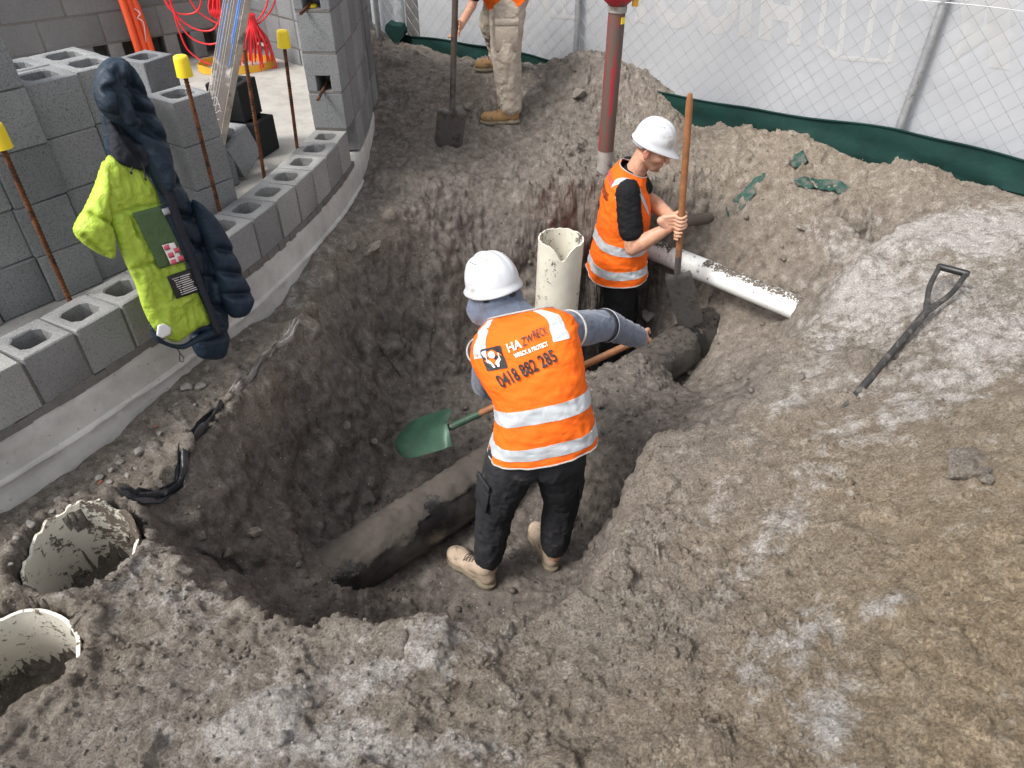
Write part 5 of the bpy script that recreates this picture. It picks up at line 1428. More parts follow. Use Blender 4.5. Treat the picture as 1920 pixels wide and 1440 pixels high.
mb = MB(); c = PP(317, 648, JP, JN) + JN*.05
mb.tube(catmull([c + Vector((.002, 0, .02)), c, c + jup*-.02 + JE*.003, c + jup*-.045 + JE*-.008, c + jup*-.058, c + jup*-.045 + JE*.010, c + jup*-.02 + JE*.002], 6), .0018, 6); mb.build('hem_cord', M['black_plastic'], jacket, 60)
# knitted collar and padded hood draped over the bar
puff('collar', [(186,205),(192,222),(198,262),(205,300),(228,312),(262,318),(280,300),(278,262),(255,262),(235,252),(218,232),(205,212)], .04, 'navy_knit', .02, [[(205,230),(250,300)], [(215,240),(240,262)]], R=.05, wr=.012, wf=24)
puff('hood_back', [(188,110),(218,108),(242,135),(262,175),(280,212),(296,250),(308,300),(312,345),(292,362),(268,320),(245,268),(218,240),(196,225),(176,205),(164,175),(168,135)], .058, 'navy', .035, [[(208,150),(258,182)], [(225,205),(275,215)], [(245,240),(292,262)], [(222,120),(228,190),(258,240)]], R=.055, wr=.007, seam_w=.013)
puff('hood_front', [(194,112),(174,126),(160,150),(157,178),(166,204),(188,212),(202,216),(214,232),(228,232),(224,205),(212,175),(210,140),(212,118)], .045, 'navy', .075, [[(165,165),(190,160),(210,170)], [(192,120),(188,160),(196,205)], [(178,128),(198,150)]], R=.045, wr=.008, seam_w=.012)
puff('hood_lining', [(200,180),(225,190),(250,215),(275,250),(292,300),(296,345),(280,330),(262,318),(225,310),(200,290),(192,240),(188,205)], .03, 'navy', .0, [[(205,230),(270,262)]], R=.05, wr=.008)
for (a, b, c_, d_) in ((225, 308, 223, 318), (243, 300, 250, 330)):
    q0, q1 = PP(a, b, JP, JN) + JN*.07, PP(c_, d_, JP, JN) + JN*.07
    mb = MB(); mb.tube([q0, q0.lerp(q1, .5) + JE*.004, q1], .0024, 6); mb.tube([q1, q1 + jup*-.008], .004, 8); mb.build('draw_cord', M['black_plastic'], jacket, 60)
# bar that carries the hood
rb_b = wallpt(-.425, WR-.095) + Vector((0, 0, 1.30)); rb_t = PP(212, 128, JP, JN)
e = empty('starter_bar', rb_b, 'starter bar hidden under the padded jacket that hangs from it', 'rebar', 'starter bars rising from the low wall')
mb = MB(); mb.tube([rb_b, rb_t + Vector((0, 0, -.05)), rb_t], .0095, 8); mb.build('bar', M['rust'], e, 60)
# ================================================================ people
def mat_skin():
    m, nt, b = new_mat('skin'); co = geopos(nt)
    at = nt.nodes.new('ShaderNodeAttribute'); at.attribute_name = 'tone'
    sp = nt.nodes.new('ShaderNodeSeparateColor'); nt.links.new(at.outputs['Color'], sp.inputs[0])
    n1 = noise(nt, 40, 5, .6, co); n2 = noise(nt, 400, 3, .6, co)
    c = ramp(nt, n1.outputs[0], [(.3, (.46, .235, .15)), (.7, (.60, .335, .225))]).outputs[0]
    c = mixc(nt, math_n(nt, 'MULTIPLY', sp.outputs[0], .8), c, (.60, .20, .15))             # flushed: lips, ears, knuckles
    st = ramp(nt, n2.outputs[0], [(.40, (0,)*3), (.58, (1,)*3)]).outputs[0]
    c = mixc(nt, math_n(nt, 'MULTIPLY', sp.outputs[1], math_n(nt, 'ADD', .30, math_n(nt, 'MULTIPLY', st, .35))), c, (.075, .042, .028))   # stubble, cropped hair
    c = mixc(nt, sp.outputs[2], c, (.018, .012, .010))                                        # brows, lashes
    nt.links.new(c, b.inputs['Base Color']); b.inputs['Roughness'].default_value = .5
    b.inputs['Subsurface Weight'].default_value = .12; b.inputs['Subsurface Radius'].default_value = (.012, .005, .003)
    bump(nt, b, n2.outputs[0], .12, .001)
    return m
M['skin'] = mat_skin()

class PR:
    """overlapping closed primitives, fused into one skin by voxel remeshing"""
    def __init__(s): s.mb = MB()
    def cap(s, p0, r0, p1, r1, n=18, k=6):
        p0, p1 = Vector(p0), Vector(p1); a = p1-p0; L = max(a.length, 1e-5); ax, u, v = frame(a)
        prof = [(r0*math.cos(t), -r0*math.sin(t)) for t in np.linspace(math.pi/2, 0, k, endpoint=False)] + [(r0, 0), (r1, L)] + [(r1*math.cos(t), L+r1*math.sin(t)) for t in np.linspace(0, math.pi/2, k+1)[1:]]
        prof[0] = (1e-4, -r0); prof[-1] = (1e-4, L+r1)
        s.mb.lathe(prof, p0, ax, n, cap0=True, cap1=True); return s
    def chain(s, pts, rads, n=16):
        for i in range(len(pts)-1): s.cap(pts[i], rads[i], pts[i+1], rads[i+1], n)
        return s
    def ell(s, c, rx, ry, rz, R=None, n=24):
        V = []; F = []; m = n//2
        for i in range(m+1):
            t = math.pi*i/m
            for j in range(n):
                a = 2*math.pi*j/n; q = Vector((rx*max(math.sin(t), 1e-3)*math.cos(a), ry*max(math.sin(t), 1e-3)*math.sin(a), rz*math.cos(t)))
                V.append((R @ q if R is not None else q) + Vector(c))
        for i in range(m):
            for j in range(n): F.append((i*n+j, (i+1)*n+j, (i+1)*n+(j+1) % n, i*n+(j+1) % n))
        F.append(tuple(reversed(range(n)))[::-1]); F.append(tuple(range(m*n, m*n+n))[::-1])
        s.mb.add(V, F); return s
    def fuse(s, name, vox, smooth=4, fac=.5):
        me = s.mb.mesh(name + '_src'); bm = bmesh.new(); bm.from_mesh(me); bmesh.ops.recalc_face_normals(bm, faces=bm.faces); bm.to_mesh(me); bm.free()
        o = bpy.data.objects.new('tmp', me); COL.objects.link(o)
        md = o.modifiers.new('r', 'REMESH'); md.mode = 'VOXEL'; md.voxel_size = vox; md.adaptivity = 0
        if smooth:
            ms = o.modifiers.new('s', 'SMOOTH'); ms.factor = fac; ms.iterations = smooth
        dg = bpy.context.evaluated_depsgraph_get(); dg.update()
        out = bpy.data.meshes.new_from_object(o.evaluated_get(dg)); out.name = name
        bpy.data.objects.remove(o); bpy.data.meshes.remove(me); set_smooth(out)
        return out
def vco(me):
    a = np.zeros(len(me.vertices)*3, dtype=np.float32); me.vertices.foreach_get('co', a); return a.reshape(-1, 3)
def vno(me):
    a = np.zeros(len(me.vertices)*3, dtype=np.float32); me.vertices.foreach_get('normal', a); return a.reshape(-1, 3)
def push(me, d):
    A = vco(me); A = A + vno(me)*d[:, None]; me.vertices.foreach_set('co', A.astype(np.float32).ravel()); me.update()
def folds(me, seed, amp=.006, f=10, stretch=(1, 1, 2.4), axis_amp=.5):
    A = vco(me); push(me, amp*(fbm(A*f*np.array(stretch), 3, seed, mode='r')*1.2 + axis_amp*fbm(A*f*2.3, 3, seed+3)))

def grip(pr, c, ax, w, rh=.0175, side=1, size=1.0, thumb_up=1, start=0, fl=(3.3, 3.6, 3.4, 2.9)):
    """hand closed round a handle: c point on the handle, ax handle direction (towards thumb), w unit vector handle -> wrist, side = which way the fingers wrap"""
    ax = Vector(ax).normalized(); w = Vector(w); w = (w - ax*w.dot(ax)).normalized(); t = ax.cross(w)*side
    R = rh+.0095*size
    kn = []
    for i in range(4):
        off = (.030-.021*i)*size; rr = (.0090, .0095, .0092, .0080)[i]*size; pts = []; rad = []
        arc = fl[i]; nst = 8
        for j in range(nst+1):
            a = -.55 + arc*j/nst
            # angle 0 at the wrist side, going round over t
            d = w*math.cos(a) + t*math.sin(a)
            pts.append(Vector(c) + ax*(off+.003*math.sin(j)) + d*(R+.0035*(j < 2))); rad.append(rr*(1.12 if j in (1, 3, 5) else 1.0)*(1-.18*j/nst))
        pr.chain(pts, rad, 10); kn.append(pts[0])
    # thumb from the side of the palm, closing the other way
    base = Vector(c) + ax*(.020*size) + w*(R+.030*size) - t*.012
    pts = [base, Vector(c) + ax*(.038*size) + w*(R*.75) - t*(R*.75), Vector(c) + ax*(.044*size) - t*(R*1.02) - w*.004, Vector(c) + ax*(.040*size) - t*(R*.55) - w*(R*.85)]
    pr.chain(pts, [.0135*size, .0115*size, .0105*size, .0085*size], 12)
    # palm
    for i in range(4):
        off = (.030-.021*i)*size; pr.cap(Vector(c) + ax*off + w*(R+.004) + t*.002, .0115*size, Vector(c) + ax*(off*.62) + w*(R+.062*size) - t*.002, .0145*size, 12)
    return Vector(c) + w*(R+.075*size)

def boot(parent, heel, toe, ankle, mat, name='boot', scale=1.0, laces=True):
    heel, toe, ankle = Vector(heel), Vector(toe), Vector(ankle); f = (toe-heel); L = f.length; f.normalize(); up = Vector((0, 0, 1)); s = f.cross(up).normalized(); up = s.cross(f)
    e = empty('boot_tmp', heel)
    pr = PR(); k = scale
    pr.ell(heel + f*(.045*k) + up*.055, .043*k, .038*k, .052, Matrix((f, s, up)).transposed())
    pr.ell(heel + f*(L*.48) + up*.045, .085*k, .041*k, .042, Matrix((f, s, up)).transposed())
    pr.ell(toe - f*(.070*k) + up*.043, .070*k, .048*k, .042, Matrix((f, s, up)).transposed())
    pr.cap(heel + f*(L*.42) + up*.072, .038*k, heel + f*(L*.20) + up*.11, .045*k)
    pr.cap(heel + f*(.05*k) + up*.08, .042*k, ankle + up*.055, .050*k)
    me = pr.fuse('boot_upper', .0055, 6); A = vco(me); A[:, 2] = np.maximum(A[:, 2], min(heel.z, toe.z)+.010); me.vertices.foreach_set('co', A.ravel()); me.update()
    up_o = link_obj('boot', me, M[mat], parent)
    pr = PR()
    pr.ell(heel + f*(.048*k) + up*.012, .052*k, .043*k, .024, Matrix((f, s, up)).transposed()); pr.ell(heel + f*(L*.45) + up*.012, .09*k, .040*k, .022, Matrix((f, s, up)).transposed()); pr.ell(toe - f*(.072*k) + up*.013, .077*k, .0525*k, .025, Matrix((f, s, up)).transposed())
    me = pr.fuse('sole', .0055, 3); A = vco(me); zb = min(heel.z, toe.z); A[:, 2] = np.clip(A[:, 2], zb-.002, zb+.030); me.vertices.foreach_set('co', A.ravel()); me.update()
    so = link_obj('sole', me, M['sole'], up_o); so.matrix_parent_inverse = Matrix()
    so.parent = up_o
    so.matrix_parent_inverse = (Matrix.Translation(parent.location) if parent.type == 'EMPTY' else Matrix()) @ Matrix.Translation(-parent.location) if parent.type == 'EMPTY' else Matrix()
    if laces:
        mb = MB()
        for i in range(4):
            c = heel + f*(L*(.58-.065*i)) + up*(.094+.013*i); mb.tube(catmull([c - s*.026 + up*-.012, c + up*.006, c + s*.026 + up*-.012], 4), .0025, 6)
        mb.tube(catmull([c + up*.008, c - s*.03 + f*.02 + up*.005, c - s*.04 + f*.035 - up*.015], 4), .002, 6); mb.tube(catmull([c + up*.008, c + s*.03 + f*.02 + up*.005, c + s*.035 + f*.03 - up*.015], 4), .002, 6)
        lo = mb.build('lace', M['wood_dusty'], parent, 60)
    bpy.data.objects.remove(e)
    return up_o

def helmet(parent, c, up, fwd, scale=1.0, band='hard_grey', peak=.055):
    """hard hat: domed shell with crest ribs, rim, peak; c = centre of the rim plane"""
    up = Vector(up).normalized(); fwd = Vector(fwd); fwd = (fwd-up*fwd.dot(up)).normalized(); lat = up.cross(fwd).normalized(); c = Vector(c)
    A_, B_, Hh = .119*scale, .101*scale, .118*scale; n = 96; m = 40; V = []; F = []
    def shell(th, a, off):
        # th 0 crown..pi/2 rim
        ca, sa = math.cos(a), math.sin(a); st = math.sin(th)**.86; ct = math.cos(th)**.92 if math.cos(th) > 0 else 0
        x, y, z = A_*st*ca, B_*st*sa, Hh*ct
        rib = .0055*math.exp(-((y/(.016*scale))**2)**1.5)*sstep(.0, .25, ct)*sstep(1.0, .35, abs(ca)*st) + .003*(math.exp(-(((abs(y)-.042*scale)/(.012*scale))**2)**2))*sstep(.15, .5, ct)
        side = -.0035*math.exp(-((abs(sa)-1)/.16)**2)*math.exp(-((ct-.42)/.16)**2)
        rl = 1 + (off + rib + side)/max(.02, math.sqrt(x*x+y*y+z*z))
        return x*rl, y*rl, z*rl
    rows = []
    for sidek, off in ((0, 0.), (1, -.0035)):
        for i in range(m+1):
            th = math.pi/2*i/m
            for j in range(n):
                a = 2*math.pi*j/n; x, y, z = shell(max(th, .01), a, off); V.append(c + fwd*x + lat*y + up*z)
        # rim flare and peak
        for q, (dr, dz) in enumerate(((.002, -.006), (.005, -.012), (.008, -.017), (.008, -.020))):
            for j in range(n):
                a = 2*math.pi*j/n; ca, sa = math.cos(a), math.sin(a); x, y, z = A_*ca, B_*sa, 0
                fr = max(0, ca)**3; pk = peak*scale*fr*(q+1)/4; rear = max(0, -ca)**2
                rad = Vector((ca, sa)); x += ca*(dr) + pk; y += sa*dr*(1-.2*fr); z += dz - .022*fr*(q+1)/4 + .002*rear + off*.6
                drop = -.012*(1-fr)*(q >= 0)*(.5+.5*abs(sa)) * (q+1)/4
                V.append(c + fwd*(x + off*ca) + lat*(y + off*sa) + up*(z + drop))
    tot = m+1+4
    for sidek in (0, 1):
        o = sidek*tot*n
        for i in range(tot-1):
            for j in range(n):
                j2_ = (j+1) % n; f = (o+i*n+j, o+(i+1)*n+j, o+(i+1)*n+j2_, o+i*n+j2_); F.append(f if sidek == 0 else f[::-1])
    for j in range(n):
        j2_ = (j+1) % n; a = (tot-1)*n; F.append((a+j, tot*n+a+j, tot*n+a+j2_, a+j2_))
    mb = MB(); mb.add(V, F); h = mb.build('helmet', M['hard_white'], parent, 60)
    hp = Matrix()
    def sub(mbx, nm, mt):
        o = mbx.build(nm, M[mt], None, 60); o.parent = h; o.matrix_parent_inverse = Matrix.Translation(-parent.location) @ Matrix() if False else h.matrix_parent_inverse.copy() @ Matrix() if False else Matrix(); return o
    # vents: short slots either side of the crest
    for sgn in (-1, 1):
        for i in range(3):
            th, a = .62+.02*i, sgn*(1.25+.24*i); x, y, z = shell(th, a, .0006); q = c + fwd*x + lat*y + up*z
            mbv = MB(); mbv.box(q, (.010, .004, .004), Matrix((fwd, lat, up)).transposed()); sub(mbv, 'vent', 'hard_grey')
    mbr = MB(); pts = []
    for a in np.linspace(math.pi*.62, math.pi*1.38, 24): pts.append(c + fwd*(A_*.93*math.cos(a)) + lat*(B_*.93*math.sin(a)) + up*(-.030))
    V = []; F = []
    for q in pts:
        r_ = (q-c); r_ = (r_-up*r_.dot(up)).normalized()
        V += [q+up*.018, q+up*.018-r_*.004, q-up*.018-r_*.004, q-up*.018]
    for i in range(len(pts)-1):
        for k in range(4): F.append((i*4+k, (i+1)*4+k, (i+1)*4+(k+1) % 4, i*4+(k+1) % 4))
    mbr.add(V, F); sub(mbr, 'head_band', band)
    mbk = MB(); q = c - fwd*(A_*.95) - up*.032; mbk.lathe([(.001, .012), (.010, .012), (.012, .008), (.012, -.006)], q, -fwd, 16); sub(mbk, 'adjuster_knob', 'black_plastic')
    return h

class Vest:
    """tabard lofted through rings: each ring (centre, lateral half-width vector, back half-depth vector)"""
    def __init__(s, rings, n=2.6):
        s.R = [(Vector(c), Vector(a), Vector(b)) for c, a, b in rings]; s.n = n
        s.C = [catmull([r[i] for r in s.R], 16) for i in range(3)]
    def ring(s, v):
        t = max(0, min(v, 1))*(len(s.C[0])-1); i = min(int(t), len(s.C[0])-2); f = t-i
        return [X[i].lerp(X[i+1], f) for X in s.C]
    def pt(s, ang, v, off=0.):
        c, a, b = s.ring(v); ca, sa = math.cos(ang), math.sin(ang); e = 2/s.n
        x = math.copysign(abs(ca)**e, ca); y = math.copysign(abs(sa)**e, sa)
        q = c + a*x + b*y
        if off:
            d = a.normalized()*(x*b.length) + b.normalized()*(y*a.length); q = q + d.normalized()*off
        return q
    def back(s, x, v, off=0.):
        x = max(-.985, min(.985, x)); y = (1-abs(x)**s.n)**(1/s.n); e = s.n/2
        ang = math.atan2(y**e, math.copysign(abs(x)**e, x)); return s.pt(ang, v, off)
    def wr(s, q): return 0
    def shell(s, name, mat, parent, v0, v1, off, th=.003, nu=150, nv=110, seed=1, amp=.006, hem=.0, a0=0, a1=2*math.pi, wob=None):
        closed = abs(a1-a0-2*math.pi) < 1e-6; V = []; N_ = []
        us = np.linspace(a0, a1, nu, endpoint=not closed)
        for j in range(nv):
            v = v0+(v1-v0)*j/(nv-1)
            for a in us: V.append(s.pt(a, v + (wob(a) if wob and j == 0 else 0), off))
        V = np.array(V); ctr = np.array([np.array(s.ring(v0+(v1-v0)*j/(nv-1))[0]) for j in range(nv) for a in us])
        d = V-ctr; d /= np.linalg.norm(d, axis=1, keepdims=True)
        w_ = s.wrinkle(V, seed, amp); V = V + d*w_[:, None]
        inn = V - d*th; idx = np.arange(nv*nu).reshape(nv, nu); k = nv*nu; F = []
        rng_u = range(nu) if closed else range(nu-1)
        for j in range(nv-1):
            for i in rng_u:
                i2 = (i+1) % nu; F.append((idx[j, i], idx[j, i2], idx[j+1, i2], idx[j+1, i])); F.append((k+idx[j, i], k+idx[j+1, i], k+idx[j+1, i2], k+idx[j, i2]))
        for j in (0, nv-1):
            for i in rng_u:
                i2 = (i+1) % nu; F.append((idx[j, i], idx[j, i2], k+idx[j, i2], k+idx[j, i]))
        if not closed:
            for i in (0, nu-1):
                for j in range(nv-1): F.append((idx[j, i], idx[j+1, i], k+idx[j+1, i], k+idx[j, i]))
        mb = MB(); mb.add(list(V)+list(inn), F); return mb.build(name, mat, parent, 70)
    def wrinkle(s, V, seed, amp):
        V = np.asarray(V, dtype=np.float32)
        w_ = V + .04*np.stack([fbm(V*5, 2, s.seed+7), fbm(V*5, 2, s.seed+8), fbm(V*5, 2, s.seed+9)], 1)
        return amp*(.9*fbm(w_*np.array([6, 6, 10]), 3, s.seed, mode='r') + .5*fbm(w_*np.array([12, 12, 30]), 2, s.seed+2, mode='r') + .35*fbm(w_*np.array([34, 34, 20]), 2, s.seed+3))
    seed = 90
    def on(s, pts2, off=.004):
        """lay (x, v) points on the back, following the same folds"""
        Q = [s.back(x, v, off) for x, v in pts2]; V = np.array(Q)
        B0 = np.array([np.array(s.back(x, v, 0.)) for x, v in pts2]); C = np.array([np.array(s.ring(v)[0]) for x, v in pts2]); d = B0-C; d /= np.linalg.norm(d, axis=1, keepdims=True)
        return V + d*s.wrinkle(B0, 0, s.amp)[:, None]
    amp = .006
    def strip(s, name, mat, parent, xa, xb, va, vb, off=.0045, n1=10, n2=40):
        """patch on the back between two x(v) lines: xa, xb functions of t; va..vb"""
        P = [(xa(t)+(xb(t)-xa(t))*u, va+(vb-va)*t) for t in np.linspace(0, 1, n2) for u in np.linspace(0, 1, n1)]
        V = s.on(P, off); F = [(j*n1+i, j*n1+i+1, (j+1)*n1+i+1, (j+1)*n1+i) for j in range(n2-1) for i in range(n1-1)]
        mb = MB(); mb.add(list(V), F); return mb.build(name, mat, parent, 70)
def text_mesh(body, size, shear=0., bold=0., font_res=3):
    cu = bpy.data.curves.new('t', 'FONT'); cu.body = body; cu.size = size; cu.align_x = 'CENTER'; cu.align_y = 'CENTER'; cu.shear = shear; cu.resolution_u = font_res; cu.offset = bold
    o = bpy.data.objects.new('t', cu); COL.objects.link(o); dg = bpy.context.evaluated_depsgraph_get(); dg.update()
    me = bpy.data.meshes.new_from_object(o.evaluated_get(dg)); V = vco(me)[:, :2].copy(); F = [tuple(p_.vertices) for p_ in me.polygons]
    bpy.data.objects.remove(o); bpy.data.meshes.remove(me); return V, F

def set_tone(me, fn):
    A = vco(me); T = fn(A); at = me.color_attributes.new('tone', 'FLOAT_COLOR', 'POINT')
    at.data.foreach_set('color', np.concatenate([T, np.ones((len(A), 1))], 1).astype(np.float32).ravel())

def head_prims(pr, c, up, fwd, ear=True):
    """c = centre of the head; face modelled on the +fwd side"""
    up = Vector(up).normalized(); fwd = Vector(fwd); fwd = (fwd-up*fwd.dot(up)).normalized(); lat = up.cross(fwd).normalized()
    Rm = Matrix((fwd, lat, up)).transposed(); P = lambda x, y, z: c + fwd*x + lat*y + up*z
    pr.ell(P(-.008, 0, .035), .097, .076, .080, Rm)
    pr.ell(P(.022, 0, -.018), .070, .062, .082, Rm)
    pr.ell(P(.045, 0, -.072), .042, .043, .034, Rm)                 # jaw and chin
    pr.cap(P(.078, 0, -.094), .016, P(.066, 0, -.084), .022)
    for s in (-1, 1):
        pr.cap(P(-.006, s*.052, -.050), .022, P(.050, s*.030, -.086), .020)     # jaw line
        pr.ell(P(.058, s*.040, -.022), .026, .026, .022, Rm)        # cheekbone
        pr.cap(P(.086, s*.012, .022), .010, P(.076, s*.045, .020), .010)         # brow ridge
        pr.ell(P(.082, s*.031, .003), .010, .0125, .0085, Rm)       # eye and lid
        if ear:
            pr.ell(P(-.012, s*.079, -.012), .018, .007, .030, Rm @ Matrix.Rotation(s*-.15, 3, 'Z'))
            pr.cap(P(-.020, s*.084, .010), .006, P(-.006, s*.083, .014), .006); pr.cap(P(-.026, s*.085, -.01), .0055, P(-.020, s*.084, .010), .006)
    pr.chain([P(.088, 0, .014), P(.102, 0, -.012), P(.114, 0, -.030)], [.008, .0095, .0125], 12)  # nose
    for s in (-1, 1): pr.ell(P(.101, s*.012, -.034), .011, .008, .007, Rm)
    pr.ell(P(.087, 0, -.056), .013, .024, .0065, Rm); pr.ell(P(.085, 0, -.067), .012, .021, .0068, Rm)         # lips
    pr.cap(P(.07, 0, -.06), .028, P(.06, 0, -.04), .03)
    return lambda A: (np.stack([(A-np.array(c))@np.array(fwd), (A-np.array(c))@np.array(lat), (A-np.array(c))@np.array(up)], 1))

# ---------------------------------------------------------------- digger in the hood (back to the camera)
d1 = empty('person', (.04, 2.12, 0), 'digger seen from behind in orange vest, hooded blue-grey top and white helmet', 'person')
HP = Vector((.095, 2.07, .83)); hipL, hipR = Vector((.0, 2.06, .80)), Vector((.19, 2.08, .81))
knL, knR = Vector((-.075, 2.09, .44)), Vector((.215, 2.15, .45)); anL, anR = Vector((-.105, 2.065, .09)), Vector((.195, 2.135, .09))
shL, shR = Vector((-.105, 2.32, 1.135)), Vector((.205, 2.215, 1.295)); nk = Vector((.035, 2.27, 1.29)); hd = Vector((-.065, 2.375, 1.360))
elR, wrR = Vector((.385, 2.42, 1.18)), Vector((.545, 2.575, 1.015)); elL, wrL = Vector((-.115, 2.44, .865)), Vector((-.02, 2.60, .66))
hax = (H1-S1).normalized(); gR = S1 + hax*((Vector((.575, 2.62, .97))-S1).dot(hax)); gL = S1 + hax*((Vector((.02, 2.6, .64))-S1).dot(hax))
h_up = Vector((-.20, .20, .95)).normalized(); h_fw = Vector((-.62, .74, -.30))
pr = PR(); loc1 = head_prims(pr, hd, h_up, h_fw)
pr.cap(nk, .055, hd + h_up*-.05, .055); pr.cap(HP, .11, HP.lerp(nk, .55), .115); pr.cap(HP.lerp(nk, .55), .12, nk + Vector((0, .0, -.08)), .085)
pr.cap(shL, .05, shR, .05); pr.chain([shR, elR, wrR], [.048, .040, .027]); pr.chain([shL, elL, wrL], [.048, .040, .027])
for h_, k_, a_ in ((hipL, knL, anL), (hipR, knR, anR)): pr.chain([h_, k_, a_, a_ + Vector((0, .02, -.04))], [.080, .055, .038, .035])
w1 = grip(pr, gR, hax, wrR-gR, .0165, 1, 1.0); pr.cap(w1, .022, wrR, .026)
w2 = grip(pr, gL, hax, wrL-gL, .0165, -1, 1.0); pr.cap(w2, .022, wrL, .026)
body = pr.fuse('body', .0064, 3, .4); set_tone(body, lambda A: np.zeros((len(A), 3))); link_obj('body', body, M['skin'], d1)
# trousers
pr = PR(); pr.ell(HP + Vector((0, 0, .03)), .165, .115, .13); pr.ell(HP + Vector((-.055, -.035, -.03)), .095, .095, .11); pr.ell(HP + Vector((.06, -.03, -.03)), .095, .095, .11)
pr.chain([hipL + Vector((0, 0, -.02)), knL, anL + Vector((0, 0, .11)), anL + Vector((.0, .0, .075))], [.108, .083, .070, .066])
pr.chain([hipR + Vector((0, 0, -.02)), knR, anR + Vector((0, 0, .11)), anR + Vector((0, .0, .075))], [.108, .082, .068, .064])
me = pr.fuse('trousers', .0072, 7, .5); folds(me, 301, .0075, 8, (1.5, 1.5, .8)); folds(me, 305, .0035, 18, (1.2, 1.2, 1.0))
tr1 = link_obj('trousers', me, M['charcoal_cloth'], d1)
def pocket(parent, c, out, up, wdt, hgt, mat, name='cargo_pocket'):
    out = Vector(out).normalized(); up = Vector(up).normalized(); sd_ = up.cross(out).normalized(); up = out.cross(sd_); Mx = Matrix((sd_, up, out)).transposed()
    mb = MB(); mb.box(c, (wdt, hgt, .010), Mx, bev=.004); mb.box(Vector(c) + up*(hgt*.44) + out*.006, (wdt*1.04, hgt*.22, .008), Mx, bev=.004); return mb.build(name, M[mat], parent, 60)
pocket(d1, hipL.lerp(knL, .52) + Vector((-.084, -.042, 0)), (-.86, -.5, .1), (.2, 0, 1), .10, .16, 'charcoal_cloth')
pocket(d1, hipR.lerp(knR, .50) + Vector((.084, -.02, 0)), (1, -.25, .1), (-.1, -.1, 1), .10, .16, 'charcoal_cloth')
boot(d1, Vector((-.085, 2.010, .0)), Vector((-.305, 2.205, .0)), anL + Vector((-.01, .0, -.02)), 'boot_pale', scale=1.06)
boot(d1, Vector((.197, 2.098, .0)), Vector((.105, 2.365, .0)), anR + Vector((-.005, .01, -.02)), 'boot_pale', scale=1.0, laces=False)
# hooded top: sleeves and hood
pr = PR(); pr.chain([shR + Vector((-.02, 0, 0)), elR, wrR + (wrR-elR).normalized()*.0], [.072, .062, .047]); pr.chain([shL + Vector((.02, 0, 0)), elL, wrL], [.070, .060, .047])
pr.cap(HP + Vector((0, 0, .1)), .12, nk + Vector((0, 0, -.10)), .12); pr.cap(shL + Vector((.03, 0, .0)), .066, shR + Vector((-.03, 0, 0)), .066)
Rh = Matrix((h_fw.normalized(), h_up.cross(h_fw).normalized(), h_up)).transposed()
pr.ell(hd + h_up*-.012 + h_fw*-.008, .104, .090, .105, Rh); pr.ell(nk + Vector((-.03, .01, .028)), .088, .075, .042); pr.ell(hd + h_up*-.066 + h_fw*.052, .092, .094, .078, Rh)
pr.cap(hd + h_up*-.06 - h_fw.normalized()*.02, .088, nk + Vector((.0, .0, -.035)), .098); pr.cap(hd + h_up*-.09 + h_fw.normalized()*.03, .075, nk + Vector((-.04, .04, -.04)), .085)
me = pr.fuse('hooded_top', .0066, 7, .5); folds(me, 311, .006, 9, (1.6, 1.6, 1)); folds(me, 315, .003, 26)
link_obj('hooded_top', me, M['hoodie'], d1)
ax = (wrR-elR).normalized(); mb = MB(); c = elR + (shR-elR)*.12; ax2 = (elR-shR).normalized()
mb.lathe([(.066, -.011), (.0695, -.009), (.0695, .009), (.066, .011)], c, ax2, 32); mb.build('sleeve_band', M['navy_knit'], d1, 40)
mb = MB(); mb.lathe([(.0675, .0105), (.0702, .012), (.0702, .0145), (.0675, .016)], c, ax2, 32); mb.build('sleeve_piping', M['tape'], d1, 40)
helmet(d1, hd + h_up*.046, h_up, h_fw, .97, 'black_plastic', .042)
# vest
sa = (shR-shL).normalized(); v1 = Vest([
    (Vector((.122, 2.085, .845)), Vector((.206, .030, .026)), Vector((.02, -.150, .03))),
    (Vector((.122, 2.095, .93)), Vector((.186, .020, .032)), Vector((.01, -.140, .035))),
    (Vector((.110, 2.125, 1.04)), Vector((.170, .000, .045)), Vector((.0, -.128, .050))),
    (Vector((.074, 2.175, 1.14)), Vector((.184, -.025, .066)), Vector((-.01, -.122, .060))),
    (Vector((.046, 2.225, 1.215)), Vector((.196, -.045, .085)), Vector((-.02, -.108, .066))),
    (Vector((.038, 2.265, 1.275)), Vector((.176, -.055, .085)), Vector((-.022, -.082, .062))),
    (Vector((.030, 2.285, 1.325)), Vector((.105, -.035, .048)), Vector((-.03, -.078, .050)))], 2.7)
v1.seed = 91; v1.amp = .0105
ve1 = v1.shell('vest', M['orange'], d1, 0, 1, 0.006, .003, 150, 110, 1, v1.amp, wob=lambda a: .018*math.sin(a*2+.5))
def sub_parent(o, p): 
    o.parent = p; o.matrix_parent_inverse = Matrix(); return o
def vsub(o, ve):
    # sub-part: same space as the vest mesh
    o.parent = ve; o.matrix_parent_inverse = Matrix(); return o
def band(v, name, va, vb, ve, tilt=0., off=.0085):
    return vsub(v.shell(name, M['tape'], None, va, vb, off, .0015, 170, 8, 1, v.amp), ve)
band(v1, 'reflective_tape', .075, .155, ve1); band(v1, 'reflective_tape', .275, .350, ve1)
for s_, xo, xi in ((1, .86, .60), (-1, .88, .60)):
    vsub(v1.strip('shoulder_tape', M['tape'], None, lambda t, s_=s_, xi=xi: s_*(xi - .02*t), lambda t, s_=s_, xo=xo: s_*(xo - .05*t), .66, .965, .0085), ve1)
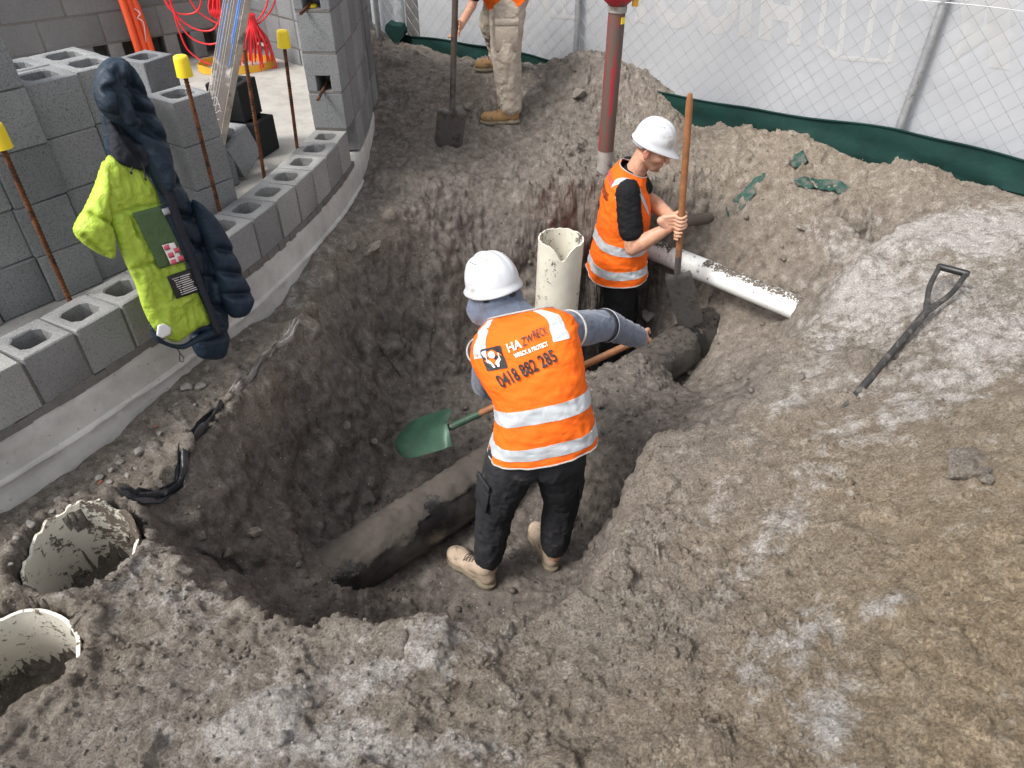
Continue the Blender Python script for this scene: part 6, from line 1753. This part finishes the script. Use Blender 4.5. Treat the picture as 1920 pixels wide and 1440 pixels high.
for vv, nm in ((.004, 'hem_piping'), (.993, 'neck_piping')):
    P = np.array([np.array(v1.pt(a, vv + (.018*math.sin(a*2+.5) if vv < .1 else 0), .007)) for a in np.linspace(0, 2*math.pi, 120, endpoint=False)])
    C = np.array(v1.ring(vv)[0]); d = P-C; d /= np.linalg.norm(d, axis=1, keepdims=True); P = P + d*v1.wrinkle(P, 0, v1.amp)[:, None]
    mb = MB(); mb.tube([Vector(q) for q in P], .0035, 8, closed=True); vsub(mb.build(nm, M['piping'], None, 60), ve1)
# armhole piping: ring where the sleeve leaves the vest
for sh, el, nm in ((shR, elR, 1), (shL, elL, -1)):
    ax = (el-sh).normalized(); c = sh + ax*.016; a_, u_, w_ = frame(ax)
    mb = MB(); mb.tube([c + (u_*math.cos(t)*.0735 + w_*math.sin(t)*.0735) for t in np.linspace(0, 2*math.pi, 40, endpoint=False)], .0042, 8, closed=True); vsub(mb.build('armhole_piping', M['piping'], None, 60), ve1)
def v_text(v, ve, body, size, x0, v0_, width_m, length_m, mat, rot=0., shear=0., bold=0., name='print', sx_=1.0):
    V, F = text_mesh(body, size, shear, bold); ca, sa_ = math.cos(rot), math.sin(rot); V = V*np.array([sx_, 1.])
    P = [(x0 + (x*ca-y*sa_)/width_m, v0_ + (x*sa_+y*ca)/length_m) for x, y in V]
    mb = MB(); mb.add(list(v.on(P, .0125)), F); return vsub(mb.build(name, M[mat], None), ve)
W_, L_ = .200, .560
v_text(v1, ve1, 'HA', .044, -.07, .690, W_, L_, 'print_white', .17, 0, .0010, 'print', .82)
v_text(v1, ve1, 'Z', .044, .105, .704, W_, L_, 'print_black', .2, .15, .0002, 'print', .62)
v_text(v1, ve1, 'W', .038, .21, .716, W_, L_, 'print_black', .2, .1, .0009, 'print', .62)
v_text(v1, ve1, 'RECK', .046, .40, .738, W_, L_, 'print_black', .18, .12, .0004, 'print', .44)
v_text(v1, ve1, 'WRECK & PROTECT', .0200, .20, .645, W_, L_, 'print_white', .14, 0, .0006, 'print', .68)
v_text(v1, ve1, '0418 882 285', .054, .0, .545, W_, L_, 'print_black', .20, 0, .0012, 'print', .78)
def v_poly(v, ve, polys, x0, v0_, mat, name, off):
    mb = MB()
    for poly in polys:
        bd_ = []
        for i in range(len(poly)):
            a, b = Vector(poly[i]), Vector(poly[(i+1) % len(poly)]); kk = max(1, int((a-b).length/.012)); bd_ += [a.lerp(b, t/kk) for t in range(kk)]
        r_ = delaunay_2d_cdt(bd_, [(i, (i+1) % len(bd_)) for i in range(len(bd_))], [], 1, 1e-6)
        mb.add(list(v.on([(x0 + q.x/W_, v0_ + q.y/L_) for q in r_[0]], off)), [tuple(f) for f in r_[2]])
    return vsub(mb.build(name, M[mat], None), ve)
def rrect(w_, h_, r):
    o = []
    for cx, cy, a0 in ((w_-r, h_-r, 0), (-w_+r, h_-r, 90), (-w_+r, -h_+r, 180), (w_-r, -h_+r, 270)):
        o += [(cx+r*math.cos(math.radians(a0+t)), cy+r*math.sin(math.radians(a0+t))) for t in (0, 30, 60, 90)]
    return o
EX, EV = -.50, .645
v_poly(v1, ve1, [rrect(.040, .040, .006)], EX, EV, 'print_black', 'emblem_ground', .0095)
circ = [(.0130*math.cos(t), .013+.0130*math.sin(t)) for t in np.linspace(0, 2*math.pi, 18, endpoint=False)]
hand_l = [(x*1.12, y*1.2) for x, y in [(-.024, .012), (-.020, .013), (-.018, -.002), (-.008, -.008), (-.004, -.014), (-.004, -.026), (-.012, -.026), (-.014, -.016), (-.022, -.008)]]
v_poly(v1, ve1, [circ, hand_l, [(-x, y) for x, y in reversed(hand_l)]], EX, EV, 'print_white', 'emblem', .0115)

# ---------------------------------------------------------------- digger with the upright shovel
d2 = empty('person', (.68, 3.95, -.24), 'bearded digger in black T-shirt, orange vest and white helmet holding an upright shovel', 'person')
d2['label'] = 'digger in black T-shirt, orange vest and white helmet leaning on an upright shovel'
PV = Vector((.655, 3.95, .66)); hip = [Vector((.655, 3.86, .62)), Vector((.665, 4.04, .62))]; kn = [Vector((.69, 3.85, .20)), Vector((.76, 4.05, .20))]; an = [Vector((.66, 3.86, -.16)), Vector((.72, 4.05, -.16))]
sN, sF = Vector((.645, 3.785, 1.150)), Vector((.690, 4.115, 1.155)); eN, wN = Vector((.695, 3.725, .840)), Vector((.872, 3.665, .995)); eF, wF = Vector((.82, 4.10, .975)), Vector((.925, 3.80, .985))
nk2 = Vector((.70, 3.95, 1.205)); hd2 = Vector((.775, 3.925, 1.345)); up2 = Vector((.30, -.05, .95)).normalized(); fw2 = Vector((.93, -.30, -.28))
hx2 = (H2-S2).normalized(); gN = S2 + hx2*((Vector((.93, 3.64, 1.045))-S2).dot(hx2)); gF = S2 + hx2*((Vector((.93, 3.64, .975))-S2).dot(hx2))
pr = PR(); loc2 = head_prims(pr, hd2, up2, fw2)
pr.cap(nk2 + Vector((-.01, 0, -.03)), .062, hd2 + up2*-.045 - fw2.normalized()*.018, .056); pr.cap(PV, .11, PV.lerp(nk2, .6), .12); pr.cap(PV.lerp(nk2, .6), .12, nk2 + Vector((-.02, 0, -.09)), .09)
pr.cap(sN, .055, sF, .055); pr.cap(nk2 + Vector((-.01, 0, -.02)), .05, sN + Vector((0, .06, .01)), .045); pr.cap(nk2 + Vector((-.01, 0, -.02)), .05, sF + Vector((0, -.06, .01)), .045)
for s_, e_, w_ in ((sN, eN, wN), (sF, eF, wF)):
    pr.chain([s_, s_.lerp(e_, .45), e_], [.055, .053, .045]); pr.chain([e_, e_.lerp(w_, .3), e_.lerp(w_, .75), w_], [.045, .049, .037, .029])
for i in (0, 1): pr.chain([hip[i], kn[i], an[i], an[i] + Vector((.03, 0, -.03))], [.080, .055, .038, .035])
q = grip(pr, gN, hx2, wN-gN + Vector((-.03, 0, -.02)), .0185, 1, 1.05); pr.cap(q, .024, wN, .027)
q = grip(pr, gF, hx2, wF-gF + Vector((-.02, .04, 0)), .0185, 1, 1.0); pr.cap(q, .023, wF, .026)
body2 = pr.fuse('body', .0041, 2, .35)
def tone2(A):
    L = loc2(A); T = np.zeros((len(A), 3)); x, y, z = L[:, 0], L[:, 1], L[:, 2]; hr = (np.abs(L) < .2).all(1)
    T[:, 0] = hr*(np.exp(-(((x-.092)/.012)**2 + (y/.024)**2 + ((z+.061)/.010)**2)) + .7*np.exp(-(((np.abs(y)-.084)/.012)**2 + ((x+.012)/.022)**2 + ((z+.01)/.03)**2)) + .35*np.exp(-(((x-.112)/.015)**2+(y/.015)**2+((z+.03)/.015)**2)))
    beard = hr*(sstep(-.030, -.052, z)*sstep(-.03, .01, x)*(z > -.13))*(1-np.exp(-((y/.022)**2+((z+.061)/.009)**2)))
    hair = hr*(sstep(.02, .035, z)*sstep(.055, .03, x) + .8*sstep(-.03, .0, z)*sstep(-.02, -.05, x)*(z > -.06)*.9 + .7*np.exp(-(((x-.012)/.014)**2+((z-.005)/.04)**2))*(np.abs(y) > .05))
    T[:, 1] = np.clip(np.maximum(beard*.85, hair), 0, 1)
    brow = np.exp(-(((np.abs(y)-.030)/.017)**2 + ((z-.026-.004*np.abs(y)/.03)/.0055)**2))*(x > .06); eye = np.exp(-(((np.abs(y)-.031)/.012)**2 + ((z-.000)/.0035)**2))*(x > .075)
    T[:, 2] = hr*np.clip(brow*.8 + eye*.8, 0, .85); return T
set_tone(body2, tone2); link_obj('body', body2, M['skin'], d2)
pr = PR(); pr.ell(PV + Vector((0, 0, -.02)), .125, .165, .14)
pr.chain([hip[0], kn[0], an[0] + Vector((0, 0, .06)), an[0]], [.112, .085, .072, .075]); pr.chain([hip[1], kn[1], an[1] + Vector((0, 0, .06)), an[1]], [.110, .085, .072, .075])
me = pr.fuse('trousers', .008, 6, .5); folds(me, 401, .007, 8, (1.5, 1.5, .8)); folds(me, 405, .003, 18); link_obj('trousers', me, M['black_cloth'], d2)
mb = MB(); c = PP(1172, 532, PV + Vector((.0, -.13, 0)), (0, 1, 0)); mb.box(c, (.022, .002, .008), Matrix.Rotation(.3, 3, 'Y')); mb.build('red_logo_tab', M['print_red'], d2)
boot(d2, an[0] + Vector((-.07, 0, -.08)), an[0] + Vector((.20, .0, -.08)), an[0] + Vector((0, 0, 0)), 'boot_tan', laces=False); boot(d2, an[1] + Vector((-.07, 0, -.08)), an[1] + Vector((.20, .0, -.08)), an[1] + Vector((0, 0, 0)), 'boot_tan', laces=False)
pr = PR(); pr.cap(PV + Vector((0, 0, .06)), .125, nk2 + Vector((-.03, 0, -.12)), .125); pr.cap(sN + Vector((0, .02, 0)), .066, sF + Vector((0, -.02, 0)), .066)
pr.chain([sN, sN.lerp(eN, .40), sN.lerp(eN, .66)], [.069, .071, .071]); pr.chain([sF, sF.lerp(eF, .40), sF.lerp(eF, .66)], [.069, .071, .071]); pr.cap(nk2 + Vector((-.012, 0, -.035)), .068, nk2 + Vector((-.006, 0, -.015)), .066)
me = pr.fuse('t_shirt', .0068, 5, .5); folds(me, 411, .006, 10, (1, 1, 1.8)); folds(me, 415, .003, 26); link_obj('t_shirt', me, M['black_cloth'], d2)
helmet(d2, hd2 + up2*.054 + fw2.normalized()*-.006, up2, fw2, .97, 'hard_grey', .046)
v2 = Vest([
    (Vector((.655, 3.95, .565)), Vector((.03, -.205, .0)), Vector((-.170, -.02, -.01))),
    (Vector((.655, 3.95, .66)), Vector((.025, -.198, .0)), Vector((-.158, -.02, .0))),
    (Vector((.660, 3.95, .78)), Vector((.02, -.190, .0)), Vector((-.145, -.015, .01))),
    (Vector((.665, 3.95, .90)), Vector((.00, -.190, .0)), Vector((-.142, -.01, .03))),
    (Vector((.670, 3.95, 1.02)), Vector((-.01, -.192, .0)), Vector((-.138, .0, .045))),
    (Vector((.676, 3.95, 1.12)), Vector((-.02, -.186, .0)), Vector((-.115, .0, .05))),
    (Vector((.684, 3.95, 1.195)), Vector((-.015, -.140, .0)), Vector((-.082, .0, .040))),
    (Vector((.692, 3.95, 1.225)), Vector((-.008, -.088, .0)), Vector((-.072, .0, .030)))], 2.5)
v2.seed = 93; v2.amp = .0105
ve2 = v2.shell('vest', M['orange'], d2, 0, 1, .006, .003, 150, 100, 1, v2.amp, wob=lambda a: .012*math.sin(a*3+.5))
band(v2, 'reflective_tape', .085, .150, ve2); band(v2, 'reflective_tape', .270, .335, ve2)
# tape that runs over the near shoulder
P = []
for t in np.linspace(0, 1, 40):
    for u in (0, .25, .5, .75, 1):
        ang = (.62+.30*u/1.0) if t < 2 else 0
        P.append((math.pi*(.30-.62*t) + .0, .60 + .36*math.sin(math.pi*min(1, t*1.0))**.7 + .06*u-.03))
def arc_strip(v, ve, angs, vlo, vhi, name, mat, off=.0085):
    V = []; nv_ = 5
    for a, lo, hi in zip(angs, vlo, vhi):
        for u in np.linspace(0, 1, nv_):
            vv = lo+(hi-lo)*u; q = np.array(v.pt(a, vv, off)); c = np.array(v.ring(vv)[0]); d = q-c; d /= np.linalg.norm(d); V.append(q + d*v.wrinkle(np.array([v.pt(a, vv, 0.)]), 0, v.amp)[0])
    n_ = len(angs); mb = MB(); mb.add(V, [(i*nv_+j, i*nv_+j+1, (i+1)*nv_+j+1, (i+1)*nv_+j) for i in range(n_-1) for j in range(nv_-1)]); return vsub(mb.build(name, M[mat], None, 70), ve)
ts = np.linspace(0, 1, 40)
arc_strip(v2, ve2, [.95-1.9*t for t in ts], [.70+.135*math.sin(math.pi*t)**.8 - .12*max(0, t-.6)/.4 for t in ts], [.775+.125*math.sin(math.pi*t)**.8 - .12*max(0, t-.6)/.4 for t in ts], 'shoulder_tape', 'tape')
ax = (eN-sN).normalized(); a_, u_, w_ = frame(ax); c = sN + ax*.02 + Vector((0, .012, 0))
mb = MB(); mb.tube([c + (u_*math.cos(t)*.069 + w_*math.sin(t)*.069) for t in np.linspace(0, 2*math.pi, 40, endpoint=False)], .0042, 8, closed=True); vsub(mb.build('armhole_piping', M['piping'], None, 60), ve2)
for vv, nm in ((.004, 'hem_piping'), (.990, 'neck_piping')):
    P = np.array([np.array(v2.pt(a, vv + (.012*math.sin(a*3+.5) if vv < .1 else 0), .007)) for a in np.linspace(0, 2*math.pi, 120, endpoint=False)])
    C = np.array(v2.ring(vv)[0]); d = P-C; d /= np.linalg.norm(d, axis=1, keepdims=True); P = P + d*v2.wrinkle(P, 0, v2.amp)[:, None]
    mb = MB(); mb.tube([Vector(q) for q in P], .0035, 8, closed=True); vsub(mb.build(nm, M['piping'], None, 60), ve2)
W_, L_ = .19, .62
v_text(v2, ve2, 'HAZWRECK', .042, .1, .74, W_, L_, 'print_red', 0, 0, .0005, 'print', .9)
v_text(v2, ve2, '0418 882 285', .048, .1, .62, W_, L_, 'print_black', 0, 0, .001, 'print', .8)

# ---------------------------------------------------------------- digger on the heap, upper body beyond the frame
d3 = empty('person', (-.04, 5.2, 1.12), 'digger in khaki trousers and tan boots standing on the spoil heap, bending left', 'person')
PV = Vector((-.03, 5.27, 1.90)); hip = [Vector((-.02, 5.17, 1.84)), Vector((-.05, 5.37, 1.85))]; kn = [Vector((-.035, 5.07, 1.55)), Vector((-.13, 5.46, 1.66))]; an = [Vector((-.012, 5.07, 1.235)), Vector((-.085, 5.55, 1.43))]
nk3 = Vector((-.36, 5.24, 2.34)); sN, sF = Vector((-.31, 5.06, 2.27)), Vector((-.36, 5.42, 2.28)); hd3 = Vector((-.47, 5.22, 2.46)); up3 = Vector((-.55, 0, .83)).normalized(); fw3 = Vector((-.83, -.1, -.5))
hx3 = (H3-S3).normalized(); zt = lambda z: S3 + hx3*((z-S3.z)/hx3.z)
gN, gF = zt(1.80), zt(2.10); eN, wN = Vector((-.20, 4.99, 2.02)), Vector((-.245, 4.985, 1.86)); eF, wF = Vector((-.42, 5.36, 2.06)), Vector((-.37, 5.12, 2.08))
pr = PR(); loc3 = head_prims(pr, hd3, up3, fw3)
pr.cap(nk3, .055, hd3 - up3*.05, .055); pr.cap(PV, .11, nk3.lerp(PV, .15), .10); pr.cap(sN, .055, sF, .055)
for s_, e_, w_ in ((sN, eN, wN), (sF, eF, wF)): pr.chain([s_, e_], [.052, .042]); pr.chain([e_, e_.lerp(w_, .35), w_], [.042, .043, .028])
for i in (0, 1): pr.chain([hip[i], kn[i], an[i], an[i] + Vector((-.02, 0, -.03))], [.080, .055, .038, .035])
q = grip(pr, gN, -hx3, wN-gN, .0185, 1, 1.05, fl=(2.4, 2.3, 2.2, 2.0)); pr.cap(q, .023, wN, .027)
q = grip(pr, gF, hx3, wF-gF, .0185, 1, 1.0); pr.cap(q, .023, wF, .026)
me = pr.fuse('body', .0062, 2, .35); set_tone(me, lambda A: np.zeros((len(A), 3))); link_obj('body', me, M['skin'], d3)
pr = PR(); pr.ell(PV + Vector((.01, 0, -.02)), .14, .17, .14); pr.chain([hip[0], kn[0], an[0] + Vector((.0, 0, .05)), an[0] + Vector((.005, 0, -.01))], [.118, .098, .080, .082]); pr.chain([hip[1], kn[1], an[1] + Vector((0, 0, .05)), an[1]], [.115, .095, .078, .08])
me = pr.fuse('trousers', .006, 7, .5); folds(me, 501, .010, 8, (1.4, 1.4, .9)); folds(me, 505, .005, 16, (1, 1, 1.2)); link_obj('trousers', me, M['khaki_cloth'], d3)
pocket(d3, hip[0].lerp(kn[0], .55) + Vector((.0, -.108, 0)), (.1, -1, .15), (0, .2, 1), .15, .18, 'khaki_cloth')
boot(d3, Vector((.060, 5.05, 1.115)), Vector((-.215, 5.03, 1.115)), an[0] + Vector((.01, -.01, -.02)), 'boot_tan', scale=1.05); boot(d3, Vector((-.02, 5.56, 1.328)), Vector((-.27, 5.53, 1.328)), an[1] + Vector((0, 0, -.02)), 'boot_tan', scale=1.05)
pr = PR(); pr.cap(PV + Vector((0, 0, .06)), .135, nk3.lerp(PV, .2), .125); pr.cap(sN + Vector((0, .02, 0)), .066, sF + Vector((0, -.02, 0)), .066); pr.chain([sN, eN, eN.lerp(wN, .62)], [.068, .056, .045]); pr.chain([sF, eF, eF.lerp(wF, .62)], [.068, .056, .045])
me = pr.fuse('black_top', .009, 4, .5); link_obj('black_top', me, M['black_cloth'], d3)
axv = (nk3-PV).normalized(); bv = Vector((axv.z, 0, -axv.x)).normalized(); lv = Vector((0, -.19, 0))
v3 = Vest([(PV + axv*t, lv*k, bv*dp) for t, k, dp in ((-.10, 1.08, .165), (.02, 1.04, .155), (.14, 1.0, .148), (.26, 1.0, .142), (.36, .98, .125), (.44, .8, .10), (.50, .45, .08))], 2.5)
v3.seed = 95; v3.amp = .007; ve3 = v3.shell('vest', M['orange'], d3, 0, 1, .006, .003, 120, 80, 1, v3.amp, wob=lambda a: .05*math.sin(a+2.4))
band(v3, 'reflective_tape', .28, .35, ve3); band(v3, 'reflective_tape', .46, .53, ve3)
helmet(d3, hd3 + up3*.036, up3, fw3, 1.05, 'hard_grey')
